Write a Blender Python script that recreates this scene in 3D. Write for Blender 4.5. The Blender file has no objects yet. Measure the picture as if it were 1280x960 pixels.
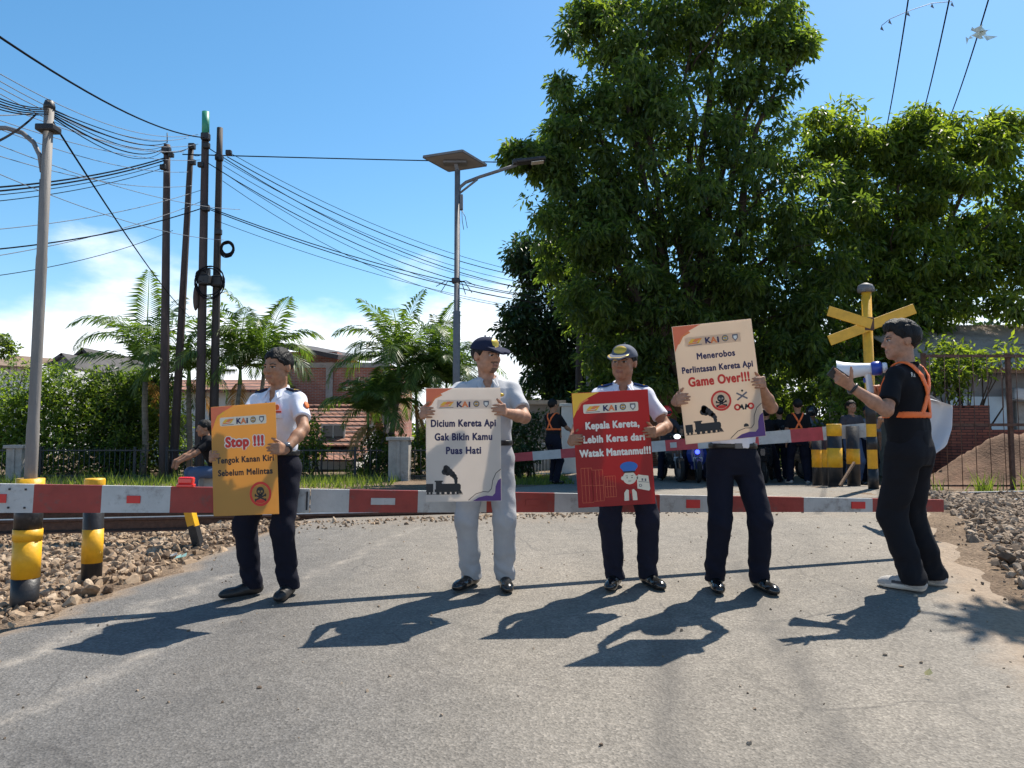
import bpy, bmesh, math, random
import numpy as np
from mathutils import Vector, Matrix, Euler

random.seed(7)
rng = np.random.default_rng(11)
sc = bpy.context.scene
COL = sc.collection
PI = math.pi
R = math.radians

# ------------------------------------------------------------------ camera
F = 928.0                      # focal length in photo pixels (1280 wide)
CZ = 1.16
PITCH = math.atan(60 / F)
cam_d = bpy.data.cameras.new('camera')
cam = bpy.data.objects.new('camera', cam_d)
COL.objects.link(cam)
cam.location = (0, 0, CZ)
cam.rotation_euler = (PI / 2 + PITCH, 0, 0)
cam_d.sensor_width = 36
cam_d.lens = 36 * F / 1280
cam_d.clip_start = 0.05
cam_d.clip_end = 2000
sc.camera = cam

# ------------------------------------------------------------------ sky, sun, exposure
SUN_EL, SUN_AZ = R(57), R(40)          # azimuth measured from +y towards +x
w = bpy.data.worlds.new('World')
sc.world = w
w.use_nodes = True
wn, wl = w.node_tree.nodes, w.node_tree.links
wn.clear()
out = wn.new('ShaderNodeOutputWorld')
bg = wn.new('ShaderNodeBackground')
bg.inputs['Strength'].default_value = 0.088
sky = wn.new('ShaderNodeTexSky')
sky.sky_type = 'NISHITA'
sky.sun_disc = False
sky.sun_elevation = SUN_EL
sky.sun_rotation = SUN_AZ
sky.air_density = 1.0
sky.dust_density = 0.4
sky.ozone_density = 2.5
hsv = wn.new('ShaderNodeHueSaturation')
hsv.inputs['Hue'].default_value = 0.490
hsv.inputs['Saturation'].default_value = 1.24
hsv.inputs['Value'].default_value = 1.24
wl.new(sky.outputs[0], hsv.inputs['Color'])
# low cumulus banks near the horizon
tc = wn.new('ShaderNodeTexCoord')
sep = wn.new('ShaderNodeSeparateXYZ')
wl.new(tc.outputs['Generated'], sep.inputs[0])
mp = wn.new('ShaderNodeMapping')
mp.inputs['Scale'].default_value = (2.6, 2.6, 6.0)
mp.inputs['Location'].default_value = (0.35, 0.2, 0.1)
wl.new(tc.outputs['Generated'], mp.inputs[0])
nz = wn.new('ShaderNodeTexNoise')
nz.inputs['Scale'].default_value = 1.5
nz.inputs['Detail'].default_value = 9
nz.inputs['Roughness'].default_value = 0.55
wl.new(mp.outputs[0], nz.inputs['Vector'])
mr = wn.new('ShaderNodeMapRange')           # altitude: dense below, none above
mr.inputs['From Min'].default_value = 0.03
mr.inputs['From Max'].default_value = 0.34
mr.inputs['To Min'].default_value = 0.40
mr.inputs['To Max'].default_value = -0.30
wl.new(sep.outputs[2], mr.inputs[0])
ad = wn.new('ShaderNodeMath'); ad.operation = 'ADD'
wl.new(nz.outputs[0], ad.inputs[0]); wl.new(mr.outputs[0], ad.inputs[1])
cr = wn.new('ShaderNodeMapRange'); cr.interpolation_type = 'SMOOTHSTEP'
cr.inputs['From Min'].default_value = 0.50
cr.inputs['From Max'].default_value = 0.78
wl.new(ad.outputs[0], cr.inputs[0])
mx = wn.new('ShaderNodeMix'); mx.data_type = 'RGBA'
wl.new(cr.outputs[0], mx.inputs[0])
wl.new(hsv.outputs[0], mx.inputs[6])
mx.inputs[7].default_value = (9.4, 9.8, 10.4, 1)
wl.new(mx.outputs[2], bg.inputs['Color'])
wl.new(bg.outputs[0], out.inputs[0])

sd = bpy.data.lights.new('sun', 'SUN')
sd.energy = 5.0
sd.angle = R(0.5)
sd.color = (1.0, 0.93, 0.82)
sun = bpy.data.objects.new('sun', sd)
COL.objects.link(sun)
sdir = Vector((math.sin(SUN_AZ) * math.cos(SUN_EL), math.cos(SUN_AZ) * math.cos(SUN_EL), math.sin(SUN_EL)))
sun.rotation_euler = sdir.to_track_quat('Z', 'Y').to_euler()
sun.location = sdir * 60

sc.view_settings.view_transform = 'Standard'
sc.view_settings.look = 'None'
sc.view_settings.exposure = 0.75
sc.view_settings.gamma = 1
sc.view_settings.use_curve_mapping = False
sc.render.engine = 'CYCLES'
sc.cycles.use_denoising = True
sc.cycles.max_bounces = 6
sc.cycles.transparent_max_bounces = 8

# ------------------------------------------------------------------ helpers
def P(px, py, Y):
    """Point at depth Y that the photograph shows at pixel (px, py)."""
    dx, dz = (px - 640) / F, (480 - py) / F
    d = Vector((dx, math.cos(PITCH) - dz * math.sin(PITCH), math.sin(PITCH) + dz * math.cos(PITCH)))
    d *= Y / d.y
    return Vector((d.x, Y, CZ + d.z))

def sstep(a, b, x):
    t = np.clip((np.asarray(x, float) - a) / (b - a), 0, 1)
    return t * t * (3 - 2 * t)

def gz(x, y):
    x = np.asarray(x, float); y = np.asarray(y, float)
    base = np.interp(y, [-6, 0, 5.25, 8.5, 11.2, 16, 40, 300], [-.5, -.26, 0, .15, .15, .05, .05, 0])
    cross = .02 * (np.clip(x, -4, 6) + 1.75) * (1 - sstep(11, 16, y))
    drop = -.24 * sstep(-3.0, -4.4, x) * (1 - sstep(9, 13, y)) 
    drop = drop - .06 * sstep(5.4, 6.6, x) * sstep(7, 8, y) * (1 - sstep(11, 13, y))
    return base + cross + drop

def G(x, y):
    return float(gz(x, y))

def ground_at(px, py):
    """Where the pixel's ray meets the ground."""
    lo, hi = 1.5, 60.0
    for _ in range(50):
        m = (lo + hi) / 2
        q = P(px, py, m)
        if q.z > G(q.x, q.y): lo = m
        else: hi = m
    q = P(px, py, lo)
    return Vector((q.x, q.y, G(q.x, q.y)))

def tag(o, label=None, cat=None, group=None, kind=None):
    if label: o['label'] = label
    if cat: o['category'] = cat
    if group: o['group'] = group
    if kind: o['kind'] = kind
    return o

def empty(name, loc=(0, 0, 0), rz=0):
    o = bpy.data.objects.new(name, None)
    o.empty_display_size = .2
    COL.objects.link(o)
    o.location = loc
    o.rotation_euler = (0, 0, rz)
    return o

def link_mesh(name, me, mats=None, parent=None):
    o = bpy.data.objects.new(name, me)
    COL.objects.link(o)
    if mats is not None:
        for m in (mats if isinstance(mats, (list, tuple)) else [mats]):
            me.materials.append(m)
    if parent is not None:
        o.parent = parent
    return o

def np_mesh(name, V, Fc, smooth=False, mi=None):
    """Mesh from numpy verts (n,3) and quads or triangles (m,k)."""
    V = np.asarray(V, np.float32); Fc = np.asarray(Fc, np.int32)
    me = bpy.data.meshes.new(name)
    n, k = Fc.shape
    me.vertices.add(len(V)); me.vertices.foreach_set('co', V.ravel())
    me.loops.add(n * k); me.loops.foreach_set('vertex_index', Fc.ravel())
    me.polygons.add(n)
    me.polygons.foreach_set('loop_start', np.arange(0, n * k, k, dtype=np.int32))
    me.polygons.foreach_set('loop_total', np.full(n, k, np.int32))
    if mi is not None:
        me.polygons.foreach_set('material_index', np.asarray(mi, np.int32))
    me.polygons.foreach_set('use_smooth', np.full(n, smooth, bool))
    me.update(calc_edges=True)
    me.validate()
    return me

class MB:
    """Collects shapes for ONE mesh object."""
    def __init__(self):
        self.v, self.f, self.m, self.s = [], [], [], []
    def add(self, V, Fs, m=0, smooth=False):
        b = len(self.v)
        self.v += [tuple(p) for p in V]
        for f in Fs:
            self.f.append(tuple(i + b for i in f)); self.m.append(m); self.s.append(smooth)
    def box(self, c, s, rot=None, m=0, bev=0.0):
        hx, hy, hz = s[0] / 2, s[1] / 2, s[2] / 2
        M = rot if rot is not None else Matrix.Identity(3)
        c = Vector(c)
        if bev <= 0:
            V = [(-hx, -hy, -hz), (hx, -hy, -hz), (hx, hy, -hz), (-hx, hy, -hz),
                 (-hx, -hy, hz), (hx, -hy, hz), (hx, hy, hz), (-hx, hy, hz)]
            Fs = [(0, 3, 2, 1), (4, 5, 6, 7), (0, 1, 5, 4), (1, 2, 6, 5), (2, 3, 7, 6), (3, 0, 4, 7)]
            self.add([c + M @ Vector(p) for p in V], Fs, m)
            return
        bm = bmesh.new()
        bmesh.ops.create_cube(bm, size=1)
        for v in bm.verts: v.co = Vector((v.co.x * s[0], v.co.y * s[1], v.co.z * s[2]))
        bmesh.ops.bevel(bm, geom=bm.edges[:], offset=bev, segments=2, affect='EDGES', profile=.5)
        bm.verts.index_update()
        self.add([c + M @ v.co for v in bm.verts], [[v.index for v in f.verts] for f in bm.faces], m)
        bm.free()
    def beam(self, a, b, w, h, m=0, bev=0.0, roll=0):
        a, b = Vector(a), Vector(b)
        d = b - a
        q = d.to_track_quat('Z', 'Y').to_matrix() @ Matrix.Rotation(roll, 3, 'Z')
        self.box((a + b) / 2, (w, h, d.length), q, m, bev)
    def tube(self, pts, r, n=8, m=0, cap=True, smooth=True):
        pts = [Vector(p) for p in pts]
        rs = r if isinstance(r, (list, tuple)) else [r] * len(pts)
        V, Fs = [], []
        up = Vector((0, 0, 1))
        pn = None
        for i, p in enumerate(pts):
            t = (pts[min(i + 1, len(pts) - 1)] - pts[max(i - 1, 0)])
            if t.length < 1e-9: t = Vector((0, 0, 1))
            t.normalize()
            if pn is None:
                ref = up if abs(t.z) < .9 else Vector((1, 0, 0))
                u = t.cross(ref).normalized()
            else:
                u = (pn - t * pn.dot(t))
                u = u.normalized() if u.length > 1e-6 else t.cross(Vector((1, 0, 0))).normalized()
            pn = u
            v = t.cross(u)
            for k in range(n):
                a = 2 * PI * k / n
                V.append(p + (u * math.cos(a) + v * math.sin(a)) * rs[i])
        for i in range(len(pts) - 1):
            for k in range(n):
                k2 = (k + 1) % n
                Fs.append((i * n + k, i * n + k2, (i + 1) * n + k2, (i + 1) * n + k))
        self.add(V, Fs, m, smooth)
        if cap:
            b = len(self.v) - len(V)
            self.f.append(tuple(b + k for k in reversed(range(n)))); self.m.append(m); self.s.append(False)
            e = b + (len(pts) - 1) * n
            self.f.append(tuple(e + k for k in range(n))); self.m.append(m); self.s.append(False)
    def lathe(self, prof, c=(0, 0, 0), n=20, rot=None, m=0, smooth=True):
        """prof: list of (radius, z); axis z turned by rot."""
        M = rot if rot is not None else Matrix.Identity(3)
        c = Vector(c)
        V, Fs = [], []
        for (r, z) in prof:
            for k in range(n):
                a = 2 * PI * k / n
                V.append(c + M @ Vector((r * math.cos(a), r * math.sin(a), z)))
        for i in range(len(prof) - 1):
            for k in range(n):
                k2 = (k + 1) % n
                Fs.append((i * n + k, i * n + k2, (i + 1) * n + k2, (i + 1) * n + k))
        Fs.append(tuple(reversed(range(n))))
        Fs.append(tuple((len(prof) - 1) * n + k for k in range(n)))
        self.add(V, Fs, m, smooth)
    def prism(self, poly, y0, y1, m=0, M=None, c=(0, 0, 0)):
        """poly: (x,z) outline counter-clockwise seen from -y; extruded from y0 (front) to y1."""
        M = M if M is not None else Matrix.Identity(3)
        c = Vector(c)
        n = len(poly)
        V = [c + M @ Vector((x, y0, z)) for x, z in poly] + [c + M @ Vector((x, y1, z)) for x, z in poly]
        Fs = [tuple(range(n)), tuple(reversed(range(n, 2 * n)))]
        for k in range(n):
            k2 = (k + 1) % n
            Fs.append((k, n + k, n + k2, k2))
        self.add(V, Fs, m)
    def sphere(self, c, r, m=0, nu=12, nv=8, rot=None):
        r = r if isinstance(r, (list, tuple)) else (r, r, r)
        M = rot if rot is not None else Matrix.Identity(3)
        c = Vector(c); V, Fs = [], []
        for j in range(nv + 1):
            ph = PI * j / nv
            for k in range(nu):
                a = 2 * PI * k / nu
                V.append(c + M @ Vector((r[0] * math.sin(ph) * math.cos(a), r[1] * math.sin(ph) * math.sin(a), -r[2] * math.cos(ph))))
        for j in range(nv):
            for k in range(nu):
                k2 = (k + 1) % nu
                Fs.append((j * nu + k, j * nu + k2, (j + 1) * nu + k2, (j + 1) * nu + k))
        self.add(V, Fs, m, True)
    def mesh(self, name):
        me = bpy.data.meshes.new(name)
        me.from_pydata(self.v, [], self.f)
        me.polygons.foreach_set('material_index', self.m)
        me.polygons.foreach_set('use_smooth', self.s)
        me.update()
        return me
    def build(self, name, mats, parent=None):
        return link_mesh(name, self.mesh(name), mats, parent)

def copy_tree(o, parent=None):
    c = o.copy(); COL.objects.link(c)
    if parent is not None: c.parent = parent
    for ch in [x for x in bpy.data.objects if x.parent == o]:
        copy_tree(ch, c)
    return c

# ------------------------------------------------------------------ materials
def _nodes(name):
    m = bpy.data.materials.new(name)
    m.use_nodes = True
    nt = m.node_tree
    b = nt.nodes['Principled BSDF']
    return m, nt.nodes, nt.links, b

def mat(name, col, rough=.7, var=.15, nscale=6, bump=0, bscale=40, metal=0, spec=.4, dirt=None, coat=0, sheen=0, stretch=None):
    m, n, l, b = _nodes(name)
    b.inputs['Roughness'].default_value = rough
    b.inputs['Metallic'].default_value = metal
    b.inputs['Specular IOR Level'].default_value = spec
    if coat: b.inputs['Coat Weight'].default_value = coat
    if sheen: b.inputs['Sheen Weight'].default_value = sheen
    t = n.new('ShaderNodeTexCoord')
    mpn = n.new('ShaderNodeMapping')
    l.new(t.outputs['Object'], mpn.inputs[0])
    if stretch: mpn.inputs['Scale'].default_value = stretch
    z = n.new('ShaderNodeTexNoise')
    z.inputs['Scale'].default_value = nscale
    z.inputs['Detail'].default_value = 6
    z.inputs['Roughness'].default_value = .65
    l.new(mpn.outputs[0], z.inputs['Vector'])
    r = n.new('ShaderNodeValToRGB')
    c1 = [max(0, c * (1 - var)) for c in col[:3]] + [1]
    c2 = [min(1, c * (1 + var)) for c in col[:3]] + [1]
    r.color_ramp.elements[0].color = c1; r.color_ramp.elements[0].position = .3
    r.color_ramp.elements[1].color = c2; r.color_ramp.elements[1].position = .7
    l.new(z.outputs[0], r.inputs[0])
    src = r.outputs[0]
    if dirt:
        z2 = n.new('ShaderNodeTexNoise'); z2.inputs['Scale'].default_value = dirt[1]; z2.inputs['Detail'].default_value = 8
        z2.inputs['Roughness'].default_value = .7
        l.new(mpn.outputs[0], z2.inputs['Vector'])
        mrr = n.new('ShaderNodeMapRange'); mrr.inputs['From Min'].default_value = dirt[2]; mrr.inputs['From Max'].default_value = dirt[2] + .15
        l.new(z2.outputs[0], mrr.inputs[0])
        mm = n.new('ShaderNodeMix'); mm.data_type = 'RGBA'
        l.new(mrr.outputs[0], mm.inputs[0]); l.new(src, mm.inputs[6]); mm.inputs[7].default_value = (*dirt[0], 1)
        src = mm.outputs[2]
    l.new(src, b.inputs['Base Color'])
    if bump:
        zb = n.new('ShaderNodeTexNoise'); zb.inputs['Scale'].default_value = bscale; zb.inputs['Detail'].default_value = 5
        l.new(mpn.outputs[0], zb.inputs['Vector'])
        bp = n.new('ShaderNodeBump'); bp.inputs['Strength'].default_value = bump; bp.inputs['Distance'].default_value = .02
        l.new(zb.outputs[0], bp.inputs['Height']); l.new(bp.outputs[0], b.inputs['Normal'])
    return m

def leaf_mat(name, c1, c2, trans=.45, tcol=None, rough=.45):
    m, n, l, b = _nodes(name)
    g = n.new('ShaderNodeNewGeometry')
    r = n.new('ShaderNodeValToRGB')
    r.color_ramp.elements[0].color = (*c1, 1); r.color_ramp.elements[1].color = (*c2, 1)
    l.new(g.outputs['Random Per Island'], r.inputs[0])
    l.new(r.outputs[0], b.inputs['Base Color'])
    b.inputs['Roughness'].default_value = rough
    b.inputs['Specular IOR Level'].default_value = .35
    tr = n.new('ShaderNodeBsdfTranslucent')
    mm = n.new('ShaderNodeMix'); mm.data_type = 'RGBA'; mm.blend_type = 'MULTIPLY'; mm.inputs[0].default_value = 1
    l.new(r.outputs[0], mm.inputs[6]); mm.inputs[7].default_value = (*(tcol or (2.4, 2.3, .7)), 1)
    l.new(mm.outputs[2], tr.inputs[0])
    mix = n.new('ShaderNodeMixShader'); mix.inputs[0].default_value = trans
    l.new(b.outputs[0], mix.inputs[1]); l.new(tr.outputs[0], mix.inputs[2])
    o = [x for x in n if x.type == 'OUTPUT_MATERIAL'][0]
    l.new(mix.outputs[0], o.inputs[0])
    return m

def brick_mat(name, c1, c2, mortar, bw=.22, bh=.065, ms=.012, axes='xz', bump=.5):
    m, n, l, b = _nodes(name)
    t = n.new('ShaderNodeTexCoord'); s = n.new('ShaderNodeSeparateXYZ'); c = n.new('ShaderNodeCombineXYZ')
    l.new(t.outputs['Object'], s.inputs[0])
    if axes == 'xz':
        ad_ = n.new('ShaderNodeMath'); ad_.operation = 'ADD'
        l.new(s.outputs[0], ad_.inputs[0]); l.new(s.outputs[1], ad_.inputs[1])
        l.new(ad_.outputs[0], c.inputs[0])
    else:
        l.new(s.outputs[0], c.inputs[0])
    l.new(s.outputs[2 if axes == 'xz' else 1], c.inputs[1])
    br = n.new('ShaderNodeTexBrick')
    br.inputs['Scale'].default_value = 1
    br.inputs['Color1'].default_value = (*c1, 1); br.inputs['Color2'].default_value = (*c2, 1); br.inputs['Mortar'].default_value = (*mortar, 1)
    br.inputs['Brick Width'].default_value = bw; br.inputs['Row Height'].default_value = bh; br.inputs['Mortar Size'].default_value = ms
    l.new(c.outputs[0], br.inputs['Vector'])
    z = n.new('ShaderNodeTexNoise'); z.inputs['Scale'].default_value = 2.5; z.inputs['Detail'].default_value = 8
    l.new(t.outputs['Object'], z.inputs['Vector'])
    mm = n.new('ShaderNodeMix'); mm.data_type = 'RGBA'; mm.blend_type = 'MULTIPLY'; mm.inputs[0].default_value = .6
    rp = n.new('ShaderNodeValToRGB'); rp.color_ramp.elements[0].color = (.45, .42, .4, 1); rp.color_ramp.elements[0].position = .3
    rp.color_ramp.elements[1].position = .7
    l.new(z.outputs[0], rp.inputs[0])
    l.new(br.outputs[0], mm.inputs[6]); l.new(rp.outputs[0], mm.inputs[7])
    l.new(mm.outputs[2], b.inputs['Base Color'])
    b.inputs['Roughness'].default_value = .9
    bp = n.new('ShaderNodeBump'); bp.inputs['Strength'].default_value = bump; bp.inputs['Distance'].default_value = .01; bp.invert = True
    l.new(br.outputs['Fac'], bp.inputs['Height']); l.new(bp.outputs[0], b.inputs['Normal'])
    return m

M = {}
M['steel'] = mat('galvanised_steel', (.13, .13, .135), .6, .25, 8, .15, 30, 0, dirt=((.20, .13, .08), 3, .62))
M['pole_dark'] = mat('tarred_pole', (.035, .028, .026), .75, .4, 5, .4, 20, dirt=((.09, .06, .05), 3, .55), stretch=(1, 1, .2))
M['pole_brown'] = mat('rusty_pole', (.05, .035, .032), .75, .4, 5, .4, 20, dirt=((.11, .07, .055), 3, .55), stretch=(1, 1, .2))
M['pole_tan'] = mat('weathered_metal_pole', (.19, .175, .16), .7, .3, 6, .3, 30, dirt=((.10, .08, .07), 2.5, .55), stretch=(1, 1, .15))
M['pole_grey'] = mat('concrete_pole', (.22, .20, .18), .8, .3, 6, .4, 30, dirt=((.10, .08, .07), 2.5, .55), stretch=(1, 1, .15))
M['black_paint'] = mat('black_paint', (.018, .018, .02), .45, .5, 6, .15, 30, dirt=((.10, .09, .08), 9, .60))
M['yellow_paint'] = mat('yellow_paint', (.68, .36, .015), .45, .2, 7, .15, 30, dirt=((.20, .13, .05), 10, .62))
M['yellow_sign'] = mat('yellow_sign_paint', (.66, .36, .03), .45, .15, 6, .1, 30, dirt=((.30, .18, .06), 14, .63))
M['red_paint'] = mat('red_paint', (.27, .035, .026), .5, .22, 6, .15, 30, dirt=((.16, .06, .05), 9, .555))
M['white_paint'] = mat('white_paint', (.43, .43, .42), .5, .12, 6, .15, 30, dirt=((.22, .20, .18), 8, .555))
M['reflector'] = mat('red_reflector', (.55, .02, .02), .3, .1)
M['red_lamp'] = mat('red_lamp_plastic', (.75, .02, .015), .2, .05, coat=.5)
M['rail'] = mat('rusty_rail', (.075, .04, .028), .65, .35, 20, .3, 60, .2)
M['rail_head'] = mat('polished_rail', (.45, .43, .40), .3, .15, 20, 0, 40, .8)
M['wire'] = mat('cable_sheath', (.015, .015, .017), .9, .2, spec=0)
M['wire_grey'] = mat('bare_cable', (.10, .11, .13), .6, .2)
M['iron'] = mat('iron_fence_paint', (.03, .032, .035), .6, .3, 10, .2)
M['rust'] = mat('rusty_iron', (.10, .055, .04), .8, .4, 14, .4, 60)
M['concrete'] = mat('weathered_concrete', (.33, .31, .28), .9, .25, 3, .4, 25, dirt=((.12, .11, .10), 2.4, .55))
M['plaster_white'] = mat('white_plaster', (.62, .62, .60), .9, .12, 2, .2, 20, dirt=((.35, .33, .30), 2, .6))
M['plaster_blue'] = mat('pale_blue_plaster', (.48, .56, .60), .9, .12, 2, .2, 20, dirt=((.35, .33, .30), 2, .6))
M['plaster_grey'] = mat('grey_plaster', (.22, .22, .22), .9, .2, 2, .3, 20, dirt=((.12, .11, .10), 2, .6))
M['glass_dark'] = mat('window_glass', (.02, .025, .03), .12, .1)
M['wood'] = mat('wood', (.20, .12, .07), .75, .3, 5, .3, 30, stretch=(6, 6, .6))
M['bark'] = mat('bark', (.055, .04, .03), .95, .45, 5, .9, 18, stretch=(1, 1, .35))
M['palm_trunk'] = mat('palm_trunk', (.17, .15, .12), .9, .35, 5, .8, 12, stretch=(.4, .4, 3))
M['palm_green'] = mat('palm_crownshaft', (.10, .20, .04), .5, .25, 5)
M['leaf_big'] = leaf_mat('broad_leaves', (.026, .054, .022), (.092, .138, .036), .55, (3.1, 2.8, .8))
M['leaf_big2'] = leaf_mat('broad_leaves_yellowish', (.034, .066, .020), (.125, .175, .034), .55, (3.1, 2.8, .75))
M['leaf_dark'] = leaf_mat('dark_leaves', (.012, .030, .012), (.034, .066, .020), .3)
M['leaf_hedge'] = leaf_mat('hedge_leaves', (.045, .085, .020), (.15, .215, .05), .5)
M['leaf_palm'] = leaf_mat('palm_leaflets', (.030, .065, .018), (.10, .16, .045), .4)
M['leaf_dead'] = leaf_mat('dry_palm_leaflets', (.25, .15, .05), (.40, .26, .10), .3, (1.2, 1.0, .7))
M['grass'] = leaf_mat('grass_blades', (.07, .11, .025), (.17, .23, .06), .4)
M['corrugated'] = mat('corrugated_sheet', (.40, .345, .30), .7, .35, 1.2, .2, 20, dirt=((.12, .07, .05), 1.2, .55))
M['roof_dark'] = mat('dark_roof', (.055, .05, .05), .8, .3, 2, .3, 20)
M['roof_brown'] = mat('brown_roof', (.22, .15, .10), .8, .3, 2, .3, 20)
M['brick'] = brick_mat('red_brickwork', (.50, .155, .09), (.36, .10, .065), (.36, .30, .25))
M['brick_dark'] = brick_mat('dark_brickwork', (.16, .06, .045), (.12, .045, .035), (.14, .11, .10))
M['brick_stack'] = brick_mat('stacked_bricks', (.30, .10, .06), (.20, .065, .045), (.06, .03, .025), .2, .055, .008)
M['tile_roof'] = brick_mat('clay_tiles', (.42, .20, .13), (.27, .125, .085), (.06, .035, .03), .22, .16, .022, bump=1)
M['blue_tarp'] = mat('blue_tarpaulin', (.02, .06, .30), .5, .25, 5, .4, 12)
# ------------------------------------------------------------------ ground
def ground_mat():
    m, n, l, b = _nodes('dry_ground')
    t = n.new('ShaderNodeTexCoord')
    z = n.new('ShaderNodeTexNoise'); z.inputs['Scale'].default_value = 1.3; z.inputs['Detail'].default_value = 10; z.inputs['Roughness'].default_value = .7
    l.new(t.outputs['Object'], z.inputs['Vector'])
    r = n.new('ShaderNodeValToRGB')
    r.color_ramp.elements[0].color = (.11, .075, .05, 1); r.color_ramp.elements[0].position = .3
    r.color_ramp.elements[1].color = (.29, .215, .15, 1); r.color_ramp.elements[1].position = .72
    l.new(z.outputs[0], r.inputs[0])
    z2 = n.new('ShaderNodeTexNoise'); z2.inputs['Scale'].default_value = 45; z2.inputs['Detail'].default_value = 6
    l.new(t.outputs['Object'], z2.inputs['Vector'])
    r2 = n.new('ShaderNodeValToRGB'); r2.color_ramp.elements[0].color = (.45, .45, .45, 1); r2.color_ramp.elements[0].position = .35
    r2.color_ramp.elements[1].color = (1.25, 1.25, 1.25, 1); r2.color_ramp.elements[1].position = .65
    l.new(z2.outputs[0], r2.inputs[0])
    mm = n.new('ShaderNodeMix'); mm.data_type = 'RGBA'; mm.blend_type = 'MULTIPLY'; mm.inputs[0].default_value = .8
    l.new(r.outputs[0], mm.inputs[6]); l.new(r2.outputs[0], mm.inputs[7])
    l.new(mm.outputs[2], b.inputs['Base Color'])
    b.inputs['Roughness'].default_value = .95; b.inputs['Specular IOR Level'].default_value = .15
    bp = n.new('ShaderNodeBump'); bp.inputs['Strength'].default_value = .9; bp.inputs['Distance'].default_value = .03
    l.new(z2.outputs[0], bp.inputs['Height']); l.new(bp.outputs[0], b.inputs['Normal'])
    return m

def grid_coords(lo, a, b, hi, fine, ratio=1.35):
    xs = list(np.arange(a, b + 1e-6, fine))
    s = fine; x = a
    while x > lo:
        s *= ratio; x -= s; xs.insert(0, x)
    s = fine; x = xs[-1]
    while x < hi:
        s *= ratio; x += s; xs.append(x)
    return np.array(xs)

gx = grid_coords(-400, -8, 9, 400, .16)
gy = grid_coords(-8, 1.0, 15, 900, .16)
XX, YY = np.meshgrid(gx, gy, indexing='ij')
ZZ = gz(XX, YY)
bumpz = .02 * np.sin(XX * 3.1 + YY * 1.7) * np.sin(YY * 2.3 - XX * .8) + rng.normal(0, .006, XX.shape)
offroad = np.where((XX < -3.3) | (XX > 3.2), 1, 0)
ZZ = ZZ + bumpz * offroad * (YY < 20)
nxg, nyg = len(gx), len(gy)
idx = np.arange(nxg * nyg).reshape(nxg, nyg)
Fq = np.stack([idx[:-1, :-1], idx[1:, :-1], idx[1:, 1:], idx[:-1, 1:]], -1).reshape(-1, 4)
go = link_mesh('ground', np_mesh('ground', np.stack([XX, YY, ZZ], -1).reshape(-1, 3), Fq, True), ground_mat())
tag(go, kind='structure')

# ------------------------------------------------------------------ road
def road_edges(y):
    xl = np.interp(y, [-6, 3, 5, 7, 9, 11, 16, 30, 60], [-4.2, -3.65, -3.15, -2.85, -2.55, -1.6, .8, 3.0, 6.0])
    xr = np.interp(y, [-6, 1, 3, 5, 7, 9, 12, 16, 30, 60], [2.0, 2.4, 2.75, 3.35, 4.15, 5.1, 6.3, 7.6, 10, 14])
    return xl, xr

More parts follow.
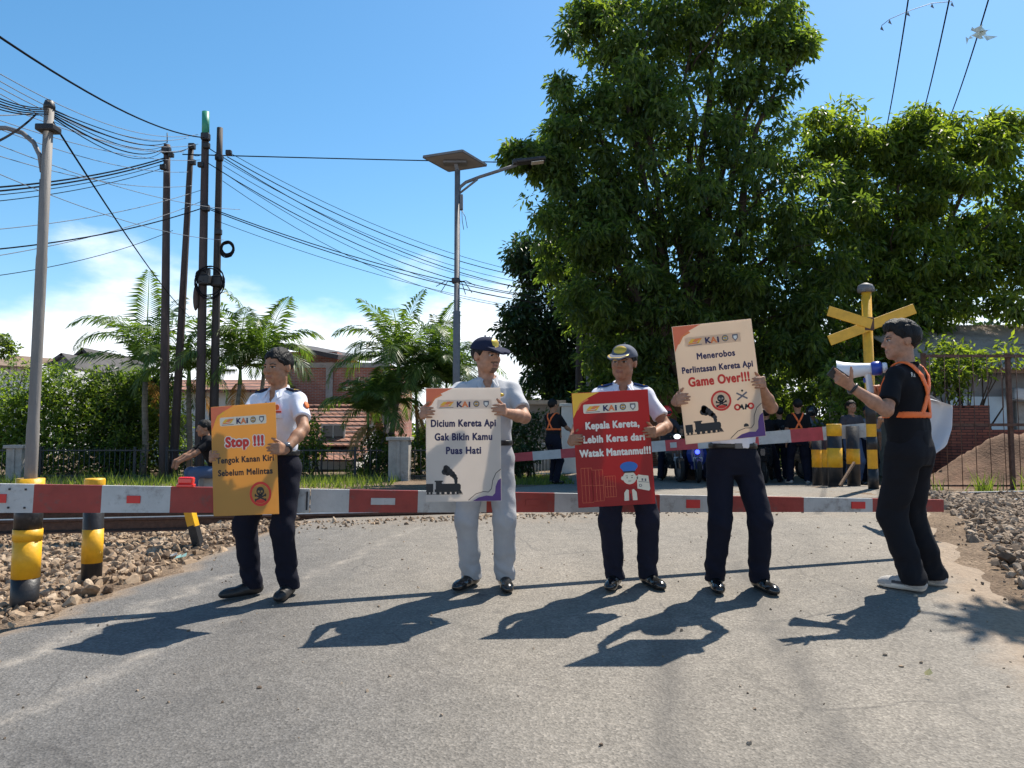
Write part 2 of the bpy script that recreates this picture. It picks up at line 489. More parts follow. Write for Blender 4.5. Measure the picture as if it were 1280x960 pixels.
def road_mat():
    m, n, l, b = _nodes('worn_asphalt')
    t = n.new('ShaderNodeTexCoord')
    def noise(scale, det=6, rough=.6, stretch=None):
        z = n.new('ShaderNodeTexNoise'); z.inputs['Scale'].default_value = scale; z.inputs['Detail'].default_value = det; z.inputs['Roughness'].default_value = rough
        if stretch:
            q = n.new('ShaderNodeMapping'); q.inputs['Scale'].default_value = stretch
            l.new(t.outputs['Object'], q.inputs[0]); l.new(q.outputs[0], z.inputs['Vector'])
        else: l.new(t.outputs['Object'], z.inputs['Vector'])
        return z.outputs[0]
    def ramp(src, stops):
        r = n.new('ShaderNodeValToRGB')
        e = r.color_ramp.elements
        while len(e) < len(stops): e.new(.5)
        for k, (p, c) in enumerate(stops):
            e[k].position = p; e[k].color = (c, c, c, 1) if not isinstance(c, tuple) else (*c, 1)
        l.new(src, r.inputs[0]); return r.outputs[0]
    def mixc(f, a, c, mode='MIX'):
        x = n.new('ShaderNodeMix'); x.data_type = 'RGBA'; x.blend_type = mode
        if isinstance(f, float): x.inputs[0].default_value = f
        else: l.new(f, x.inputs[0])
        for k, s in ((6, a), (7, c)):
            if isinstance(s, tuple): x.inputs[k].default_value = (*s, 1)
            else: l.new(s, x.inputs[k])
        return x.outputs[2]
    big = noise(.55, 8, .65, (1, .45, 1))
    base = ramp(big, [(.3, (.155, .140, .120)), (.7, (.232, .206, .172))])
    at = n.new('ShaderNodeAttribute'); at.attribute_name = 'lane'
    cold = ramp(noise(1.1, 8, .65, (1, .4, 1)), [(.3, (.092, .089, .087)), (.7, (.150, .142, .132))])
    lane_n = n.new('ShaderNodeMath'); lane_n.operation = 'ADD'; lane_n.use_clamp = True
    nn = n.new('ShaderNodeMapRange'); nn.inputs['To Min'].default_value = -.35; nn.inputs['To Max'].default_value = .35
    l.new(noise(2.2, 8, .7, (1, .5, 1)), nn.inputs[0])
    l.new(at.outputs['Fac'], lane_n.inputs[0]); l.new(nn.outputs[0], lane_n.inputs[1])
    c = mixc(lane_n.outputs[0], base, cold)
    # aggregate: fine light and dark stones
    vo = n.new('ShaderNodeTexVoronoi'); vo.inputs['Scale'].default_value = 95
    l.new(t.outputs['Object'], vo.inputs['Vector'])
    sepc = n.new('ShaderNodeSeparateColor'); l.new(vo.outputs['Color'], sepc.inputs[0])
    c = mixc(.55, c, ramp(sepc.outputs[0], [(.0, .45), (.35, .88), (.7, 1.05), (1, 1.6)]), 'MULTIPLY')
    c = mixc(.6, c, ramp(noise(60, 5, .7), [(.3, .6), (.5, 1.0), (.72, 1.35)]), 'MULTIPLY')
    c = mixc(.6, c, ramp(noise(7, 8, .7), [(.3, .68), (.55, 1.0), (.75, 1.25)]), 'MULTIPLY')
    # fine cracks
    cn = n.new('ShaderNodeTexNoise'); cn.inputs['Scale'].default_value = 1.6; cn.inputs['Detail'].default_value = 6
    l.new(t.outputs['Object'], cn.inputs['Vector'])
    cv = n.new('ShaderNodeMix'); cv.data_type = 'RGBA'; cv.inputs[0].default_value = .28
    l.new(t.outputs['Object'], cv.inputs[6]); l.new(cn.outputs['Color'], cv.inputs[7])
    ve = n.new('ShaderNodeTexVoronoi'); ve.feature = 'DISTANCE_TO_EDGE'; ve.inputs['Scale'].default_value = 1.1
    l.new(cv.outputs[2], ve.inputs['Vector'])
    ck = n.new('ShaderNodeMapRange'); ck.inputs['From Min'].default_value = .0; ck.inputs['From Max'].default_value = .010; ck.inputs['To Min'].default_value = .55; ck.inputs['To Max'].default_value = 0
    l.new(ve.outputs['Distance'], ck.inputs[0])
    cm2 = n.new('ShaderNodeMath'); cm2.operation = 'MULTIPLY'; l.new(ck.outputs[0], cm2.inputs[0]); l.new(ramp(noise(.9, 3, .5), [(.48, 0.0), (.60, 1.0)]), cm2.inputs[1])
    c = mixc(cm2.outputs[0], c, (.045, .042, .04))
    # oil spots and tar smears
    c = mixc(ramp(noise(3.3, 4, .5), [(.68, 0.0), (.76, .45)]), c, (.06, .057, .055))
    # worn wheel tracks, oil drips, dusty pale scrapes
    tr = n.new('ShaderNodeAttribute'); tr.attribute_name = 'track'
    c = mixc(tr.outputs['Fac'], c, (.07, .065, .06))
    scr = n.new('ShaderNodeMath'); scr.operation = 'MULTIPLY'
    sa = n.new('ShaderNodeAttribute'); sa.attribute_name = 'scrape'
    l.new(sa.outputs['Fac'], scr.inputs[0]); l.new(ramp(noise(9, 9, .75), [(.38, 0.0), (.62, 1.0)]), scr.inputs[1])
    c = mixc(scr.outputs[0], c, (.42, .37, .31))
    ds = n.new('ShaderNodeAttribute'); ds.attribute_name = 'dust'
    dn = n.new('ShaderNodeMath'); dn.operation = 'ADD'; dn.use_clamp = True
    d2 = n.new('ShaderNodeMapRange'); d2.inputs['To Min'].default_value = -.5; d2.inputs['To Max'].default_value = .5
    l.new(noise(6, 9, .75), d2.inputs[0])
    dm = n.new('ShaderNodeMath'); dm.operation = 'MULTIPLY_ADD'; dm.inputs[1].default_value = 1.7; dm.inputs[2].default_value = -.25
    l.new(ds.outputs['Fac'], dm.inputs[0])
    l.new(dm.outputs[0], dn.inputs[0]); l.new(d2.outputs[0], dn.inputs[1])
    dirt = ramp(noise(30, 6, .7), [(.3, (.16, .115, .078)), (.7, (.31, .235, .165))])
    c = mixc(dn.outputs[0], c, dirt)
    l.new(c, b.inputs['Base Color'])
    b.inputs['Roughness'].default_value = .78; b.inputs['Specular IOR Level'].default_value = .28
    bp = n.new('ShaderNodeBump'); bp.inputs['Strength'].default_value = .55; bp.inputs['Distance'].default_value = .006
    l.new(vo.outputs['Distance'], bp.inputs['Height'])
    bp2 = n.new('ShaderNodeBump'); bp2.inputs['Strength'].default_value = .35; bp2.inputs['Distance'].default_value = .02
    l.new(noise(25, 6, .7), bp2.inputs['Height']); l.new(bp.outputs[0], bp2.inputs['Normal'])
    l.new(bp2.outputs[0], b.inputs['Normal'])
    return m

ry = np.concatenate([np.arange(-6, 16, .12), np.arange(16, 61, 1.0)])
nu = 72
xl, xr = road_edges(ry)
jl = np.convolve(rng.normal(0, .06, len(ry)), np.ones(2) / 2, 'same'); jr = np.convolve(rng.normal(0, .06, len(ry)), np.ones(2) / 2, 'same')
xl = xl + jl; xr = xr + jr
U = np.linspace(0, 1, nu)
RX = xl[:, None] + (xr - xl)[:, None] * U[None]
RY = np.repeat(ry[:, None], nu, 1)
RZ = gz(RX, RY) + .018
edge = np.minimum(RX - xl[:, None], xr[:, None] - RX)
RZ = RZ - .045 * (1 - sstep(0, .30, edge))
ri = np.arange(len(ry) * nu).reshape(len(ry), nu)
Fq = np.stack([ri[:-1, :-1], ri[:-1, 1:], ri[1:, 1:], ri[1:, :-1]], -1).reshape(-1, 4)
rme = np_mesh('road', np.stack([RX, RY, RZ], -1).reshape(-1, 3), Fq, True)
def set_attr(me, name, arr):
    a = me.attributes.new(name, 'FLOAT', 'POINT'); a.data.foreach_set('value', np.asarray(arr, np.float32).ravel())
dl = RX - xl[:, None]; dr = xr[:, None] - RX
dust = np.maximum((1 - sstep(.0, .5, dl)) , (1 - sstep(.05, .85, dr)))
dust = np.maximum(dust, .30 * sstep(7.2, 8.6, RY) * (1 - sstep(10, 12, RY)))
set_attr(rme, 'dust', dust)
set_attr(rme, 'lane', (1 - sstep(-2.4, .1, RX + (RY - 5.2) * .30)) * (1 - .5 * sstep(2, 4.2, 5 - RX * .2 - RY)))
g_ = lambda c, s: np.exp(-((RX - c) / s) ** 2)
track = .55 * g_(.62 + (RY - 3) * .19, .085) * sstep(5.2, 4.0, RY) + .55 * g_(1.28 + (RY - 3) * .165, .07) * (1 - sstep(5.5, 7.2, RY)) + .18 * g_(1.9 + (RY - 3) * .2, .10)
track = track + .14 * g_(-1.6 + (RY - 3) * .05, .3) + .16 * np.exp(-((RY - 4.28 - .02 * RX) / .05) ** 2) * (RX > .4)
set_attr(rme, 'track', np.clip(track, 0, .6))
scr = .75 * np.exp(-((RX - (xr[:, None] - .42)) / .12) ** 2) * (RY < 5) + .5 * np.exp(-((RX - (xl[:, None] + .72)) / .07) ** 2) * (RY < 6)
scr = scr + .45 * np.exp(-((RX - (-1.75 + (RY - 5) * .25)) / .05) ** 2) * (RY < 8)
set_attr(rme, 'scrape', np.clip(scr, 0, 1))
tag(link_mesh('road', rme, road_mat()), kind='structure')

# ------------------------------------------------------------------ railway track
def rail_y(x): return 8.99 + .1004 * x
RA = math.atan(.1004)
def rail_z(x): return .175 + .0105 * (x + 5.8)
for k, off in enumerate((0, 1.08)):
    m = MB()
    prof = [(-.065, -.16), (.065, -.16), (.065, -.145), (.012, -.125), (.012, -.04), (.036, -.03), (.036, -.004), (-.036, -.004), (-.036, -.03), (-.012, -.04), (-.012, -.125), (-.065, -.145)]
    xs = np.linspace(-30, 30, 13)
    nP = len(prof); V = []; Fs = []
    for x in xs:
        c = Vector((x, rail_y(x) + off, rail_z(np.clip(x, -9, 9))))
        for (a, h) in prof: V.append(c + Vector((-math.sin(RA) * a, math.cos(RA) * a, h)))
    for i in range(len(xs) - 1):
        for j in range(nP):
            j2 = (j + 1) % nP
            Fs.append((i * nP + j, (i + 1) * nP + j, (i + 1) * nP + j2, i * nP + j2))
    m.add(V, Fs, 0)
    V2 = []; Fs2 = []
    for x in xs:
        c = Vector((x, rail_y(x) + off, rail_z(np.clip(x, -9, 9))))
        for a, h in ((-.034, -.0035), (-.026, .004), (.026, .004), (.034, -.0035)): V2.append(c + Vector((-math.sin(RA) * a, math.cos(RA) * a, h)))
    for i in range(len(xs) - 1):
        for j in range(3): Fs2.append((i * 4 + j, (i + 1) * 4 + j, (i + 1) * 4 + j + 1, i * 4 + j + 1))
    ro = m.build('railway_rail', M['rail'])
    h = MB(); h.add(V2, Fs2, 0); h.build('running_surface', M['rail_head'], ro)
    tag(ro, ['rusty rail nearer the camera, just behind the striped barrier arm', 'rusty rail on the far side of the track, nearer the fences'][k], 'rail', 'rails of the level crossing')
# ------------------------------------------------------------------ loose stones
bm_ = bmesh.new(); bmesh.ops.create_icosphere(bm_, subdivisions=2, radius=1)
ICO_V = np.array([v.co[:] for v in bm_.verts]); ICO_F = np.array([[v.index for v in f.verts] for f in bm_.faces]); bm_.free()
def stones(name, pts, sizes, mats, label, cat, sink=.25):
    n = len(pts)
    V0 = np.repeat(ICO_V[None], n, 0)
    for _ in range(12):                      # chip flat facets off each stone
        nn = rng.normal(size=(n, 1, 3)); nn /= np.linalg.norm(nn, axis=2, keepdims=True)
        dd = (V0 * nn).sum(2, keepdims=True) - rng.uniform(.38, .80, (n, 1, 1))
        V0 = V0 - np.maximum(dd, 0) * nn
    V0 = V0 * 1.4
    V0 = V0 * (sizes[:, None, None] * rng.uniform(.6, 1.35, (n, 1, 3)) * np.array([1, 1, .72]))
    q = rng.normal(size=(n, 4)); q /= np.linalg.norm(q, axis=1)[:, None]
    a, b, c, d = q.T
    Rm = np.stack([np.stack([1 - 2 * (c * c + d * d), 2 * (b * c - a * d), 2 * (b * d + a * c)], -1),
                   np.stack([2 * (b * c + a * d), 1 - 2 * (b * b + d * d), 2 * (c * d - a * b)], -1),
                   np.stack([2 * (b * d - a * c), 2 * (c * d + a * b), 1 - 2 * (b * b + c * c)], -1)], 1)
    V = np.einsum('nij,nkj->nki', Rm, V0) + pts[:, None, :]
    Fc = ICO_F[None] + (np.arange(n) * len(ICO_V))[:, None, None]
    me = np_mesh(name, V.reshape(-1, 3), Fc.reshape(-1, 3), False)
    return tag(link_mesh(name, me, mats), label, cat, kind='stuff')

def stone_mat(name, cols):
    m, n, l, b = _nodes(name)
    g = n.new('ShaderNodeNewGeometry'); r = n.new('ShaderNodeValToRGB')
    e = r.color_ramp.elements
    while len(e) < len(cols): e.new(.5)
    for k, c in enumerate(cols): e[k].position = k / (len(cols) - 1); e[k].color = (*c, 1)
    l.new(g.outputs['Random Per Island'], r.inputs[0])
    t = n.new('ShaderNodeTexCoord'); z = n.new('ShaderNodeTexNoise'); z.inputs['Scale'].default_value = 40; z.inputs['Detail'].default_value = 5
    l.new(t.outputs['Object'], z.inputs['Vector'])
    mm = n.new('ShaderNodeMix'); mm.data_type = 'RGBA'; mm.blend_type = 'MULTIPLY'; mm.inputs[0].default_value = .7
    rp = n.new('ShaderNodeValToRGB'); rp.color_ramp.elements[0].color = (.5, .48, .45, 1); rp.color_ramp.elements[0].position = .3; rp.color_ramp.elements[1].position = .65
    l.new(z.outputs[0], rp.inputs[0]); l.new(r.outputs[0], mm.inputs[6]); l.new(rp.outputs[0], mm.inputs[7])
    l.new(mm.outputs[2], b.inputs['Base Color']); b.inputs['Roughness'].default_value = .9; b.inputs['Specular IOR Level'].default_value = .25
    return m
M['ballast'] = stone_mat('ballast_stone', [(.11, .075, .052), (.32, .225, .145), (.42, .31, .21), (.24, .165, .11), (.52, .41, .30)])
M['ballast_grey'] = stone_mat('broken_stone', [(.12, .085, .06), (.30, .225, .16), (.38, .29, .21), (.22, .16, .115), (.46, .37, .28)])

def scatter_left(n):
    pts = []
    while len(pts) < n:
        y = 3.6 + 6.6 * rng.random() ** .8; x = -9 + 7.0 * rng.random()
        if y > rail_y(x) + 2.3: continue
        xl_, _ = road_edges(np.array([y]))
        d = xl_[0] - x
        if d < -.25 + .3 * rng.random(): continue
        if x < P(-40, 700, y).x: continue
        if d < .35 and rng.random() > .35: continue
        pts.append((x, y))
    return np.array(pts)
p2 = scatter_left(11000)
pts = np.c_[p2, gz(p2[:, 0], p2[:, 1]) + rng.uniform(-.01, .03, len(p2))]
sz = np.minimum(rng.lognormal(math.log(.022), .42, len(p2)), .055)
stones('ballast', pts, sz, M['ballast'], 'brown and beige ballast stones left of the road along the rails', 'ballast')
def scatter_right(n):
    pts = []
    while len(pts) < n:
        y = 3.2 + 7.6 * rng.random(); x = 2.2 + 7.5 * rng.random()
        _, xr_ = road_edges(np.array([y]))
        d = x - xr_[0] - .12
        if d < rng.random() * .5 - .1: continue
        if x > P(1330, 700, y).x or y > rail_y(x) + 2.2: continue
        pts.append((x, y))
    return np.array(pts)
p2 = scatter_right(6500)
pts = np.c_[p2, gz(p2[:, 0], p2[:, 1]) + rng.uniform(-.01, .035, len(p2))]
sz = np.minimum(rng.lognormal(math.log(.021), .45, len(p2)), .05)
stones('broken_stone_verge', pts, sz, M['ballast_grey'], 'grey and brown broken stones right of the road beside the rails', 'gravel')
# grit and pebbles dropped on the asphalt
n = 520
y = 2.4 + 7 * rng.random(n); xl_, xr_ = road_edges(y)
u = rng.beta(.45, .45, n); x = xl_ + (xr_ - xl_) * u
pts = np.c_[x, y, gz(x, y) + .02]
stones('road_grit', pts, np.minimum(rng.lognormal(math.log(.006), .45, n), .012), M['ballast_grey'], 'loose grit and pebbles scattered over the asphalt', 'grit')
# white dust and stone line where the road meets the rails
n = 900
x = rng.uniform(-2.6, 5.2, n); y = rail_y(x) - .35 - np.abs(rng.normal(0, .22, n))
pts = np.c_[x, y, gz(x, y) + .022]
stones('crushed_stone', pts, rng.lognormal(math.log(.012), .38, n), M['ballast'], 'small crushed stones along the near rail on the road', 'gravel')

# ------------------------------------------------------------------ grass
def grass_patch(name, pts, h0, label, matk='grass'):
    n = len(pts)
    a = rng.uniform(0, 2 * PI, n); hh = h0 * rng.lognormal(0, .35, n); lean = rng.normal(0, .35, (n, 2))
    wv = np.stack([np.cos(a), np.sin(a), 0 * a], 1) * .010
    tip = pts + np.stack([lean[:, 0] * hh, lean[:, 1] * hh, hh], 1)
    V = np.stack([pts - wv, pts + wv, tip], 1).reshape(-1, 3)
    return tag(link_mesh(name, np_mesh(name, V, np.arange(n * 3).reshape(-1, 3)), M[matk]), label, 'grass', kind='stuff')
n = 5200
x = rng.uniform(-12.5, -2.5, n); y = rng.uniform(14.2, 17.6, n)
keep = (np.sin(x * 1.3) + np.sin(x * 3.7 + y) + rng.normal(0, 1, n)) > -.6
x, y = x[keep], y[keep]
grass_patch('grass', np.c_[x, y, gz(x, y)], .16, 'sunlit strip of rough green grass at the foot of the iron fence')
n = 1500
x = rng.uniform(.0, 1.3, n); y = rng.uniform(15.5, 18.5, n)
grass_patch('grass', np.c_[x, y, gz(x, y)], .09, 'small patch of short grass beside the road beyond the crossing')
n = 260
x = rng.uniform(6.6, 9.5, n); y = 11.3 + rng.normal(0, .12, n)
x = np.round(x * 1.4) / 1.4 + rng.normal(0, .08, n)
grass_patch('grass', np.c_[x, y, gz(x, y)], .22, 'thin weeds at the foot of the wire mesh fence')
# ------------------------------------------------------------------ foliage
def leaf_cloud(C, per, rad, L, W, droop=.35, out_from=None, flat=.75):
    """Quads for leaves scattered round cluster centres C."""
    n = len(C) * per
    base = np.repeat(C, per, 0)
    off = rng.normal(0, 1, (n, 3)); off /= np.linalg.norm(off, axis=1)[:, None]
    off *= (rng.random(n) ** .5)[:, None] * rad
    off[:, 2] *= flat
    p = base + off
    d = off / (rad) * .9 + rng.normal(0, .45, (n, 3)); d[:, 2] -= droop
    d /= np.linalg.norm(d, axis=1)[:, None] + 1e-9
    up = rng.normal(0, .5, (n, 3)) + np.array([0, 0, 1.0])
    s = np.cross(d, up); s /= np.linalg.norm(s, axis=1)[:, None] + 1e-9
    nn = np.cross(s, d)
    ll = (L * rng.uniform(.65, 1.3, n))[:, None]; ww = (W * rng.uniform(.7, 1.25, n))[:, None]
    a = p; t = p + d * ll - nn * ll * .12
    l_ = p + d * ll * .45 + s * ww * .5 + nn * ww * .12; r_ = p + d * ll * .45 - s * ww * .5 + nn * ww * .12
    V = np.stack([a, r_, t, l_], 1).reshape(-1, 3)
    return V, np.arange(n * 4).reshape(-1, 4)

def blob_clusters(blobs, density, shell=2.4, cull=-.75):
    """blobs: (px,py,rpx,depth,depth_radius) -> cluster centres, biased to the outside of each blob."""
    out = []
    for (px, py, rp, d, rd) in blobs:
        c = P(px, py, d); r = rp * d / F
        rv = rd if rd else r
        n = max(6, int(density * r * rv))
        v = rng.normal(0, 1, (n, 3)); v /= np.linalg.norm(v, axis=1)[:, None]
        rr = rng.random(n) ** (1 / shell)
        rr = rr * (1 + .16 * np.sin(v[:, 0] * 5 + v[:, 2] * 7 + px) ) 
        out.append(np.array(c) + v * rr[:, None] * np.array([r, rv, r]))
    C = np.concatenate(out)
    v = (np.sin(C[:, 0] * 2.3 + 1.1) * np.sin(C[:, 2] * 2.6 + .4) + np.sin(C[:, 1] * 2.1 + C[:, 2] * 1.3) * .7 + np.sin(C[:, 0] * 5.1 + C[:, 2] * 4.3) * .5)
    return C[v > cull]

def limb(m, a, b, r0, r1, wob=.12, n=6, sag=.0):
    a, b = Vector(a), Vector(b); L = (b - a).length
    pts = []; rs = []
    for i in range(n + 1):
        t = i / n
        q = a.lerp(b, t)
        k = math.sin(PI * t) * wob * L
        q += Vector((rng.normal(0, .3) * k, rng.normal(0, .3) * k, (t - t * t) * L * sag))
        pts.append(q); rs.append(r0 + (r1 - r0) * t ** .8)
    m.tube(pts, rs, 7)

def tree(label, base, fork, blobs, leaf, per=26, dens=26, rad=.42, L=.2, W=.085, r0=.22, name='broadleaf_tree', group=None, droop=.55, shell=2.0, cat='tree', spray=10, cull=-.12):
    t = empty(name, base)
    tag(t, label, cat, group)
    base = Vector(base)
    m = MB()
    fork = Vector(fork)
    pts = [base + Vector((0, 0, -.1)), base + Vector((.02, 0, .3)), base.lerp(fork, .55) + Vector((.1, 0, 0)), fork]
    m.tube([p - base for p in pts], [r0 * 1.35, r0 * 1.05, r0 * .9, r0 * .75], 10)
    m.build('trunk', M['bark'], t)
    lm = MB()
    for (px, py, rp, d, rd) in blobs:
        c = P(px, py, d)
        j = fork.lerp(base, rng.uniform(0, .25))
        mid = j.lerp(c, .55) + Vector((0, 0, .12 * (c - j).length))
        limb(lm, j - base, mid - base, r0 * .5, r0 * .28, .12, 5)
        limb(lm, mid - base, c - base, r0 * .28, r0 * .07, .15, 4)
        for k in range(3):
            e = c + Vector(rng.normal(0, 1, 3)).normalized() * rp * d / F * .8
            limb(lm, mid.lerp(c, .6) - base, e - base, r0 * .12, .012, .2, 4)
    lm.build('limbs', M['bark'], t)
    small = []
    for (px, py, rp, d, rd) in blobs:
        for k in range(spray):
            a = rng.uniform(0, 2 * PI); q = rng.uniform(.8, 1.12)
            small.append((px + math.cos(a) * rp * q, py - math.sin(a) * rp * q, rng.uniform(5, 13), d + rng.normal(0, rd * .5), .3))
    C = blob_clusters(blobs, dens, shell, cull)
    if small: C = np.concatenate([C, blob_clusters(small, dens * 2.2, 1.5, -9)])
    core = [(px, py, rp * .68, d, (rd or .5) * .68) for (px, py, rp, d, rd) in blobs]
    C = np.concatenate([C, blob_clusters(core, dens * 1.0, 1.6, -9)])
    C = C - np.array(base)
    V, Fc = leaf_cloud(C, per, rad, L, W, droop)
    link_mesh('crown', np_mesh('crown', V, Fc), M[leaf], t)
    return t

# the big broadleaf tree
big = [(862, 30, 100, 18.5, 2.2), (905, -40, 110, 18.5, 2.2), (775, 62, 62, 18.2, 1.4), (735, 24, 20, 18, .6), (722, 128, 34, 17.8, .9), (808, 140, 105, 18.5, 2.2), (930, 100, 58, 18.6, 1.5), (968, 30, 36, 18.6, 1), (995, 58, 14, 18.6, .5),
       (745, 190, 62, 18.2, 1.6), (690, 206, 20, 17.6, .6), (648, 196, 8, 17.5, .3), (726, 262, 40, 18, 1.2), (770, 280, 110, 18.4, 2.4), (880, 240, 130, 18.5, 2.6),
       (965, 200, 70, 18.5, 1.5), (985, 290, 90, 18.7, 2), (738, 330, 50, 18.6, 1.5), (812, 385, 112, 18.6, 2.2), (910, 375, 110, 18.8, 2.2), (1000, 385, 80, 18.8, 1.8), (765, 400, 50, 18.8, 1.4), (795, 455, 50, 19, 1.2), (880, 450, 60, 19, 1.3), (960, 440, 60, 19, 1.2), (1020, 440, 50, 19, 1.2), (770, 490, 36, 19.5, 1)]
tree('tall broad crowned leafy tree behind the cream poster, largest tree in view', ground_at(868, 600) , P(866, 470, 19.0), big, 'leaf_big', per=26, dens=36, rad=.29, L=.20, W=.078, r0=.30)
right = [(1090, 250, 70, 19.7, 1.6), (1060, 195, 38, 19.6, 1), (1040, 160, 26, 19.6, .7), (1165, 235, 66, 19.5, 1.5), (1148, 165, 20, 19.4, .5), (1215, 185, 42, 19.4, 1), (1258, 168, 24, 19.2, .6), (1275, 250, 60, 19.4, 1.4),
         (1110, 330, 90, 19.7, 2), (1200, 330, 90, 19.6, 2), (1290, 330, 60, 19.4, 1.4), (1060, 320, 60, 20.0, 1.4), (1100, 400, 60, 19.8, 1.4), (1160, 375, 40, 19.6, 1.2), (1240, 345, 40, 19.4, 1.1), (1125, 195, 26, 19.4, .6)]
tree('leafy tree behind the yellow crossing sign with lighter yellowish leaves', (P(1125, 590, 20.2).x, 20.2, .05), P(1120, 430, 20.0), right, 'leaf_big2', per=26, dens=36, rad=.30, L=.21, W=.080, r0=.22)
dark = [(690, 405, 46, 26, 1.6), (655, 412, 24, 25.5, .9), (712, 340, 52, 26, 1.6), (668, 322, 22, 25.5, .8), (722, 448, 46, 26, 1.4), (700, 470, 30, 26, 1), (765, 430, 60, 26.5, 1.8), (735, 490, 34, 26.5, 1), (815, 470, 50, 26.5, 1.5), (785, 500, 40, 26.5, 1)]
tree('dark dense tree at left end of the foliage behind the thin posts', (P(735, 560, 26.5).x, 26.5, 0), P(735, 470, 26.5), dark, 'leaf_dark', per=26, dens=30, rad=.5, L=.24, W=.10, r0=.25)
deep = [(900, 440, 90, 30, 2.5), (1000, 430, 90, 30, 2.5), (1090, 430, 90, 30, 2.5), (840, 420, 70, 30, 2.2)]
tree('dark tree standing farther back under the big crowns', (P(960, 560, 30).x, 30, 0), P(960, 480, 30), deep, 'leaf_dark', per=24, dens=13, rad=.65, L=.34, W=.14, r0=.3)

def bush(label, blobs, leaf, per=24, dens=40, rad=.26, L=.12, W=.055, name='leafy_bush', group=None, droop=.1):
    c0 = P(blobs[0][0], blobs[0][1], blobs[0][3])
    base = Vector((c0.x, c0.y, G(c0.x, c0.y)))
    t = empty(name, base); tag(t, label, 'bush', group)
    m = MB()
    for (px, py, rp, d, rd) in blobs:
        c = P(px, py, d)
        for k in range(3):
            e = c + Vector(rng.normal(0, .4, 3)) * rp * d / F
            limb(m, Vector((rng.normal(0, .12), rng.normal(0, .1), -.05)), e - base, .03, .008, .12, 5)
    m.build('stems', M['bark'], t)
    C = blob_clusters(blobs, dens * 1.5, 2.0, -1.35) - np.array(base)
    C = C[C[:, 2] > .02]
    V, Fc = leaf_cloud(C, per, rad, L, W, droop)
    link_mesh('foliage', np_mesh('foliage', V, Fc), M[leaf], t)
    return t
bush('bright green bush left of the crossing sign behind the crowd', [(985, 465, 50, 21, 1), (955, 505, 44, 20.5, .8), (1015, 510, 44, 20.5, .8), (935, 470, 30, 20.6, .6), (985, 540, 50, 20.6, .8), (930, 530, 40, 20.7, .7)], 'leaf_hedge', dens=40, L=.14)
bush('sunlit bush with yellow-green leaves beside the crossing sign post', [(1050, 480, 26, 16.5, .6), (1075, 500, 26, 16.5, .6), (1040, 515, 20, 16.4, .5), (1075, 465, 20, 16.6, .5)], 'leaf_hedge', dens=46, L=.15, W=.07)
bush('leafy shrub behind the wire fence below the corrugated roof', [(1205, 462, 26, 15, .6), (1180, 478, 24, 15, .5), (1160, 462, 26, 15, .5), (1228, 446, 22, 15, .5), (1190, 440, 22, 15, .5), (1255, 440, 16, 15, .4)], 'leaf_big2', dens=44, L=.15, W=.06)
bush('dense light green hedge bush at left edge behind the iron fence', [(20, 500, 48, 19, 1.2), (60, 490, 44, 19, 1.1), (25, 560, 50, 19, 1.2), (75, 550, 50, 19, 1.2), (-20, 530, 50, 19, 1.2), (100, 520, 34, 19.2, 1)], 'leaf_hedge', dens=60, L=.13, W=.06)
bush('darker round shrub behind the fence left of the four dark posts', [(140, 530, 46, 19.5, 1.2), (180, 545, 46, 19.5, 1.2), (150, 575, 42, 19, 1.1), (120, 490, 30, 19.6, .8), (200, 510, 32, 19.8, .8), (170, 490, 26, 19.8, .8)], 'leaf_big', dens=60, L=.13, W=.06)
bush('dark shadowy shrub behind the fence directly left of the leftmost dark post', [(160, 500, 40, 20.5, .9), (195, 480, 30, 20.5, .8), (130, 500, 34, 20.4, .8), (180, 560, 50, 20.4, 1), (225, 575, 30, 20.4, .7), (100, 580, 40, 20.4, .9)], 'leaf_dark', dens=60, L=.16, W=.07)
bush('low leafy shrub beside the tiled house', [(395, 560, 20, 18.5, .5), (380, 535, 20, 18.6, .5), (372, 575, 24, 18.4, .6)], 'leaf_big', dens=60, L=.14)
bush('dark garden shrub behind the fence under the middle palms', [(455, 585, 24, 18.6, .6), (480, 570, 26, 19, .7), (515, 575, 26, 19, .7), (540, 560, 30, 19, .8), (470, 548, 18, 19, .5)], 'leaf_big', dens=60, L=.13)
bush('dark shrub at the roadside right of the grey uniformed man', [(655, 555, 24, 17.5, .6), (645, 580, 20, 17.4, .5), (668, 530, 16, 17.6, .5), (640, 530, 16, 17.6, .5)], 'leaf_dark', dens=70, L=.14)
bush('small round tree top at the far left edge', [(0, 432, 14, 33, .7), (10, 440, 9, 33, .5)], 'leaf_big', dens=40, L=.2, W=.1, name='small_tree')
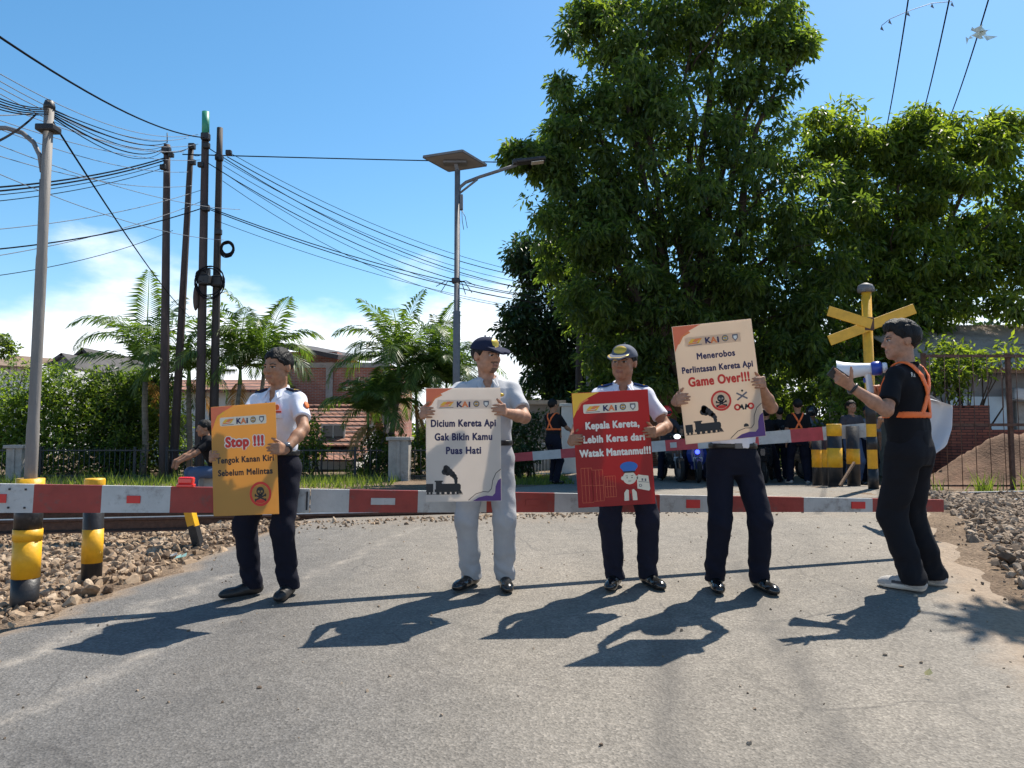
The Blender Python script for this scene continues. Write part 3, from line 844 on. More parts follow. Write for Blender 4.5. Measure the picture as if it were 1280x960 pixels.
# unseen tree added past the right edge to cast leaf shade on the road
tw = empty('shadow_caster_tree', (9.02, 8.6, G(8.6, 8.4) + .5)); tag(tw, 'unseen tree added outside the right edge to cast leafy shade on the gravel verge', 'tree')
m = MB(); m.tube([(0, 0, -.7), (.05, 0, 2.5), (-.3, -.1, 4.2), (-.9, -.3, 5.0)], [.16, .13, .11, .08], 9); m.build('trunk', M['bark'], tw)
m = MB(); limb(m, (-.9, -.3, 5.0), (-3.35, -1.15, 5.6), .07, .02, .06, 6); limb(m, (-2.3, -.8, 5.4), (-2.9, -1.6, 5.5), .03, .01, .1, 4); limb(m, (-.5, -.2, 4.6), (.8, .4, 6.2), .07, .02, .1, 5); m.build('limbs', M['bark'], tw)
C = np.concatenate([np.clip(rng.normal(0, 1, (20, 3)), -1.3, 1.3) * [.24, .20, .16] + [-3.35, -1.2, 5.6], np.clip(rng.normal(0, 1, (10, 3)), -1.3, 1.3) * [.18, .16, .14] + [-2.75, -1.5, 5.55], rng.normal(0, 1, (9, 3)) * [.25, .2, .14] + [-2.35, -.75, 5.5], rng.normal(0, 1, (60, 3)) * [.5, .6, .5] + [.5, .3, 6.2]])
V, Fc = leaf_cloud(C, 40, .23, .18, .09, .4); link_mesh('crown', np_mesh('crown', V, Fc), M['leaf_big'], tw)
# vegetation far off closing the horizon
def far_mass(name, x0, x1, y, h, label, n, leaf='leaf_dark'):
    x = rng.uniform(x0, x1, n); hh = h * (.55 + .3 * np.sin(x * .35) + .15 * np.sin(x * 1.1 + 1))
    z = rng.random(n) * hh
    C = np.c_[x, y + rng.normal(0, 1.2, n), z]
    V, Fc = leaf_cloud(C, 16, .9, .55, .26, .2)
    tag(link_mesh(name, np_mesh(name, V, Fc), M[leaf]), label, 'trees', kind='stuff')
far_mass('distant_trees', -46, 6, 52, 3.6, 'distant low greenery behind the houses on the left', 700, 'leaf_big')
far_mass('distant_trees', 2, 30, 36, 6.5, 'dark distant greenery beyond the road and the right hand buildings', 1700)

# ------------------------------------------------------------------ palms
def frond(root, az, el, L, bend, nl=46, lw=.050, ll=.42, twist=0):
    """Feather frond: rachis points + leaflet quads."""
    pts = []; dirs = []
    p = np.array(root, float); e = el
    n = nl // 2 + 2
    st = L / n
    for i in range(n + 1):
        d = np.array([math.cos(az) * math.cos(e), math.sin(az) * math.cos(e), math.sin(e)])
        pts.append(p.copy()); dirs.append(d)
        p = p + d * st
        e -= bend / n * (.5 + 1.1 * i / n)
    pts = np.array(pts); V = []; Fs = []
    side = np.array([-math.sin(az), math.cos(az), 0])
    # rachis strip
    for i in range(n):
        w = .022 * (1 - i / n) + .004
        b = len(V)
        V += [pts[i] - side * w, pts[i] + side * w, pts[i + 1] + side * w * .9, pts[i + 1] - side * w * .9]
        Fs.append((b, b + 1, b + 2, b + 3))
    for i in range(2, n + 1):
        t = i / n
        for s in (-1, 1):
            for q in (0, .5):
                l_ = ll * (math.sin(PI * (.12 + .86 * t)) ** .7 * .95 + .08) * rng.uniform(.85, 1.12)
                d = dirs[i]; up = np.cross(side, d) * -1
                o = pts[i] - d * st * q
                v = side * s * (.85) + d * .75 + up * rng.uniform(.1, .5) + np.array([0, 0, -.35])
                v /= np.linalg.norm(v)
                ww = d * lw * .5
                b = len(V)
                mid = o + v * l_ * .5
                tip = o + v * l_ + np.array([0, 0, -l_ * .28])
                V += [o - ww * .5, mid - ww, tip, mid + ww]
                Fs.append((b, b + 1, b + 2, b + 3))
    return V, Fs

def palm(label, stems, depth, r=.07, nf=11, L=1.9, ll=.5, group='feather palms in the gardens left of the road', dead=1, L_up=1.0):
    """stems: list of (px_base, px_top, py_top)."""
    x0 = P(stems[0][0], 590, depth).x
    base = Vector((x0, depth, G(x0, depth)))
    t = empty('palm_tree', base); tag(t, label, 'palm tree', group)
    V, Fs, VD, FD = [], [], [], []
    for (pb, pt, ptop) in stems:
        a = Vector((P(pb, 590, depth).x, depth + rng.uniform(-.3, .3), base.z - .05)); b = P(pt, ptop, depth)
        m = MB()
        pts = [a - base, a.lerp(b, .35) - base + Vector((rng.normal(0, .05), 0, 0)), a.lerp(b, .75) - base, b - base]
        m.tube(pts, [r * 1.25, r, r * .9, r * .8], 9)
        m.build('trunk', M['palm_trunk'], t)
        m = MB(); m.tube([b - base - Vector((0, 0, .05)), b - base + Vector((0, 0, .35))], [r * 1.0, r * .55], 9); m.build('crownshaft', M['palm_green'], t)
        top = np.array(b - base) + np.array([0, 0, .3])
        az0 = rng.uniform(0, 2 * PI)
        for k in range(nf):
            az = az0 + k * 2.399 + rng.normal(0, .15)
            el = R(86) - (k / nf) * R(64) + rng.normal(0, .12)
            v, f = frond(top, az, el, L * rng.uniform(.8, 1.1) * (1 if k else L_up), R(88 if k > 1 else 45) + (k / nf) * R(52) + rng.normal(0, .2), ll=ll)
            o = len(V); V += v; Fs += [tuple(i + o for i in q) for q in f]
        for k in range(dead):
            v, f = frond(top - np.array([0, 0, .25]), rng.uniform(0, 6.28), R(-25), L * .7, R(70), ll=ll * .7)
            o = len(VD); VD += v; FD += [tuple(i + o for i in q) for q in f]
    link_mesh('fronds', np_mesh('fronds', V, Fs), M['leaf_palm'], t)
    if VD: link_mesh('dry_fronds', np_mesh('dry_fronds', VD, FD), M['leaf_dead'], t)
    return t
palm('tall feather palm left of the four dark posts with arching fronds', [(178, 182, 475)], 18.8, .08, 13, 2.5, .62)
palm('feather palm half hidden among the four dark posts', [(232, 236, 480)], 19.3, .07, 9, 2.1, .55)
palm('feather palm clump right of the dark posts above the man holding the stop poster', [(292, 300, 478), (318, 330, 466)], 19.0, .06, 12, 2.2, .60)
palm('tall feather palm left of the lamp post', [(486, 498, 472)], 19.2, .08, 16, 2.4, .62)
palm('slimmer feather palm clump directly beside the lamp post', [(536, 544, 484), (526, 520, 506), (552, 558, 494)], 19.8, .05, 13, 2.0, .54)
palm('low feather palm with yellow stems between brick house and lamp post', [(462, 460, 532), (474, 482, 528)], 19.0, .045, 9, 1.5, .46)
palm('small distant palm right of the grey uniformed man', [(655, 655, 520)], 27, .07, 10, 1.4, .4, dead=0)
# ------------------------------------------------------------------ houses
def window(m_par, x, z, w, h, y, frame='white_paint'):
    """Window with frame, sill and pane on a wall facing -y at local y."""
    m = MB()
    t = .05
    for s in (-1, 1):
        m.box((x + s * (w / 2 - t / 2), y - .03, z), (t, .06, h))
        m.box((x, y - .028, z + s * (h / 2 - t / 2)), (w - 2 * t, .06, t))
    m.box((x, y - .026, z), (.035, .05, h - 2 * t))
    m.box((x, y - .05, z - h / 2 - .03), (w + .12, .12, .05))
    f = m.build('window', M[frame], m_par)
    g = MB(); g.box((x, y - .012, z), (w - 2 * t, .02, h - 2 * t)); g.build('pane', M['glass_dark'], f)

# small house with tiled roof
D = 22
L_, R_ = P(318, 560, D).x, P(452, 560, D).x
ze = P(400, 556, D).z; zr = P(420, 512, D + 2.4).z
hx = empty('tiled_house', ((L_ + R_) / 2, D, .05)); tag(hx, 'low house with red clay tile roof left of the concrete gate pillar', 'house')
o0 = Vector(hx.location); wd = R_ - L_
m = MB(); m.box((0, 2.4, (ze - .05) / 2), (wd - .3, 4.6, ze - .05)); m.prism([(-wd / 2 + .15, 0), (wd / 2 - .15, 0), (wd / 2 - .15, .001)], 0, .001)
m = MB(); m.box((0, 2.4, (ze - .05) / 2), (wd - .4, 4.4, ze - .05))
# gable ends
for s in (-1, 1):
    xx = s * (wd / 2 - .3)
    V = [(xx - .1, .3, ze - .05), (xx + .1, .3, ze - .05), (xx - .1, 2.4, zr - .15), (xx + .1, 2.4, zr - .15), (xx - .1, 4.5, ze - .05), (xx + .1, 4.5, ze - .05)]
    m.add(V, [(0, 1, 3, 2), (2, 3, 5, 4), (0, 2, 4), (1, 5, 3), (0, 4, 5, 1)])
m.build('wall', M['plaster_white'], hx)
def roof_slab(a, b, c, d, th):
    """Slab from quad a,b (eave), c,d (ridge) with thickness."""
    a, b, c, d = map(Vector, (a, b, c, d))
    nrm = (b - a).cross(d - a).normalized()
    V = [a, b, c, d] + [p - nrm * th for p in (a, b, c, d)]
    return V, [(0, 1, 2, 3), (7, 6, 5, 4), (0, 4, 5, 1), (1, 5, 6, 2), (2, 6, 7, 3), (3, 7, 4, 0)]
m = MB()
nrow = 10
for k in range(nrow):          # stepped tile courses
    t0, t1 = k / nrow, (k + 1) / nrow
    y0, y1 = -.35 + 2.75 * t0, -.35 + 2.75 * t1
    z0, z1 = ze - .1 + (zr - ze + .1) * t0, ze - .1 + (zr - ze + .1) * t1
    V, Fs = roof_slab((-wd / 2, y0 - .03, z0 + .05), (wd / 2, y0 - .03, z0 + .05), (wd / 2, y1, z1 + .03), (-wd / 2, y1, z1 + .03), .05)
    m.add(V, Fs)
V, Fs = roof_slab((wd / 2, 5.15, ze - .1), (-wd / 2, 5.15, ze - .1), (-wd / 2, 2.4, zr + .02), (wd / 2, 2.4, zr + .02), .06); m.add(V, Fs)
m.tube([(-wd / 2, 2.4, zr + .03), (wd / 2, 2.4, zr + .03)], .09, 8)
rf = m.build('roof', M['tile_roof'], hx)
m = MB(); V, Fs = roof_slab((.2, -1.2, ze - .42), (wd / 2 + .25, -1.15, ze - .46), (wd / 2 + .2, .3, ze - .08), (.2, .3, ze - .08), .05); m.add(V, Fs); m.build('porch_roof', M['tile_roof'], hx)
window(hx, .7, 1.0, .7, .7, .2); window(hx, -1.0, 1.0, .7, .7, .2)

# two storey brick building
D = 30
x0, x1 = P(350, 500, D).x, P(486, 500, D).x
zt = P(400, 455, D).z
b2 = empty('brick_building', ((x0 + x1) / 2, D, .05)); tag(b2, 'unplastered red brick building with concrete columns and sloping metal roof', 'building')
wd = x1 - x0
m = MB(); m.box((0, 3.5, zt / 2), (wd, 7, zt)); m.build('wall', M['brick'], b2)
m = MB()
for xx in (-wd / 2 + .1, -.2, wd / 2 - .1): m.box((xx, -.03, zt / 2), (.28, .12, zt + .02))
m.box((0, -.035, zt * .52), (wd + .02, .1, .22)); m.box((0, -.034, zt - .1), (wd + .04, .1, .2))
m.build('concrete_frame', M['concrete'], b2)
xa, xb = P(352, 440, D).x - b2.location.x, P(418, 440, D).x - b2.location.x
m = MB(); m.box(((xa + xb) / 2, 3, zt + .25), (xb - xa, 5, .5)); m.build('upper_wall', M['brick'], b2)
m = MB()
V, Fs = roof_slab((xa - .4, -.6, P(355, 430, D).z), (xb + .3, -.6, P(418, 447, D).z), (xb + .3, 6.5, P(418, 447, D).z + .6), (xa - .4, 6.5, P(355, 430, D).z + .6), .18); m.add(V, Fs)
m.build('roof', M['roof_dark'], b2)

# white walled house behind the four posts
D = 26
x0, x1 = P(188, 560, D).x, P(318, 560, D).x
zt = P(230, 488, D).z
h3 = empty('white_house', ((x0 + x1) / 2, D, .05)); tag(h3, 'white walled house seen between the four dark posts', 'house')
wd = x1 - x0
m = MB(); m.box((0, 2.5, zt / 2), (wd, 5, zt)); m.build('wall', M['plaster_white'], h3)
m = MB(); V, Fs = roof_slab((-wd / 2 - .3, -.5, zt - .05), (wd / 2 + .3, -.5, zt - .05), (wd / 2 + .3, 2.5, zt + .5), (-wd / 2 - .3, 2.5, zt + .5), .1); m.add(V, Fs)
V, Fs = roof_slab((wd / 2 + .3, 5.5, zt - .05), (-wd / 2 - .3, 5.5, zt - .05), (-wd / 2 - .3, 2.5, zt + .5), (wd / 2 + .3, 2.5, zt + .5), .1); m.add(V, Fs)
m.build('roof', M['tile_roof'], h3)
window(h3, .9, 1.3, .9, .9, 0); window(h3, -.9, 1.3, .9, .9, 0)

# grey gabled houses
for (px0, px1, apx, apy, epy, D, nm, lab) in ((54, 101, 82, 443, 461, 40, 'gabled_house', 'grey gabled house behind the hedge, nearer and lower of two gables'),
                                              (86, 128, 107, 436, 455, 44, 'gabled_house', 'grey gabled house behind the hedge, taller of two dark gables')):
    x0, x1 = P(px0, 450, D).x, P(px1, 450, D).x; xa = P(apx, apy, D).x
    zE, zA = P(0, epy, D).z, P(0, apy, D).z
    h = empty(nm, ((x0 + x1) / 2, D, .05)); tag(h, lab, 'house', 'gabled houses behind the hedge'); cx = h.location.x
    m = MB(); m.prism([(x0 - cx + .1, 0), (x1 - cx - .1, 0), (x1 - cx - .1, zE - .1), (xa - cx, zA - .12), (x0 - cx + .1, zE - .1)], 0, 6); m.build('wall', M['plaster_grey'], h)
    m = MB()
    for (xx, zz) in ((x0, zE), (x1, zE)):
        a = Vector((xx - cx, -.4, zz - .05)); b = Vector((xa - cx, -.4, zA))
        if xx > xa: V, Fs = roof_slab(a, a + Vector((0, 7, 0)), b + Vector((0, 7, 0)), b, .14)
        else: V, Fs = roof_slab(a + Vector((0, 7, 0)), a, b, b + Vector((0, 7, 0)), .14)
        m.add(V, Fs)
    m.build('roof', M['roof_dark'], h)
    window(h, xa - cx, zE * .75, .9, .9, 0)
D = 35
x0, x1 = P(-30, 450, D).x, P(38, 450, D).x
h = empty('brown_roofed_house', ((x0 + x1) / 2, D, .05)); tag(h, 'house with pale walls and faded brown roof at the left edge', 'house')
zE = P(0, 456, D).z; wd = x1 - x0
m = MB(); m.box((0, 3, zE / 2), (wd - .3, 5, zE)); m.build('wall', M['plaster_white'], h)
m = MB(); V, Fs = roof_slab((-wd / 2, 0, zE), (wd / 2, 0, zE - .15), (wd / 2 - .8, 3, zE + .55), (-wd / 2, 3, zE + .7), .1); m.add(V, Fs); m.build('roof', M['roof_brown'], h)

# middle grey wall, board and dark brick house beyond the road
D = 22
x0, x1 = P(632, 530, D).x, P(700, 530, D).x
h = empty('grey_shed', ((x0 + x1) / 2, D, .05)); tag(h, 'low grey walled shed with flat roof right of the grey uniformed man', 'shed')
zE = P(0, 508, D).z; wd = x1 - x0
m = MB(); m.box((0, 1.5, zE / 2), (wd, 3, zE)); m.build('wall', M['plaster_grey'], h)
m = MB(); m.box((0, 1.4, zE + .06), (wd + .3, 3.5, .12)); m.build('roof', M['corrugated'], h)
m = MB(); m.box((.55, -.03, zE * .62), (.5, .05, .6)); m.build('window', M['glass_dark'], h)
D = 20
a, b = P(702, 510, D), P(722, 510, D)
m = MB(); m.box((0, 0, (a.z) / 2), (b.x - a.x, .25, a.z), None, 0, .02); m.box((0, 0, a.z + .03), (b.x - a.x + .1, .35, .08), None, 0, .01)
o = m.build('white_pillar', M['plaster_white']); o.location = ((a.x + b.x) / 2, D, .05); tag(o, 'white wall pillar behind the man in orange vest beside the red poster', 'pillar')
D = 24
x0, x1 = P(786, 530, D).x, P(846, 530, D).x
h = empty('dark_brick_house', ((x0 + x1) / 2, D, .05)); tag(h, 'dark brick house with sloping roof edge between red and cream posters', 'house')
zE = P(0, 505, D).z; zA = P(0, 492, D).z; wd = x1 - x0
m = MB(); m.prism([(-wd / 2, 0), (wd / 2, 0), (wd / 2, zE), (0, zA + .3), (-wd / 2, zE)], 0, 6); m.build('wall', M['brick_dark'], h)
m = MB()
for s in (-1, 1):
    a = Vector((s * (wd / 2 + .35), -.5, zE - .25)); b = Vector((0, -.5, zA + .42))
    if s > 0: V, Fs = roof_slab(a, a + Vector((0, 7, 0)), b + Vector((0, 7, 0)), b, .1)
    else: V, Fs = roof_slab(a + Vector((0, 7, 0)), a, b, b + Vector((0, 7, 0)), .1)
    m.add(V, Fs)
m.build('roof', M['roof_brown'], h)

# right hand building
D = 17
x0, x1 = P(1150, 500, D).x, P(1420, 500, D).x
h = empty('corrugated_roof_building', ((x0 + x1) / 2, D, .05)); tag(h, 'grey building with ribbed metal roof behind the wire fence at right', 'building'); cx = h.location.x
zE = P(0, 457, D).z; zR = P(0, 409, D + 3).z; wd = x1 - x0
zl = P(0, 498, D).z
m = MB(); m.box((0, 2.6, zE / 2 + .0), (wd, 4.6, zE)); m.build('wall', M['plaster_grey'], h)
m = MB(); xw0 = P(1192, 500, D).x - cx; xw1 = P(1272, 500, D).x - cx
m.box(((xw0 + xw1) / 2, .25, zl / 2), (xw1 - xw0, .12, zl)); m.build('painted_panel', M['plaster_blue'], h)
m = MB(); m.box((xw1 + .35, .24, zl * .5), (.5, .1, zl)); m.build('stone_pier', M['concrete'], h)
# corrugated sheet: real waves
nx = 260; ny = 2
V = []; Fs = []
for j in range(ny):
    for i in range(nx + 1):
        x = -wd / 2 - .1 + (wd + .3) * i / nx
        V.append((x, -.45 + 3.45 * j, zE - .12 + (zR - zE + .12) * j + .028 * math.sin(i * PI / 2)))
for i in range(nx): Fs.append((i, i + 1, nx + 2 + i, nx + 1 + i))
nb = len(V); V += [(x, y, z - .03) for x, y, z in V]
Fs += [tuple(reversed([q + nb for q in f])) for f in Fs]
for i in range(nx): Fs.append((i, nb + i, nb + i + 1, i + 1))
m = MB(); m.add(V, Fs, 0, False)
V2, F2 = roof_slab((wd / 2, 6, zE - .2), (-wd / 2, 6, zE - .2), (-wd / 2, 3.0, zR), (wd / 2, 3.0, zR), .04); m.add(V2, F2)
m.build('roof', M['corrugated'], h)
m = MB(); m.beam((-wd / 2, -.3, zE - .2), (wd / 2, -.3, zE - .2), .1, .1); m.build('eave_beam', M['wood'], h)
m = MB(); m.box((xw1 + .3, .1, zE - .75), (.9, .5, .28), Matrix.Rotation(.12, 3, 'Y'), 0, .05); m.build('awning', M['white_paint'], h)

# brick stack, mound, tarpaulin
D = 14.6
a, b = P(1150, 585, D), P(1245, 510, D)
z0 = G(a.x, D)
m = MB()
st = P(1237, 510, D).x - a.x
m.box((st / 2, .45, (b.z - z0) / 2), (st, .9, b.z - z0)); m.box((st / 2 + .45, .2, (b.z - z0) * .36), (st + .1, 1.2, (b.z - z0) * .72))
rr = random.Random(4)
for k in range(26):
    m.box((rr.uniform(0, st), rr.uniform(.05, .8), (b.z - z0) + .028), (.2, .1, .055), Matrix.Rotation(rr.uniform(-.2, .2), 3, 'Z'))
o = m.build('brick_stack', M['brick_stack']); o.location = (a.x, D, z0); tag(o, 'stack of red bricks behind the wire fence right of the megaphone man', 'brick stack')
n_ = 70
mx0, mx1, my0, my1 = P(1120, 600, 12.6).x, P(1120, 600, 12.6).x + 5.2, 11.9, 14.3
gxm = np.linspace(mx0, mx1, n_); gym = np.linspace(my0, my1, 40)
MX, MY = np.meshgrid(gxm, gym, indexing='ij')
pk = P(1262, 548, 13.2)
hz = (pk.z - .12) * np.exp(-((MX - pk.x) / 1.25) ** 2 - ((MY - 13.2) / .75) ** 2) + .42 * np.exp(-((MX - pk.x - 1.6) / 1.1) ** 2 - ((MY - 13.1) / .7) ** 2)
hz += .035 * np.sin(MX * 7 + MY * 3) * np.sin(MY * 6 - MX * 2) * (hz > .06) + rng.normal(0, .012, MX.shape)
hz = hz * np.sin(np.pi * np.clip((MX - mx0) / (mx1 - mx0), 0, 1)) ** .4 - .03
ii = np.arange(n_ * 40).reshape(n_, 40)
Fq = np.stack([ii[:-1, :-1], ii[1:, :-1], ii[1:, 1:], ii[:-1, 1:]], -1).reshape(-1, 4)
M['soil'] = mat('loose_soil', (.15, .085, .052), .95, .35, 3, .9, 25, .1, dirt=((.11, .065, .04), 2, .5))
o = link_mesh('soil_mound', np_mesh('soil_mound', np.stack([MX, MY, gz(MX, MY) + hz], -1).reshape(-1, 3), Fq, True), M['soil'])
tag(o, 'mound of brown soil behind the wire fence at the right edge', 'soil mound')
a, b = P(1250, 540, 14.5), P(1300, 552, 14.5)
m = MB(); V = []; Fs = []
for j in range(6):
    for i in range(12):
        V.append((i * .14, .5 * j / 5, b.z - .1 + .06 * math.sin(i * .9) + .04 * math.cos(j * 2 + i) + (a.z - b.z) * math.sin(PI * j / 5) * .8))
for j in range(5):
    for i in range(11): Fs.append((j * 12 + i, j * 12 + i + 1, j * 12 + i + 13, j * 12 + i + 12))
nb = len(V); V += [(x, y, z - .02 - (.9 if 0 else 0)) for x, y, z in V]; Fs += [tuple(reversed([q + nb for q in f])) for f in Fs]
m.add(V, Fs, 0, True); m.box((.75, .25, (b.z - .1) / 2 - .03), (1.4, .42, b.z - .22), None, 0, .03)
o = m.build('tarpaulin', M['blue_tarp']); o.location = (a.x, 14.5, .03); tag(o, 'blue tarpaulin heap beyond the soil mound at the right edge', 'tarpaulin')

# ------------------------------------------------------------------ fences
def iron_fence(label, xa, xb, y, h, step=.13, rails=(.12, .9), rad=.009, z=None, ym=None, matk='iron', name='iron_fence', ry=0):
    z0 = G(xa, y) if z is None else z
    t = empty(name, (xa, y, z0)); tag(t, label, 'fence')
    L = xb - xa
    for f in rails:
        m = MB(); m.beam((0, ry, h * f), (L, ry, h * f), .03, .03); m.build('rail', M[matk], t)
    m = MB(); k = 0
    x = 0
    while x <= L:
        m.tube([(x, 0, -.05), (x, 0, h * (1.0 if k % 2 else .96))], rad, 5); x += step * rng.uniform(.97, 1.03); k += 1
    b = m.build('bars', M[matk], t)
    for k in range(int(L // 2.2) + 1):
        m = MB(); m.box((min(k * 2.2, L), .03, h * .5), (.05, .05, h * 1.02)); m.build('post', M[matk], t)
    return t
yf = 17.4
zf = P(0, 560, yf).z
iron_fence('dark iron bar fence between the hedge and the four posts', P(-40, 0, yf).x, P(205, 0, yf).x, yf, zf - .03, .12)
iron_fence('iron bar fence between the four posts and the concrete gate pillar', P(225, 0, yf).x, P(484, 0, yf).x, yf, zf - .03, .14)
iron_fence('iron bar fence right of the concrete gate pillar behind the cream poster', P(516, 0, yf).x, P(640, 0, yf).x, yf, zf - .03, .14)
iron_fence('low pale gate of thin bars beside the white pillar beyond the crossing', P(660, 0, 18.5).x, P(700, 0, 18.5).x, 18.5, P(0, 553, 18.5).z - .05, .08, (.1, .95), .008, matk='plaster_white', name='bar_gate')
def pillar(label, px, w, d, ptop, y, matk='concrete'):
    a = P(px, ptop, y); z0 = G(a.x, y); h = a.z - z0
    m = MB(); m.box((0, 0, h / 2 - .05), (w, d, h + .1), None, 0, .015); m.box((0, 0, h + .03), (w + .1, d + .1, .08), None, 0, .015)
    m.box((0, -d / 2 - .01, h * .5), (w * .16, .03, h * .96))
    o = m.build('gate_pillar', M[matk]); o.location = (a.x, y, z0); tag(o, label, 'pillar', 'concrete pillars of the iron fences')
pillar('concrete gate pillar left of the man with the first cream poster', 500, .46, .46, 550, 17.2)
pillar('weathered concrete fence pillar at the hedge beside the bare metal pole', 24, .36, .36, 560, 17.3)

# wire mesh fence at right
yf = 11.9
t = empty('mesh_fence', (P(1140, 0, yf).x, yf, G(6.3, yf))); tag(t, 'tall rusty wire fence of thin uprights and two rails at right', 'fence')
x0 = t.location.x; z0 = t.location.z; L = P(1345, 0, yf).x - x0
for py in (445, 531):
    zz = P(0, py, yf).z - z0
    m = MB(); m.beam((0, 0, zz), (L, 0, zz), .045, .045); m.build('rail', M['rust'], t)
m = MB(); m.beam((0, 0, .06), (L, 0, .06), .03, .03); m.build('bottom_rail', M['rust'], t)
m = MB(); k = 0; x = .05; ht = P(0, 445, yf).z - z0
while x < L:
    m.tube([(x, -.03, 0), (x + .01 * math.sin(k), -.03, ht)], .0065, 5); x += .232; k += 1
m.build('bars', M['rust'], t)
for xx in (0, L * .5, L):
    m = MB(); m.box((xx, .05, ht / 2), (.06, .06, ht + .1)); m.build('post', M['rust'], t)

# ------------------------------------------------------------------ poles
def pole(label, pb, ptx, pty, D, r0, r1, matk, name='utility_pole', extra=None, pby=590, group=None):
    a = P(pb, pby, D); b = P(ptx, pty, D)
    z0 = G(a.x, D); a = Vector((a.x, D, z0))
    t = empty(name, a); tag(t, label, 'pole', group)
    m = MB(); k = 12
    pts = [Vector((0, 0, -.1)).lerp(b - a, 0) + (b - a) * (i / k) for i in range(k + 1)]
    pts[0] = Vector((0, 0, -.15))
    m.tube(pts, [r0 + (r1 - r0) * i / k for i in range(k + 1)], 12)
    m.build('shaft', M[matk], t)
    return t, a, b
def bands(t, items, n=12):
    for (p, q, r, nm, mk) in items:
        m = MB(); m.tube([p, q], r, n); m.build(nm, M[mk], t)

# near pole at far left with painted foot
DP = 6.3
gp = ground_at(30, 760); DP = gp.y
def_z = lambda py: P(0, py, DP).z
t1 = empty('street_pole', gp); tag(t1, 'bare grey metal street pole with black and yellow painted foot', 'pole')
top = P(62, 128, DP) - gp
pa = lambda f: Vector((0, 0, 0)).lerp(top, f)
H1 = top.z
w_ = DP / F / 2
m = MB(); m.tube([pa(.0) - Vector((0, 0, .1)), pa(.35), pa(.36), pa(.68), pa(.69), pa(1)], [14.5 * w_, 14.5 * w_, 13 * w_, 13 * w_, 12 * w_, 11.5 * w_], 16); m.build('shaft', M['pole_tan'], t1)
fz = lambda py: (def_z(py) - gp.z) / H1
for (ya, yb, mk, rr_) in ((775, 722, 'black_paint', 31 * w_), (722, 675, 'yellow_paint', 31.4 * w_), (675, 661, 'yellow_paint', 32.6 * w_), (661, 630, 'black_paint', 31 * w_), (630, 598, 'yellow_paint', 31.4 * w_)):
    m = MB(); m.tube([pa(fz(ya)), pa(fz(yb))], rr_, 18); m.build('painted_band', M[mk], t1)
m = MB(); m.tube([pa(.25) + Vector((-10 * w_, 0, 0)), pa(.62) + Vector((-9 * w_, 0, 0)), pa(.84) + Vector((-8 * w_, -.02, 0))], 3.2 * w_, 8); m.build('conduit', M['steel'], t1)
m = MB(); m.box(pa(.945), (.14, .11, .05), None, 0, .01); m.build('top_clamp', M['black_paint'], t1)
m = MB(); m.lathe([(.0, .08), (.03, .065), (.04, .03), (.04, 0)], pa(.985), 12); m.build('pole_cap', M['black_paint'], t1)
q = [P(53, 215, DP), P(50, 195, DP), P(42, 178, DP), P(28, 166, DP), P(8, 160, DP), P(-30, 160, DP)]
m = MB(); m.tube([v - gp for v in q], .018, 8); m.build('lamp_arm', M['steel'], t1)
m = MB(); m.sphere(P(-42, 163, DP) - gp, (.2, .08, .05), 0, 12, 8); m.build('lamp_head', M['steel'], t1)

# four dark posts
DD = 17.6
A_, aA, bA = pole('dark post standing leftmost of four beside the iron fence', 205, 209, 176, DD, .115, .075, 'pole_brown', group='dark utility posts by the iron fence')
B_, aB, bB = pole('dark post leaning to the right, second of the four', 216, 239, 178, DD + .3, .105, .065, 'pole_brown', group='dark utility posts by the iron fence')
C_, aC, bC = pole('dark post with green tip, tallest of the four', 249, 257, 158, DD, .115, .085, 'pole_brown', group='dark utility posts by the iron fence')
D_, aD, bD = pole('blackish post carrying cable coils, rightmost of the four', 266, 275, 155, DD + .2, .115, .07, 'pole_dark', group='dark utility posts by the iron fence')
M['green_paint'] = mat('green_paint', (.03, .22, .13), .5, .2)
bands(C_, [(P(256.9, 170, DD) - aC, P(257.3, 140, DD) - aC, .088, 'green_tip', 'green_paint')])
m = MB(); m.tube([P(209, 178, DD) - aA, P(209, 166, DD) - aA], .012, 6); m.build('spike', M['iron'], A_)
def fittings(t, o, D, pts):
    for (px, py, s) in pts:
        m = MB(); m.box(P(px, py, D) - o, (s, s * .8, s * .9), None, 0, s * .15)
        m.build('cable_clamp', M['black_paint'], t)
fittings(A_, aA, DD - .1, [(208, 188, .2), (214, 194, .12), (204, 209, .14)])
fittings(B_, aB, DD + .2, [(240, 183, .16), (241, 203, .14)])
fittings(C_, aC, DD - .1, [(257, 171, .2), (258, 182, .16), (251, 206, .14), (257, 260, .18), (256, 350, .28), (257, 340, .2)])
fittings(D_, aD, DD + .1, [(286, 191, .14), (274, 197, .18), (273, 290, .16), (272, 352, .3)])
def coil(px, py, D, r, n, th, label):
    c = P(px, py, D); m = MB()
    for k in range(n):
        ax = rng.normal(0, .25, 2); rr_ = r * rng.uniform(.8, 1.08)
        pts = [Vector((math.cos(a) * rr_, ax[0] * math.sin(a) * rr_ + rng.normal(0, .01), math.sin(a) * rr_ * 1.1 + ax[1] * .1)) for a in np.linspace(0, 2 * PI, 22)]
        m.tube(pts, th, 5)
    o = m.build('cable_coil', M['wire']); o.location = c; tag(o, label, 'cable coil')
coil(284, 311, DD, .16, 9, .016, 'tangled black cable coil on the right side of the blackish post')
coil(262, 353, DD - .2, .36, 3, .016, 'large grey cable loop hanging across the two right posts')
coil(252, 345, DD - .15, .14, 5, .012, 'small messy cable coil left of the green tipped post')
m = MB(); m.sphere(Vector((0, 0, 0)), (.07, .07, .32), 0, 10, 8); o = m.build('splice_case', M['pole_brown']); o.location = P(245, 372, DD - .1); tag(o, 'hanging brown cable splice case left of the green tipped post', 'splice case')

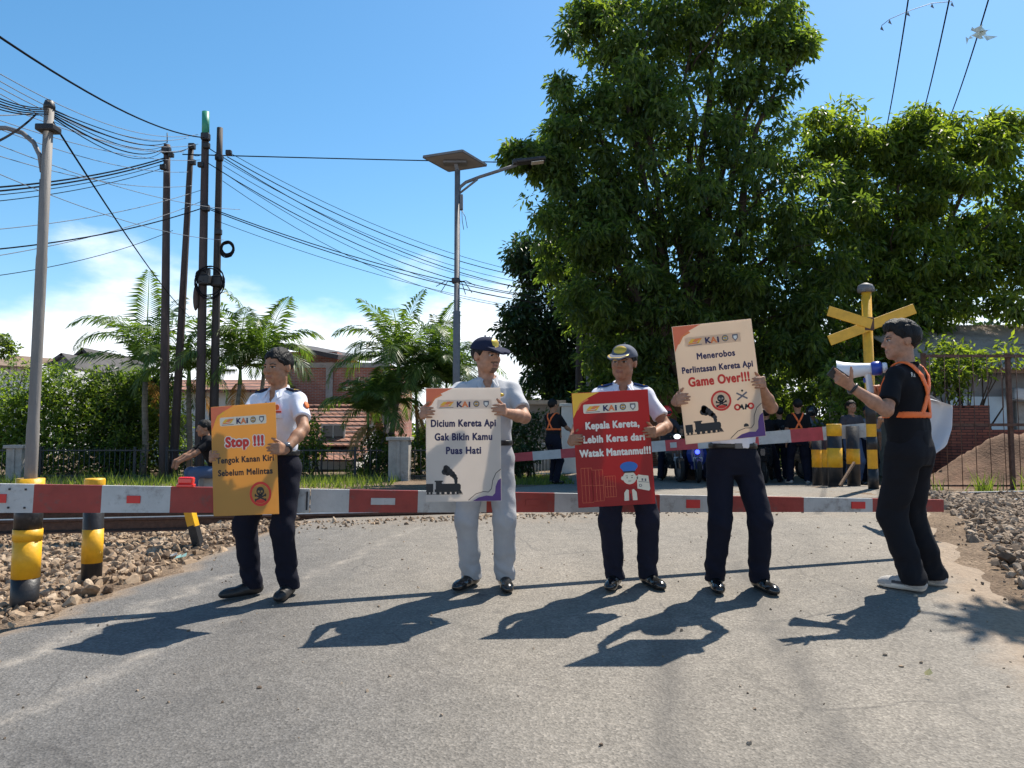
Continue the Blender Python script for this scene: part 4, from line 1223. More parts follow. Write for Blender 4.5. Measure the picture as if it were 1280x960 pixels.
# solar street lamp
D = 14.2
a = P(570, 590, D); z0 = G(a.x, D); a = Vector((a.x, D, z0))
t = empty('solar_street_lamp', a); tag(t, 'grey solar street lamp post with tilted panel and one curved arm', 'street lamp')
zt = P(570, 213, D).z - z0
m = MB(); m.tube([(0, 0, 0), (0, 0, zt * .55), (0, 0, zt * .551), (0, 0, zt)], [.07, .07, .056, .054], 12); m.build('post', M['steel'], t)
c = P(567, 203, D) - a
V = [P(529, 197, D - .15), P(561, 214.5, D + .40), P(608, 207.5, D + .15), P(578, 189.5, D - .40)]
V = [v - a for v in V]
m = MB(); nrm = (V[1] - V[0]).cross(V[3] - V[0]).normalized()
if nrm.z < 0: nrm = -nrm
th = .035
VV = V + [v + nrm * th for v in V]
m.add(VV, [(0, 1, 2, 3), (7, 6, 5, 4), (0, 4, 5, 1), (1, 5, 6, 2), (2, 6, 7, 3), (3, 7, 4, 0)])
M['panel_back'] = mat('solar_panel_backsheet', (.24, .225, .215), .6, .08)
M['solar_cell'] = mat('solar_cells', (.01, .015, .06), .15, .2)
pn = m.build('solar_panel', M['panel_back'], t)
m = MB()
for i in range(4): m.beam(V[i] + nrm * th * .5, V[(i + 1) % 4] + nrm * th * .5, .028, .045)
m.build('panel_frame', M['steel'], pn)
m = MB(); cc = sum(V, Vector()) / 4
m.add([cc + (v - cc) * .93 + nrm * (th + .004) for v in V], [(0, 1, 2, 3)]); m.build('cells', M['solar_cell'], pn)
m = MB(); m.beam(Vector((0, 0, zt - .02)), cc, .07, .07); m.box(cc - nrm * .03, (.45, .2, .04)); m.build('bracket', M['steel'], t)
arm = [P(572, 243, D), P(575, 234, D), P(582, 228, D), P(600, 221, D - .1), P(622, 214, D - .15), P(646, 206, D - .2)]
m = MB(); m.tube([v - a for v in arm], .033, 8); m.tube([P(574, 242, D) - a, P(597, 224, D - .1) - a], .022, 8); m.build('arm', M['steel'], t)
d = (arm[-1] - arm[-2]).normalized()
m = MB(); hc = P(664, 201, D - .25) - a
q = Matrix.Rotation(-.12, 3, 'Y')
m.box(hc, (.56, .22, .075), q, 0, .03); m.box(hc + Vector((-.26, 0, -.02)), (.2, .14, .1), q, 0, .03); lh = m.build('lamp_head', M['black_paint'], t)
M['lens'] = mat('lamp_lens', (.55, .50, .42), .25, .05)
m = MB(); m.box(hc + Vector((.12, -.02, -.043)), (.24, .17, .012), q, 0, .004); m.build('lens', M['lens'], lh)
m = MB(); m.box(Vector((.08, 0, P(0, 253, D).z - z0)), (.06, .1, .3), None, 0, .01); m.build('control_box', M['steel'], t)
m = MB(); m.tube([(.09, -.03, P(0, 263, D).z - z0), (.16, -.04, P(0, 272, D).z - z0), (.2, -.05, P(0, 286, D).z - z0)], .006, 4); m.tube([(.09, -.03, P(0, 262, D).z - z0), (.1, -.04, P(0, 276, D).z - z0), (.13, -.05, P(0, 288, D).z - z0)], .006, 4); m.build('loose_wire', M['wire_grey'], t)
m = MB()
for (p_, q_) in (((569, 352), (545, 358)), ((569, 352), (551, 365)), ((571, 352), (594, 357)), ((571, 353), (590, 366)), ((571, 352), (582, 368))):
    m.tube([P(*p_, D) - a, P((p_[0] + q_[0]) / 2, min(p_[1], q_[1]) - 1, D) - a, P(*q_, D) - a], .008, 5)
m.box(P(570, 351, D) - a, (.16, .16, .1), None, 0, .02)
m.build('spiked_guard', M['iron'], t)

# poles in front of the dark tree and behind the right tree
pole('dark wooden post left of the thin metal post in front of the dark tree', 722, 725, 378, 23.5, .13, .10, 'pole_dark', group='posts beside the dark tree')
pole('thin blue-grey metal post in front of the dark tree', 736, 735, 345, 23.2, .085, .06, 'steel', group='posts beside the dark tree')
pole('slim dark post tucked among leaves right of the thin metal post', 746, 744, 352, 24, .07, .05, 'pole_dark', group='posts beside the dark tree')
D = 21.6
a = P(1150, 590, D); z0 = G(a.x, D); a = Vector((a.x, D, z0))
t = empty('utility_pole', a); tag(t, 'utility pole with crossarm rising out of the right tree', 'pole')
zt = P(0, 165, D).z - z0
m = MB(); m.tube([(0, 0, 0), (0, 0, zt)], [.14, .09], 12); m.build('shaft', M['pole_grey'], t)
ca, cb = P(1105, 176, D) - a, P(1186, 168, D) - a
m = MB(); m.beam(ca, cb, .1, .12, 0, .01); m.build('crossarm', M['pole_grey'], t)
for px, py in ((1106, 171), (1148, 164), (1182, 160)):
    m = MB(); m.lathe([(.02, 0), (.06, .04), (.03, .06), (.07, .1), (.03, .13), (.05, .17), (.02, .2)], P(px, py + 6, D) - a, 10); m.build('insulator', M['pole_brown'], t)

# ------------------------------------------------------------------ overhead cables
def cable(a, b, sag, r, label, group=None, n=18, mk='wire'):
    a, b = Vector(a), Vector(b); c = (a + b) / 2
    m = MB()
    pts = [a.lerp(b, i / n) - Vector((0, 0, 4 * sag * (i / n) * (1 - i / n))) - c for i in range(n + 1)]
    m.tube(pts, r, 5)
    o = m.build('overhead_cable', M[mk]); o.location = c
    tag(o, label, 'cable', group)
gb = 'overhead cables'
tp = P(62, 133, DP)
for k in range(5):          # bundle through the near pole
    e = P(209 - k * .2, 176 + 2.2 * k, DD)
    cable(tp + Vector((0, 0, -.02 - .012 * k)), e, .10 + .05 * k, .005 + .003 * (k % 2), 'black cable in the bundle from the bare metal pole to the four posts', gb)
    cable(P(-60, 92 + 5 * k, 3.2 + .1 * k), tp + Vector((0, 0, -.01 - .012 * k)), .05, .004, 'black cable in the bundle leaving the frame left of the bare metal pole', gb)
cable(P(-30, 26, 7), P(256, 172, DD), .25, .014, 'thick cable from the top left edge down to the green tipped post', gb)
for k, (y0, y1) in enumerate(((75, 168), (84, 172), (93, 180), (100, 186))):
    cable(P(-30, y0, 8), P(248 - 12 * (k % 2), y1, DD), .35, .006, 'thin cable from the upper left edge to the four posts', gb, mk='wire_grey')
for k, (y0, y1) in enumerate(((236, 197), (241, 200), (246, 204), (254, 209))):
    cable(P(-30, y0, 12), P(207, y1, DD), .12, .016 if k < 2 else .008, 'black cable from the left edge rising to the leftmost dark post', gb)
for k, (y0, y1) in enumerate(((312, 259), (346, 288), (287, 236), (322, 250))):
    cable(P(-30, y0 + 2, 12), P(256 - 40 * (k == 1), y1, DD), .15, .013 if k == 0 else .007, 'single low cable from the left edge to the four posts', gb, mk='wire' if k < 2 else 'wire_grey')
for k, (y0, x1, y1) in enumerate(((170, 300, 262), (186, 240, 232), (140, 250, 200), (150, 235, 215), (118, 230, 190), (205, 280, 300))):
    cable(P(-30, y0, 9), P(x1, y1, DD), .2, .006, 'thin cable slanting down across the four posts', gb, mk='wire_grey')
cable(tp + Vector((.03, 0, -.12)), P(236, 395, DD - .2), .12, .008, 'stay wire slanting from the bare metal pole down to the posts')
for (py, pyb) in ((143, 207),): cable(tp + Vector((-.1, 0, -.06)), P(-40, 190, 3.5), .04, .007, 'cable drooping from the bare metal pole top to the left edge')
cable(tp + Vector((-.1, 0, -.05)), P(-60, 140, 4.5), .02, .004, 'thin wire leaving the bare metal pole top to the left', mk='wire_grey')
ends = [(725, 352), (727, 356), (729, 362), (722, 366), (735, 370), (738, 374), (728, 378), (725, 385)]
sts = [(287, 191), (284, 196), (280, 201), (279, 207), (262, 186), (260, 204), (278, 215), (278, 226)]
for k in range(8):
    cable(P(*sts[k], DD), P(*ends[k], 23.2), .55 + .06 * k, .012 if k in (1, 4, 5) else .0075, 'cable in the sagging fan from the four posts to the dark tree', gb)
for k, (s_, e_) in enumerate((((262, 260), (728, 380)), ((262, 262), (728, 387)), ((268, 275), (730, 395)))):
    cable(P(*s_, DD), P(*e_, 23.2), .35, .013 if k < 2 else .007, 'lower cable of the sagging fan from the four posts to the dark tree', gb)
cable(P(228, 193, DD), P(1420, 209, 23), .12, .015, 'long level cable crossing the whole view past the lamp head')
for k in range(3): cable(P(210 + k * 30, 190 + 3 * k, DD), P(244 + k * 14, 180 + 8 * k, DD), .08, .01, 'short jumper cable between the dark posts', gb, 8)
cable(P(1137, -12, 12.5), P(1106, 170, D), .12, .014, 'overhead wire at top right, left of the three')
cable(P(1189, -12, 12.5), P(1148, 163, D), .12, .014, 'overhead wire at top right, middle of the three')
cable(P(1239, -12, 12.5), P(1182, 160, D), .12, .014, 'overhead wire at top right with a scrap caught on it')
m = MB()
for k in range(7):
    p = Vector(rng.normal(0, .07, 3)); m.add([p, p + Vector(rng.normal(0, .09, 3)), p + Vector(rng.normal(0, .09, 3))], [(0, 1, 2)])
    m.add([p + Vector((0, .01, 0)), p + Vector((.09, .01, .02)), p + Vector((.04, .02, .08))], [(0, 2, 1)])
o = m.build('plastic_scrap', mat('plastic_scrap', (.45, .55, .55), .4, .5, 9)); o.location = P(1224, 42, 13.5); tag(o, 'torn pale plastic kite scrap caught on the right wire', 'plastic scrap')
m = MB(); q = [P(1102, 32, 13), P(1112, 24, 13), P(1135, 14, 13), P(1165, 4, 13), P(1190, 2, 13)]
m.tube([v - q[0] for v in q], .006, 5)
for k in range(6):
    p = q[k % 5] - q[0]; m.add([p, p + Vector((.05, .02, -.09)), p + Vector((-.03, 0, -.07))], [(0, 1, 2)])
o = m.build('string_tangle', M['wire_grey']); o.location = q[0]; tag(o, 'tangled string hanging between the wires at top right', 'string')

# ------------------------------------------------------------------ barrier arms
def barrier(name, label, A, B, h0, h1, th, segs, plates, pxs):
    """Box boom from A to B split in painted segments; segs: (px0, px1, colour)."""
    A, B = Vector(A), Vector(B)
    t = empty(name, A); tag(t, label, 'barrier')
    d = (B - A); L = d.length; u = d.normalized(); up = Vector((0, 0, 1)); nrm = u.cross(up).normalized(); upv = nrm.cross(u)
    rot = Matrix((u, -nrm, upv)).transposed()
    def at_px(px):
        # parameter along the arm whose image column is px
        lo, hi = -.2, 1.2
        for _ in range(40):
            mid = (lo + hi) / 2; q = A + d * mid
            if 640 + F * q.x / q.y < px: lo = mid
            else: hi = mid
        return lo
    for (p0, p1, mk) in segs:
        s0, s1 = at_px(p0), at_px(p1)
        k0, k1 = h0 + (h1 - h0) * s0, h0 + (h1 - h0) * s1
        c0, c1 = d * s0, d * s1
        V = []
        for c, k in ((c0, k0), (c1, k1)):
            for a, b in ((-1, -1), (1, -1), (1, 1), (-1, 1)): V.append(c + nrm * (a * -th / 2) + upv * (b * k / 2))
        m = MB(); m.add(V, [(0, 3, 2, 1), (4, 5, 6, 7), (0, 1, 5, 4), (1, 2, 6, 5), (2, 3, 7, 6), (3, 0, 4, 7)])
        m.build('red_section' if mk == 'red_paint' else 'white_section', M[mk], t)
    for (p, wpx, hf, mk) in plates:
        s0, s1 = at_px(p - wpx / 2), at_px(p + wpx / 2); k = (h0 + (h1 - h0) * s0)
        c = d * ((s0 + s1) / 2) + nrm * (th / 2 + .004)
        m = MB(); m.box(c, (L * (s1 - s0), .008, k * hf), rot, 0, .002); m.build('reflector_plate', M[mk], t)
    return t, at_px, d, upv, nrm, rot
A = P(-70, 622, 4.88); B = P(1173, 632, 6.25)
S = [(-70, -38, 'red_paint'), (-38, 48, 'white_paint'), (48, 132, 'red_paint'), (132, 217, 'white_paint'), (217, 300, 'red_paint'), (300, 389, 'white_paint'), (390.5, 438, 'white_paint'), (438, 523, 'red_paint'), (523, 608, 'white_paint'),
     (608, 692, 'red_paint'), (692, 757, 'white_paint'), (757, 822, 'red_paint'), (822, 910, 'white_paint'), (910, 1000, 'red_paint'), (1000, 1085, 'white_paint'), (1085, 1173, 'red_paint')]
PL = [(6, 18, .3, 'reflector'), (172, 17, .28, 'reflector'), (480, 30, .3, 'white_paint'), (665, 18, .3, 'red_paint'), (863, 17, .5, 'reflector'), (1067, 17, .5, 'reflector')]
tb, at_px, d_, upv, nrm_, rot_ = barrier('barrier_arm', 'long red and white level crossing barrier arm lowered behind the four men', A, B, .194, .101, .04, S, PL, None)
s = at_px(235)
m = MB(); m.box(d_ * s + upv * (.09 + .04), (.10, .07, .05), rot_, 0, .012); m.box(d_ * s + upv * (.085 + .012), (.11, .08, .02), rot_, 0, .005); m.build('red_lamp', M['red_lamp'], tb)
for p in (18, 38):
    for q_ in (-.06, .06):
        m = MB(); m.box(d_ * at_px(p) + nrm_ * .023 + upv * q_, (.013, .008, .013), rot_, 0, .002); m.build('bolt', M['iron'], tb)
m = MB(); m.box(d_ * at_px(386) + nrm_ * .022, (.012, .008, .13), rot_); m.build('joint_strap', M['iron'], tb)
# far barrier
A2 = P(575, 577, 16.2); B2 = P(1092, 537, 12.6)
M['red_far'] = mat('crimson_paint', (.42, .05, .06), .5, .2, 6)
S2 = [(575, 605, 'white_paint'), (605, 667, 'red_far'), (667, 702, 'white_paint'), (702, 742, 'red_far'), (742, 782, 'white_paint'), (782, 812, 'red_far'), (812, 832, 'white_paint'), (832, 872, 'red_far'), (872, 910, 'white_paint'), (910, 948, 'red_far'), (948, 988, 'white_paint'), (988, 1028, 'red_far'), (1028, 1057, 'white_paint'), (1057, 1092, 'white_paint')]
tb2, at2, d2, upv2, nrm2, rot2 = barrier('barrier_arm', 'second red and white barrier arm beyond the rails in front of the waiting riders', A2, B2, .16, .24, .10, S2, [(842, 8, .5, 'white_paint')], None)

# ------------------------------------------------------------------ bollards
def bollard(label, px, pyb, w_px, bandlist, ptop, group, D=None, name='bollard', square=False):
    g = ground_at(px, pyb) if D is None else Vector((P(px, 590, D).x, D, G(P(px, 590, D).x, D)))
    Dd = g.y; r = w_px * Dd / F / 2
    t = empty(name, g); tag(t, label, 'bollard', group)
    zz = lambda py: P(px, py, Dd).z - g.z
    m = MB(); m.tube([(0, 0, -.2), (0, 0, zz(ptop) - .01)], r * .97, 18); m.build('tube', M['black_paint'], t)
    for (a, b, mk) in bandlist:
        m = MB()
        if b == ptop: m.lathe([(r, zz(a)), (r, zz(b) - .012), (r * .93, zz(b)), (0.001, zz(b) + .002)], (0, 0, 0), 20)
        else: m.tube([(0, 0, zz(a)), (0, 0, zz(b))], r, 20)
        m.build('yellow_band' if mk == 'yellow_paint' else 'black_band', M[mk], t)
    return t
bollard('black and yellow round bollard in the ballast between pole and stop poster', 114, 728, 24, [(703, 661, 'yellow_paint'), (625, 598, 'yellow_paint')], 598, None)
gbn = 'black and yellow bollards beyond the rails'
bollard('black and yellow bollard at the tip of the far barrier, in front', 1044, 607, 18, [(545, 530, 'yellow_paint'), (584, 560, 'yellow_paint')], 530, gbn, 12.4)
bollard('black and yellow bollard left in the cluster behind the front one', 1022, 603, 13, [(584, 562, 'yellow_paint')], 545, gbn, 13.6)
bollard('black and yellow bollard middle in the cluster behind the front one', 1034, 604, 12, [(584, 562, 'yellow_paint')], 540, gbn, 13.2)
bollard('dusty black bollard with one yellow band right of the front one', 1067, 606, 16, [(580, 561, 'yellow_paint')], 532, gbn, 12.6)
m = MB(); a, b = P(1050, 607, 11.9), P(1068, 578, 12.1); m.beam((0, 0, 0), b - a, .035, .035); o = m.build('wooden_stick', M['wood']); o.location = a; tag(o, 'wooden stick leaning on the bollards beyond the rails', 'stick')
# leaning angle iron post
g = ground_at(247, 684); t = empty('marker_post', g); tag(t, 'short leaning yellow and black angle iron post in the ballast', 'post')
tpp = P(228, 610, g.y) - g
for (f0, f1, mk, nm) in ((-.1, .36, 'black_paint', 'black_foot'), (.36, 1.0, 'yellow_paint', 'yellow_shaft')):
    m = MB(); a, b = tpp * f0, tpp * f1
    m.beam(a + Vector((.045, 0, 0)), b + Vector((.045, 0, 0)), .10, .012); m.beam(a + Vector((-.012, .05, 0)), b + Vector((-.012, .05, 0)), .012, .11); m.build(nm, M[mk], t)

# ------------------------------------------------------------------ crossing sign
D = 11.2
a = P(1092, 610, D); z0 = G(a.x, D); a = Vector((a.x, D, z0))
t = empty('crossing_sign', a); tag(t, 'yellow X shaped railway crossing sign on a yellow post', 'sign')
zt = P(0, 362, D).z - z0
m = MB(); m.tube([(0, 0, -.1), (-.02, 0, zt)], [.072, .070], 16); m.build('post', M['yellow_sign'], t)
zq = lambda py: P(0, py, D).z - z0
for ya, yb, mk in ((612, 586, 'black_paint'), (562, 546, 'black_paint'), (530, 500, 'black_paint')):
    m = MB(); m.tube([(-.02 * zq(ya) / zt, 0, zq(ya)), (-.02 * zq(yb) / zt, 0, zq(yb))], .0755, 16); m.build('black_band', M[mk], t)
c = P(1085, 406, D) - a
for (p, q, k) in (((1031, 390), (1139, 423), 0), ((1033, 427), (1139, 387), 1)):
    pa_, pb_ = P(*p, D) - a, P(*q, D) - a
    dd = pb_ - pa_; rot = Matrix.Rotation(-math.atan2(dd.z, dd.x), 3, 'Y')
    if k == 0:
        e = pa_ + dd.normalized() * (dd.length * .5)
        m = MB(); m.box((pa_ + e) / 2 + Vector((0, -.115, 0)), ((e - pa_).length, .02, .155), rot, 0, .008)
    else:
        m = MB(); m.box((pa_ + pb_) / 2 + Vector((0, -.1, 0)), (dd.length, .02, .155), rot, 0, .008)
    br = m.build('cross_board', M['yellow_sign'], t)
m = MB(); m.box(c + Vector((-.03, -.09, 0)), (.14, .06, .2), None, 0, .01); m.build('clamp', M['rust'], t)
m = MB(); m.lathe([(.11, -.06), (.12, 0), (.1, .05), (.03, .08)], Vector((-.03, 0, zt + .02)), 16); m.box((-.03, -.02, zt - .02), (.2, .16, .05), None, 0, .01); m.build('bell', M['steel'], t)

# litter
def scrap(px, py, s, col, label, name='litter'):
    g = ground_at(px, py); m = MB()
    for k in range(4):
        q = Vector(rng.normal(0, s * .4, 3)); q.z = abs(q.z) * .3 + .012
        m.add([q, q + Vector((s, rng.normal(0, s * .3), .01)), q + Vector((s * .8, s * .7, .02 + abs(rng.normal(0, s * .3)))), q + Vector((0, s * .6, .01))], [(0, 1, 2, 3)])
    o = m.build(name, mat(name + '_mat', col, .6, .2)); o.location = g + Vector((0, 0, .02)); tag(o, label, 'litter')
scrap(222, 703, .05, (.30, .50, .46), 'pale green plastic scrap among the ballast stones', 'plastic_scrap')
scrap(1160, 854, .022, (.42, .36, .16), 'dry yellowish leaf lying on the asphalt at lower right', 'fallen_leaf')
scrap(216, 700, .03, (.5, .5, .48), 'small white scrap among the ballast stones', 'paper_scrap')
# ------------------------------------------------------------------ people: signed distance fields -> one continuous surface
class Field:
    def __init__(s, lo, hi, h):
        s.lo = np.array(lo, np.float32); s.h = h
        n = np.ceil((np.array(hi) - s.lo) / h).astype(int) + 1
        s.n = n
        s.a = np.full(n, 1.0, np.float32)
        s.ax = [s.lo[k] + h * np.arange(n[k], dtype=np.float32) for k in range(3)]
    def box(s, lo, hi):
        i0 = np.clip(np.floor((np.array(lo) - s.lo) / s.h).astype(int), 0, s.n)
        i1 = np.clip(np.ceil((np.array(hi) - s.lo) / s.h).astype(int) + 1, 0, s.n)
        sl = tuple(slice(i0[k], i1[k]) for k in range(3))
        X = s.ax[0][sl[0]][:, None, None]; Y = s.ax[1][sl[1]][None, :, None]; Z = s.ax[2][sl[2]][None, None, :]
        return sl, X, Y, Z
    def _merge(s, sl, d, k, sub):
        a = s.a[sl]
        if a.size == 0: return
        if sub: d = -d
        if k > 0:
            hh = np.maximum(k - np.abs(a - d), 0) / k
            r = (np.maximum(a, d) + hh * hh * k / 4) if sub else (np.minimum(a, d) - hh * hh * k / 4)
        else: r = np.maximum(a, d) if sub else np.minimum(a, d)
        s.a[sl] = r
    def cone(s, A, B, r1, r2, k=.02, flat=None, sub=False):
        """Round cone; flat=(axis, factor) squeezes the section along an axis."""
        A = np.array(A, float); B = np.array(B, float)
        rm = max(r1, r2) + k + 3 * s.h
        sl, X, Y, Z = s.box(np.minimum(A, B) - rm, np.maximum(A, B) + rm)
        d = B - A; L2 = max(1e-9, d @ d)
        px, py, pz = X - A[0], Y - A[1], Z - A[2]
        t = np.clip((px * d[0] + py * d[1] + pz * d[2]) / L2, 0, 1)
        qx, qy, qz = px - t * d[0], py - t * d[1], pz - t * d[2]
        g = 1
        if flat is not None:
            n = np.array(flat[0], float); n /= np.linalg.norm(n); f = flat[1]
            c = (qx * n[0] + qy * n[1] + qz * n[2]) * (1 / f - 1)
            qx, qy, qz = qx + c * n[0], qy + c * n[1], qz + c * n[2]; g = f if f < 1 else 1
        s._merge(sl, (np.sqrt(qx * qx + qy * qy + qz * qz) - (r1 + t * (r2 - r1))) * g, k, sub)
    def ell(s, c, r, Rm=None, k=.02, sub=False, fn=None):
        c = np.array(c, float); r = np.array(r, float)
        rm = (r.max() if Rm is not None else r) + k + 3 * s.h
        sl, X, Y, Z = s.box(c - rm, c + rm)
        x, y, z = X - c[0], Y - c[1], Z - c[2]
        if Rm is not None:
            x, y, z = (x * Rm[0][i] + y * Rm[1][i] + z * Rm[2][i] for i in range(3))
        k0 = np.sqrt((x / r[0]) ** 2 + (y / r[1]) ** 2 + (z / r[2]) ** 2)
        k1 = np.sqrt((x / r[0] ** 2) ** 2 + (y / r[1] ** 2) ** 2 + (z / r[2] ** 2) ** 2) + 1e-6
        s._merge(sl, k0 * (k0 - 1) / k1, k, sub)
    def loft(s, zs, cx, cy, a, b, k=.02, p=2.2, sub=False):
        zs = np.array(zs, float)
        rm = max(max(a), max(b)) + k + .03
        sl, X, Y, Z = s.box([min(cx) - rm, min(cy) - rm, zs[0] - k - .03], [max(cx) + rm, max(cy) + rm, zs[-1] + k + .03])
        zc = np.clip(Z, zs[0], zs[-1])
        f = lambda v: np.interp(zc.ravel(), zs, v).reshape(zc.shape).astype(np.float32)
        A, B = f(a), f(b)
        u = np.abs((X - f(cx)) / A); v = np.abs((Y - f(cy)) / B)
        rr = (u ** p + v ** p) ** (1 / p)
        d = (rr - 1) * np.minimum(A, B)
        dz = np.abs(Z - zc)
        s._merge(sl, np.where(dz > 0, np.sqrt(np.maximum(d, 0) ** 2 + dz ** 2) + np.minimum(d, 0) * 0 + np.where(d < 0, 0, 0), d), k, sub)
    def rbox(s, c, hs, Rm=None, r=.005, k=0, sub=False):
        c = np.array(c, float); hs = np.array(hs, float)
        rm = np.linalg.norm(hs) + r + k + 2 * s.h
        sl, X, Y, Z = s.box(c - rm, c + rm)
        x, y, z = X - c[0], Y - c[1], Z - c[2]
        if Rm is not None:
            x, y, z = (x * Rm[0][i] + y * Rm[1][i] + z * Rm[2][i] for i in range(3))
        qx, qy, qz = np.abs(x) - hs[0] + r, np.abs(y) - hs[1] + r, np.abs(z) - hs[2] + r
        x0, y0, z0 = np.maximum(qx, 0), np.maximum(qy, 0), np.maximum(qz, 0)
        s._merge(sl, np.sqrt(x0 * x0 + y0 * y0 + z0 * z0) + np.minimum(np.maximum(qx, np.maximum(qy, qz)), 0) - r, k, sub)
    def cut(s, p, n, k=0.004):
        """Remove what lies on the side n points to."""
        p = np.array(p, float); n = np.array(n, float); n /= np.linalg.norm(n)
        X = s.ax[0][:, None, None]; Y = s.ax[1][None, :, None]; Z = s.ax[2][None, None, :]
        d = (X - p[0]) * n[0] + (Y - p[1]) * n[1] + (Z - p[2]) * n[2]
        s.a = np.maximum(s.a, d.astype(np.float32))
    def fold(s, amp, fx, fy, fz, ph=0, mask=None):
        X = s.ax[0][:, None, None]; Y = s.ax[1][None, :, None]; Z = s.ax[2][None, None, :]
        w1 = np.sin(fx * X + fz * .35 * Z + ph) * .6; w2 = np.sin(fy * Y - fz * .3 * Z + ph * 1.7) * .6
        v = np.sin(fz * Z + 2.2 * w1 + 2.0 * w2 + ph) + .5 * np.sin(fz * 1.9 * Z + fx * .8 * X - 2 * w2 + ph * 2)
        if mask is not None: v = v * mask(Z)
        s.a = s.a + (amp * v).astype(np.float32)
    def mesh(s):
        a = s.a; h = s.h
        ins = a < 0
        n = ins[:-1, :-1, :-1].astype(np.int8)
        cs = [(i, j, k) for i in (0, 1) for j in (0, 1) for k in (0, 1)]
        sh = [m - 1 for m in a.shape]
        tot = np.zeros(sh, np.int8)
        for (i, j, k) in cs: tot += ins[i:i + sh[0], j:j + sh[1], k:k + sh[2]]
        cells = (tot > 0) & (tot < 8)
        ci = np.argwhere(cells)
        vid = np.full(sh, -1, np.int32); vid[cells] = np.arange(len(ci))
        acc = np.zeros((len(ci), 3)); cnt = np.zeros(len(ci))
        val = {c: a[ci[:, 0] + c[0], ci[:, 1] + c[1], ci[:, 2] + c[2]] for c in cs}
        for c in cs:
            for ax in range(3):
                if c[ax]: continue
                e = list(c); e[ax] = 1; e = tuple(e)
                f0, f1 = val[c], val[e]
                m = (f0 < 0) != (f1 < 0)
                t = np.where(m, f0 / np.where(m, f0 - f1, 1), 0)
                p = np.zeros((len(ci), 3)); p[:] = c; p[:, ax] += t
                acc += p * m[:, None]; cnt += m
        V = s.lo + h * (ci + acc / np.maximum(cnt, 1)[:, None])
        Fs = []
        for ax in range(3):
            o1, o2 = (ax + 1) % 3, (ax + 2) % 3
            sl0 = [slice(None)] * 3; sl1 = [slice(None)] * 3
            sl0[ax] = slice(0, -1); sl1[ax] = slice(1, None)
            e = ins[tuple(sl0)] != ins[tuple(sl1)]
            q = np.argwhere(e)
            q = q[(q[:, o1] > 0) & (q[:, o2] > 0) & (q[:, o1] < sh[o1]) & (q[:, o2] < sh[o2]) & (q[:, ax] < sh[ax])]
            inn = ins[q[:, 0], q[:, 1], q[:, 2]]
            def vv(d1, d2):
                r = q.copy(); r[:, o1] -= d1; r[:, o2] -= d2
                return vid[r[:, 0], r[:, 1], r[:, 2]]
            f = np.stack([vv(1, 1), vv(0, 1), vv(0, 0), vv(1, 0)], 1)
            f = np.where(inn[:, None], f, f[:, ::-1])
            Fs.append(f)
        F_ = np.concatenate(Fs)
        F_ = F_[(F_ >= 0).all(1)]
        return V, F_

def relax(V, Fc, it=1, lam=.5):
    """Laplacian smoothing on quads."""
    V = V.copy()
    e = np.concatenate([Fc[:, [0, 1]], Fc[:, [1, 2]], Fc[:, [2, 3]], Fc[:, [3, 0]]])
    for _ in range(it):
        acc = np.zeros_like(V); cnt = np.zeros(len(V))
        np.add.at(acc, e[:, 0], V[e[:, 1]]); np.add.at(cnt, e[:, 0], 1)
        np.add.at(acc, e[:, 1], V[e[:, 0]]); np.add.at(cnt, e[:, 1], 1)
        V += lam * (acc / np.maximum(cnt, 1)[:, None] - V)
    return V

def unit(v):
    v = np.array(v, float); return v / (np.linalg.norm(v) + 1e-9)

def two_bone(A, T, l1, l2, pole):
    A, T = np.array(A, float), np.array(T, float)
    d = T - A; L = np.linalg.norm(d)
    if L > (l1 + l2) * .995: T = A + d / L * (l1 + l2) * .995; d = T - A; L = np.linalg.norm(d)
    L = max(L, abs(l1 - l2) * 1.02 + 1e-3)
    u = d / np.linalg.norm(d)
    x = (l1 * l1 - l2 * l2 + L * L) / (2 * L); h = math.sqrt(max(0, l1 * l1 - x * x))
    p = np.array(pole, float); p = p - u * (p @ u); p = p / (np.linalg.norm(p) + 1e-9)
    return A + u * x + p * h, T

def rodr(v, ax, ang):
    ax = unit(ax); v = np.array(v, float)
    return v * math.cos(ang) + np.cross(ax, v) * math.sin(ang) + ax * (ax @ v) * (1 - math.cos(ang))

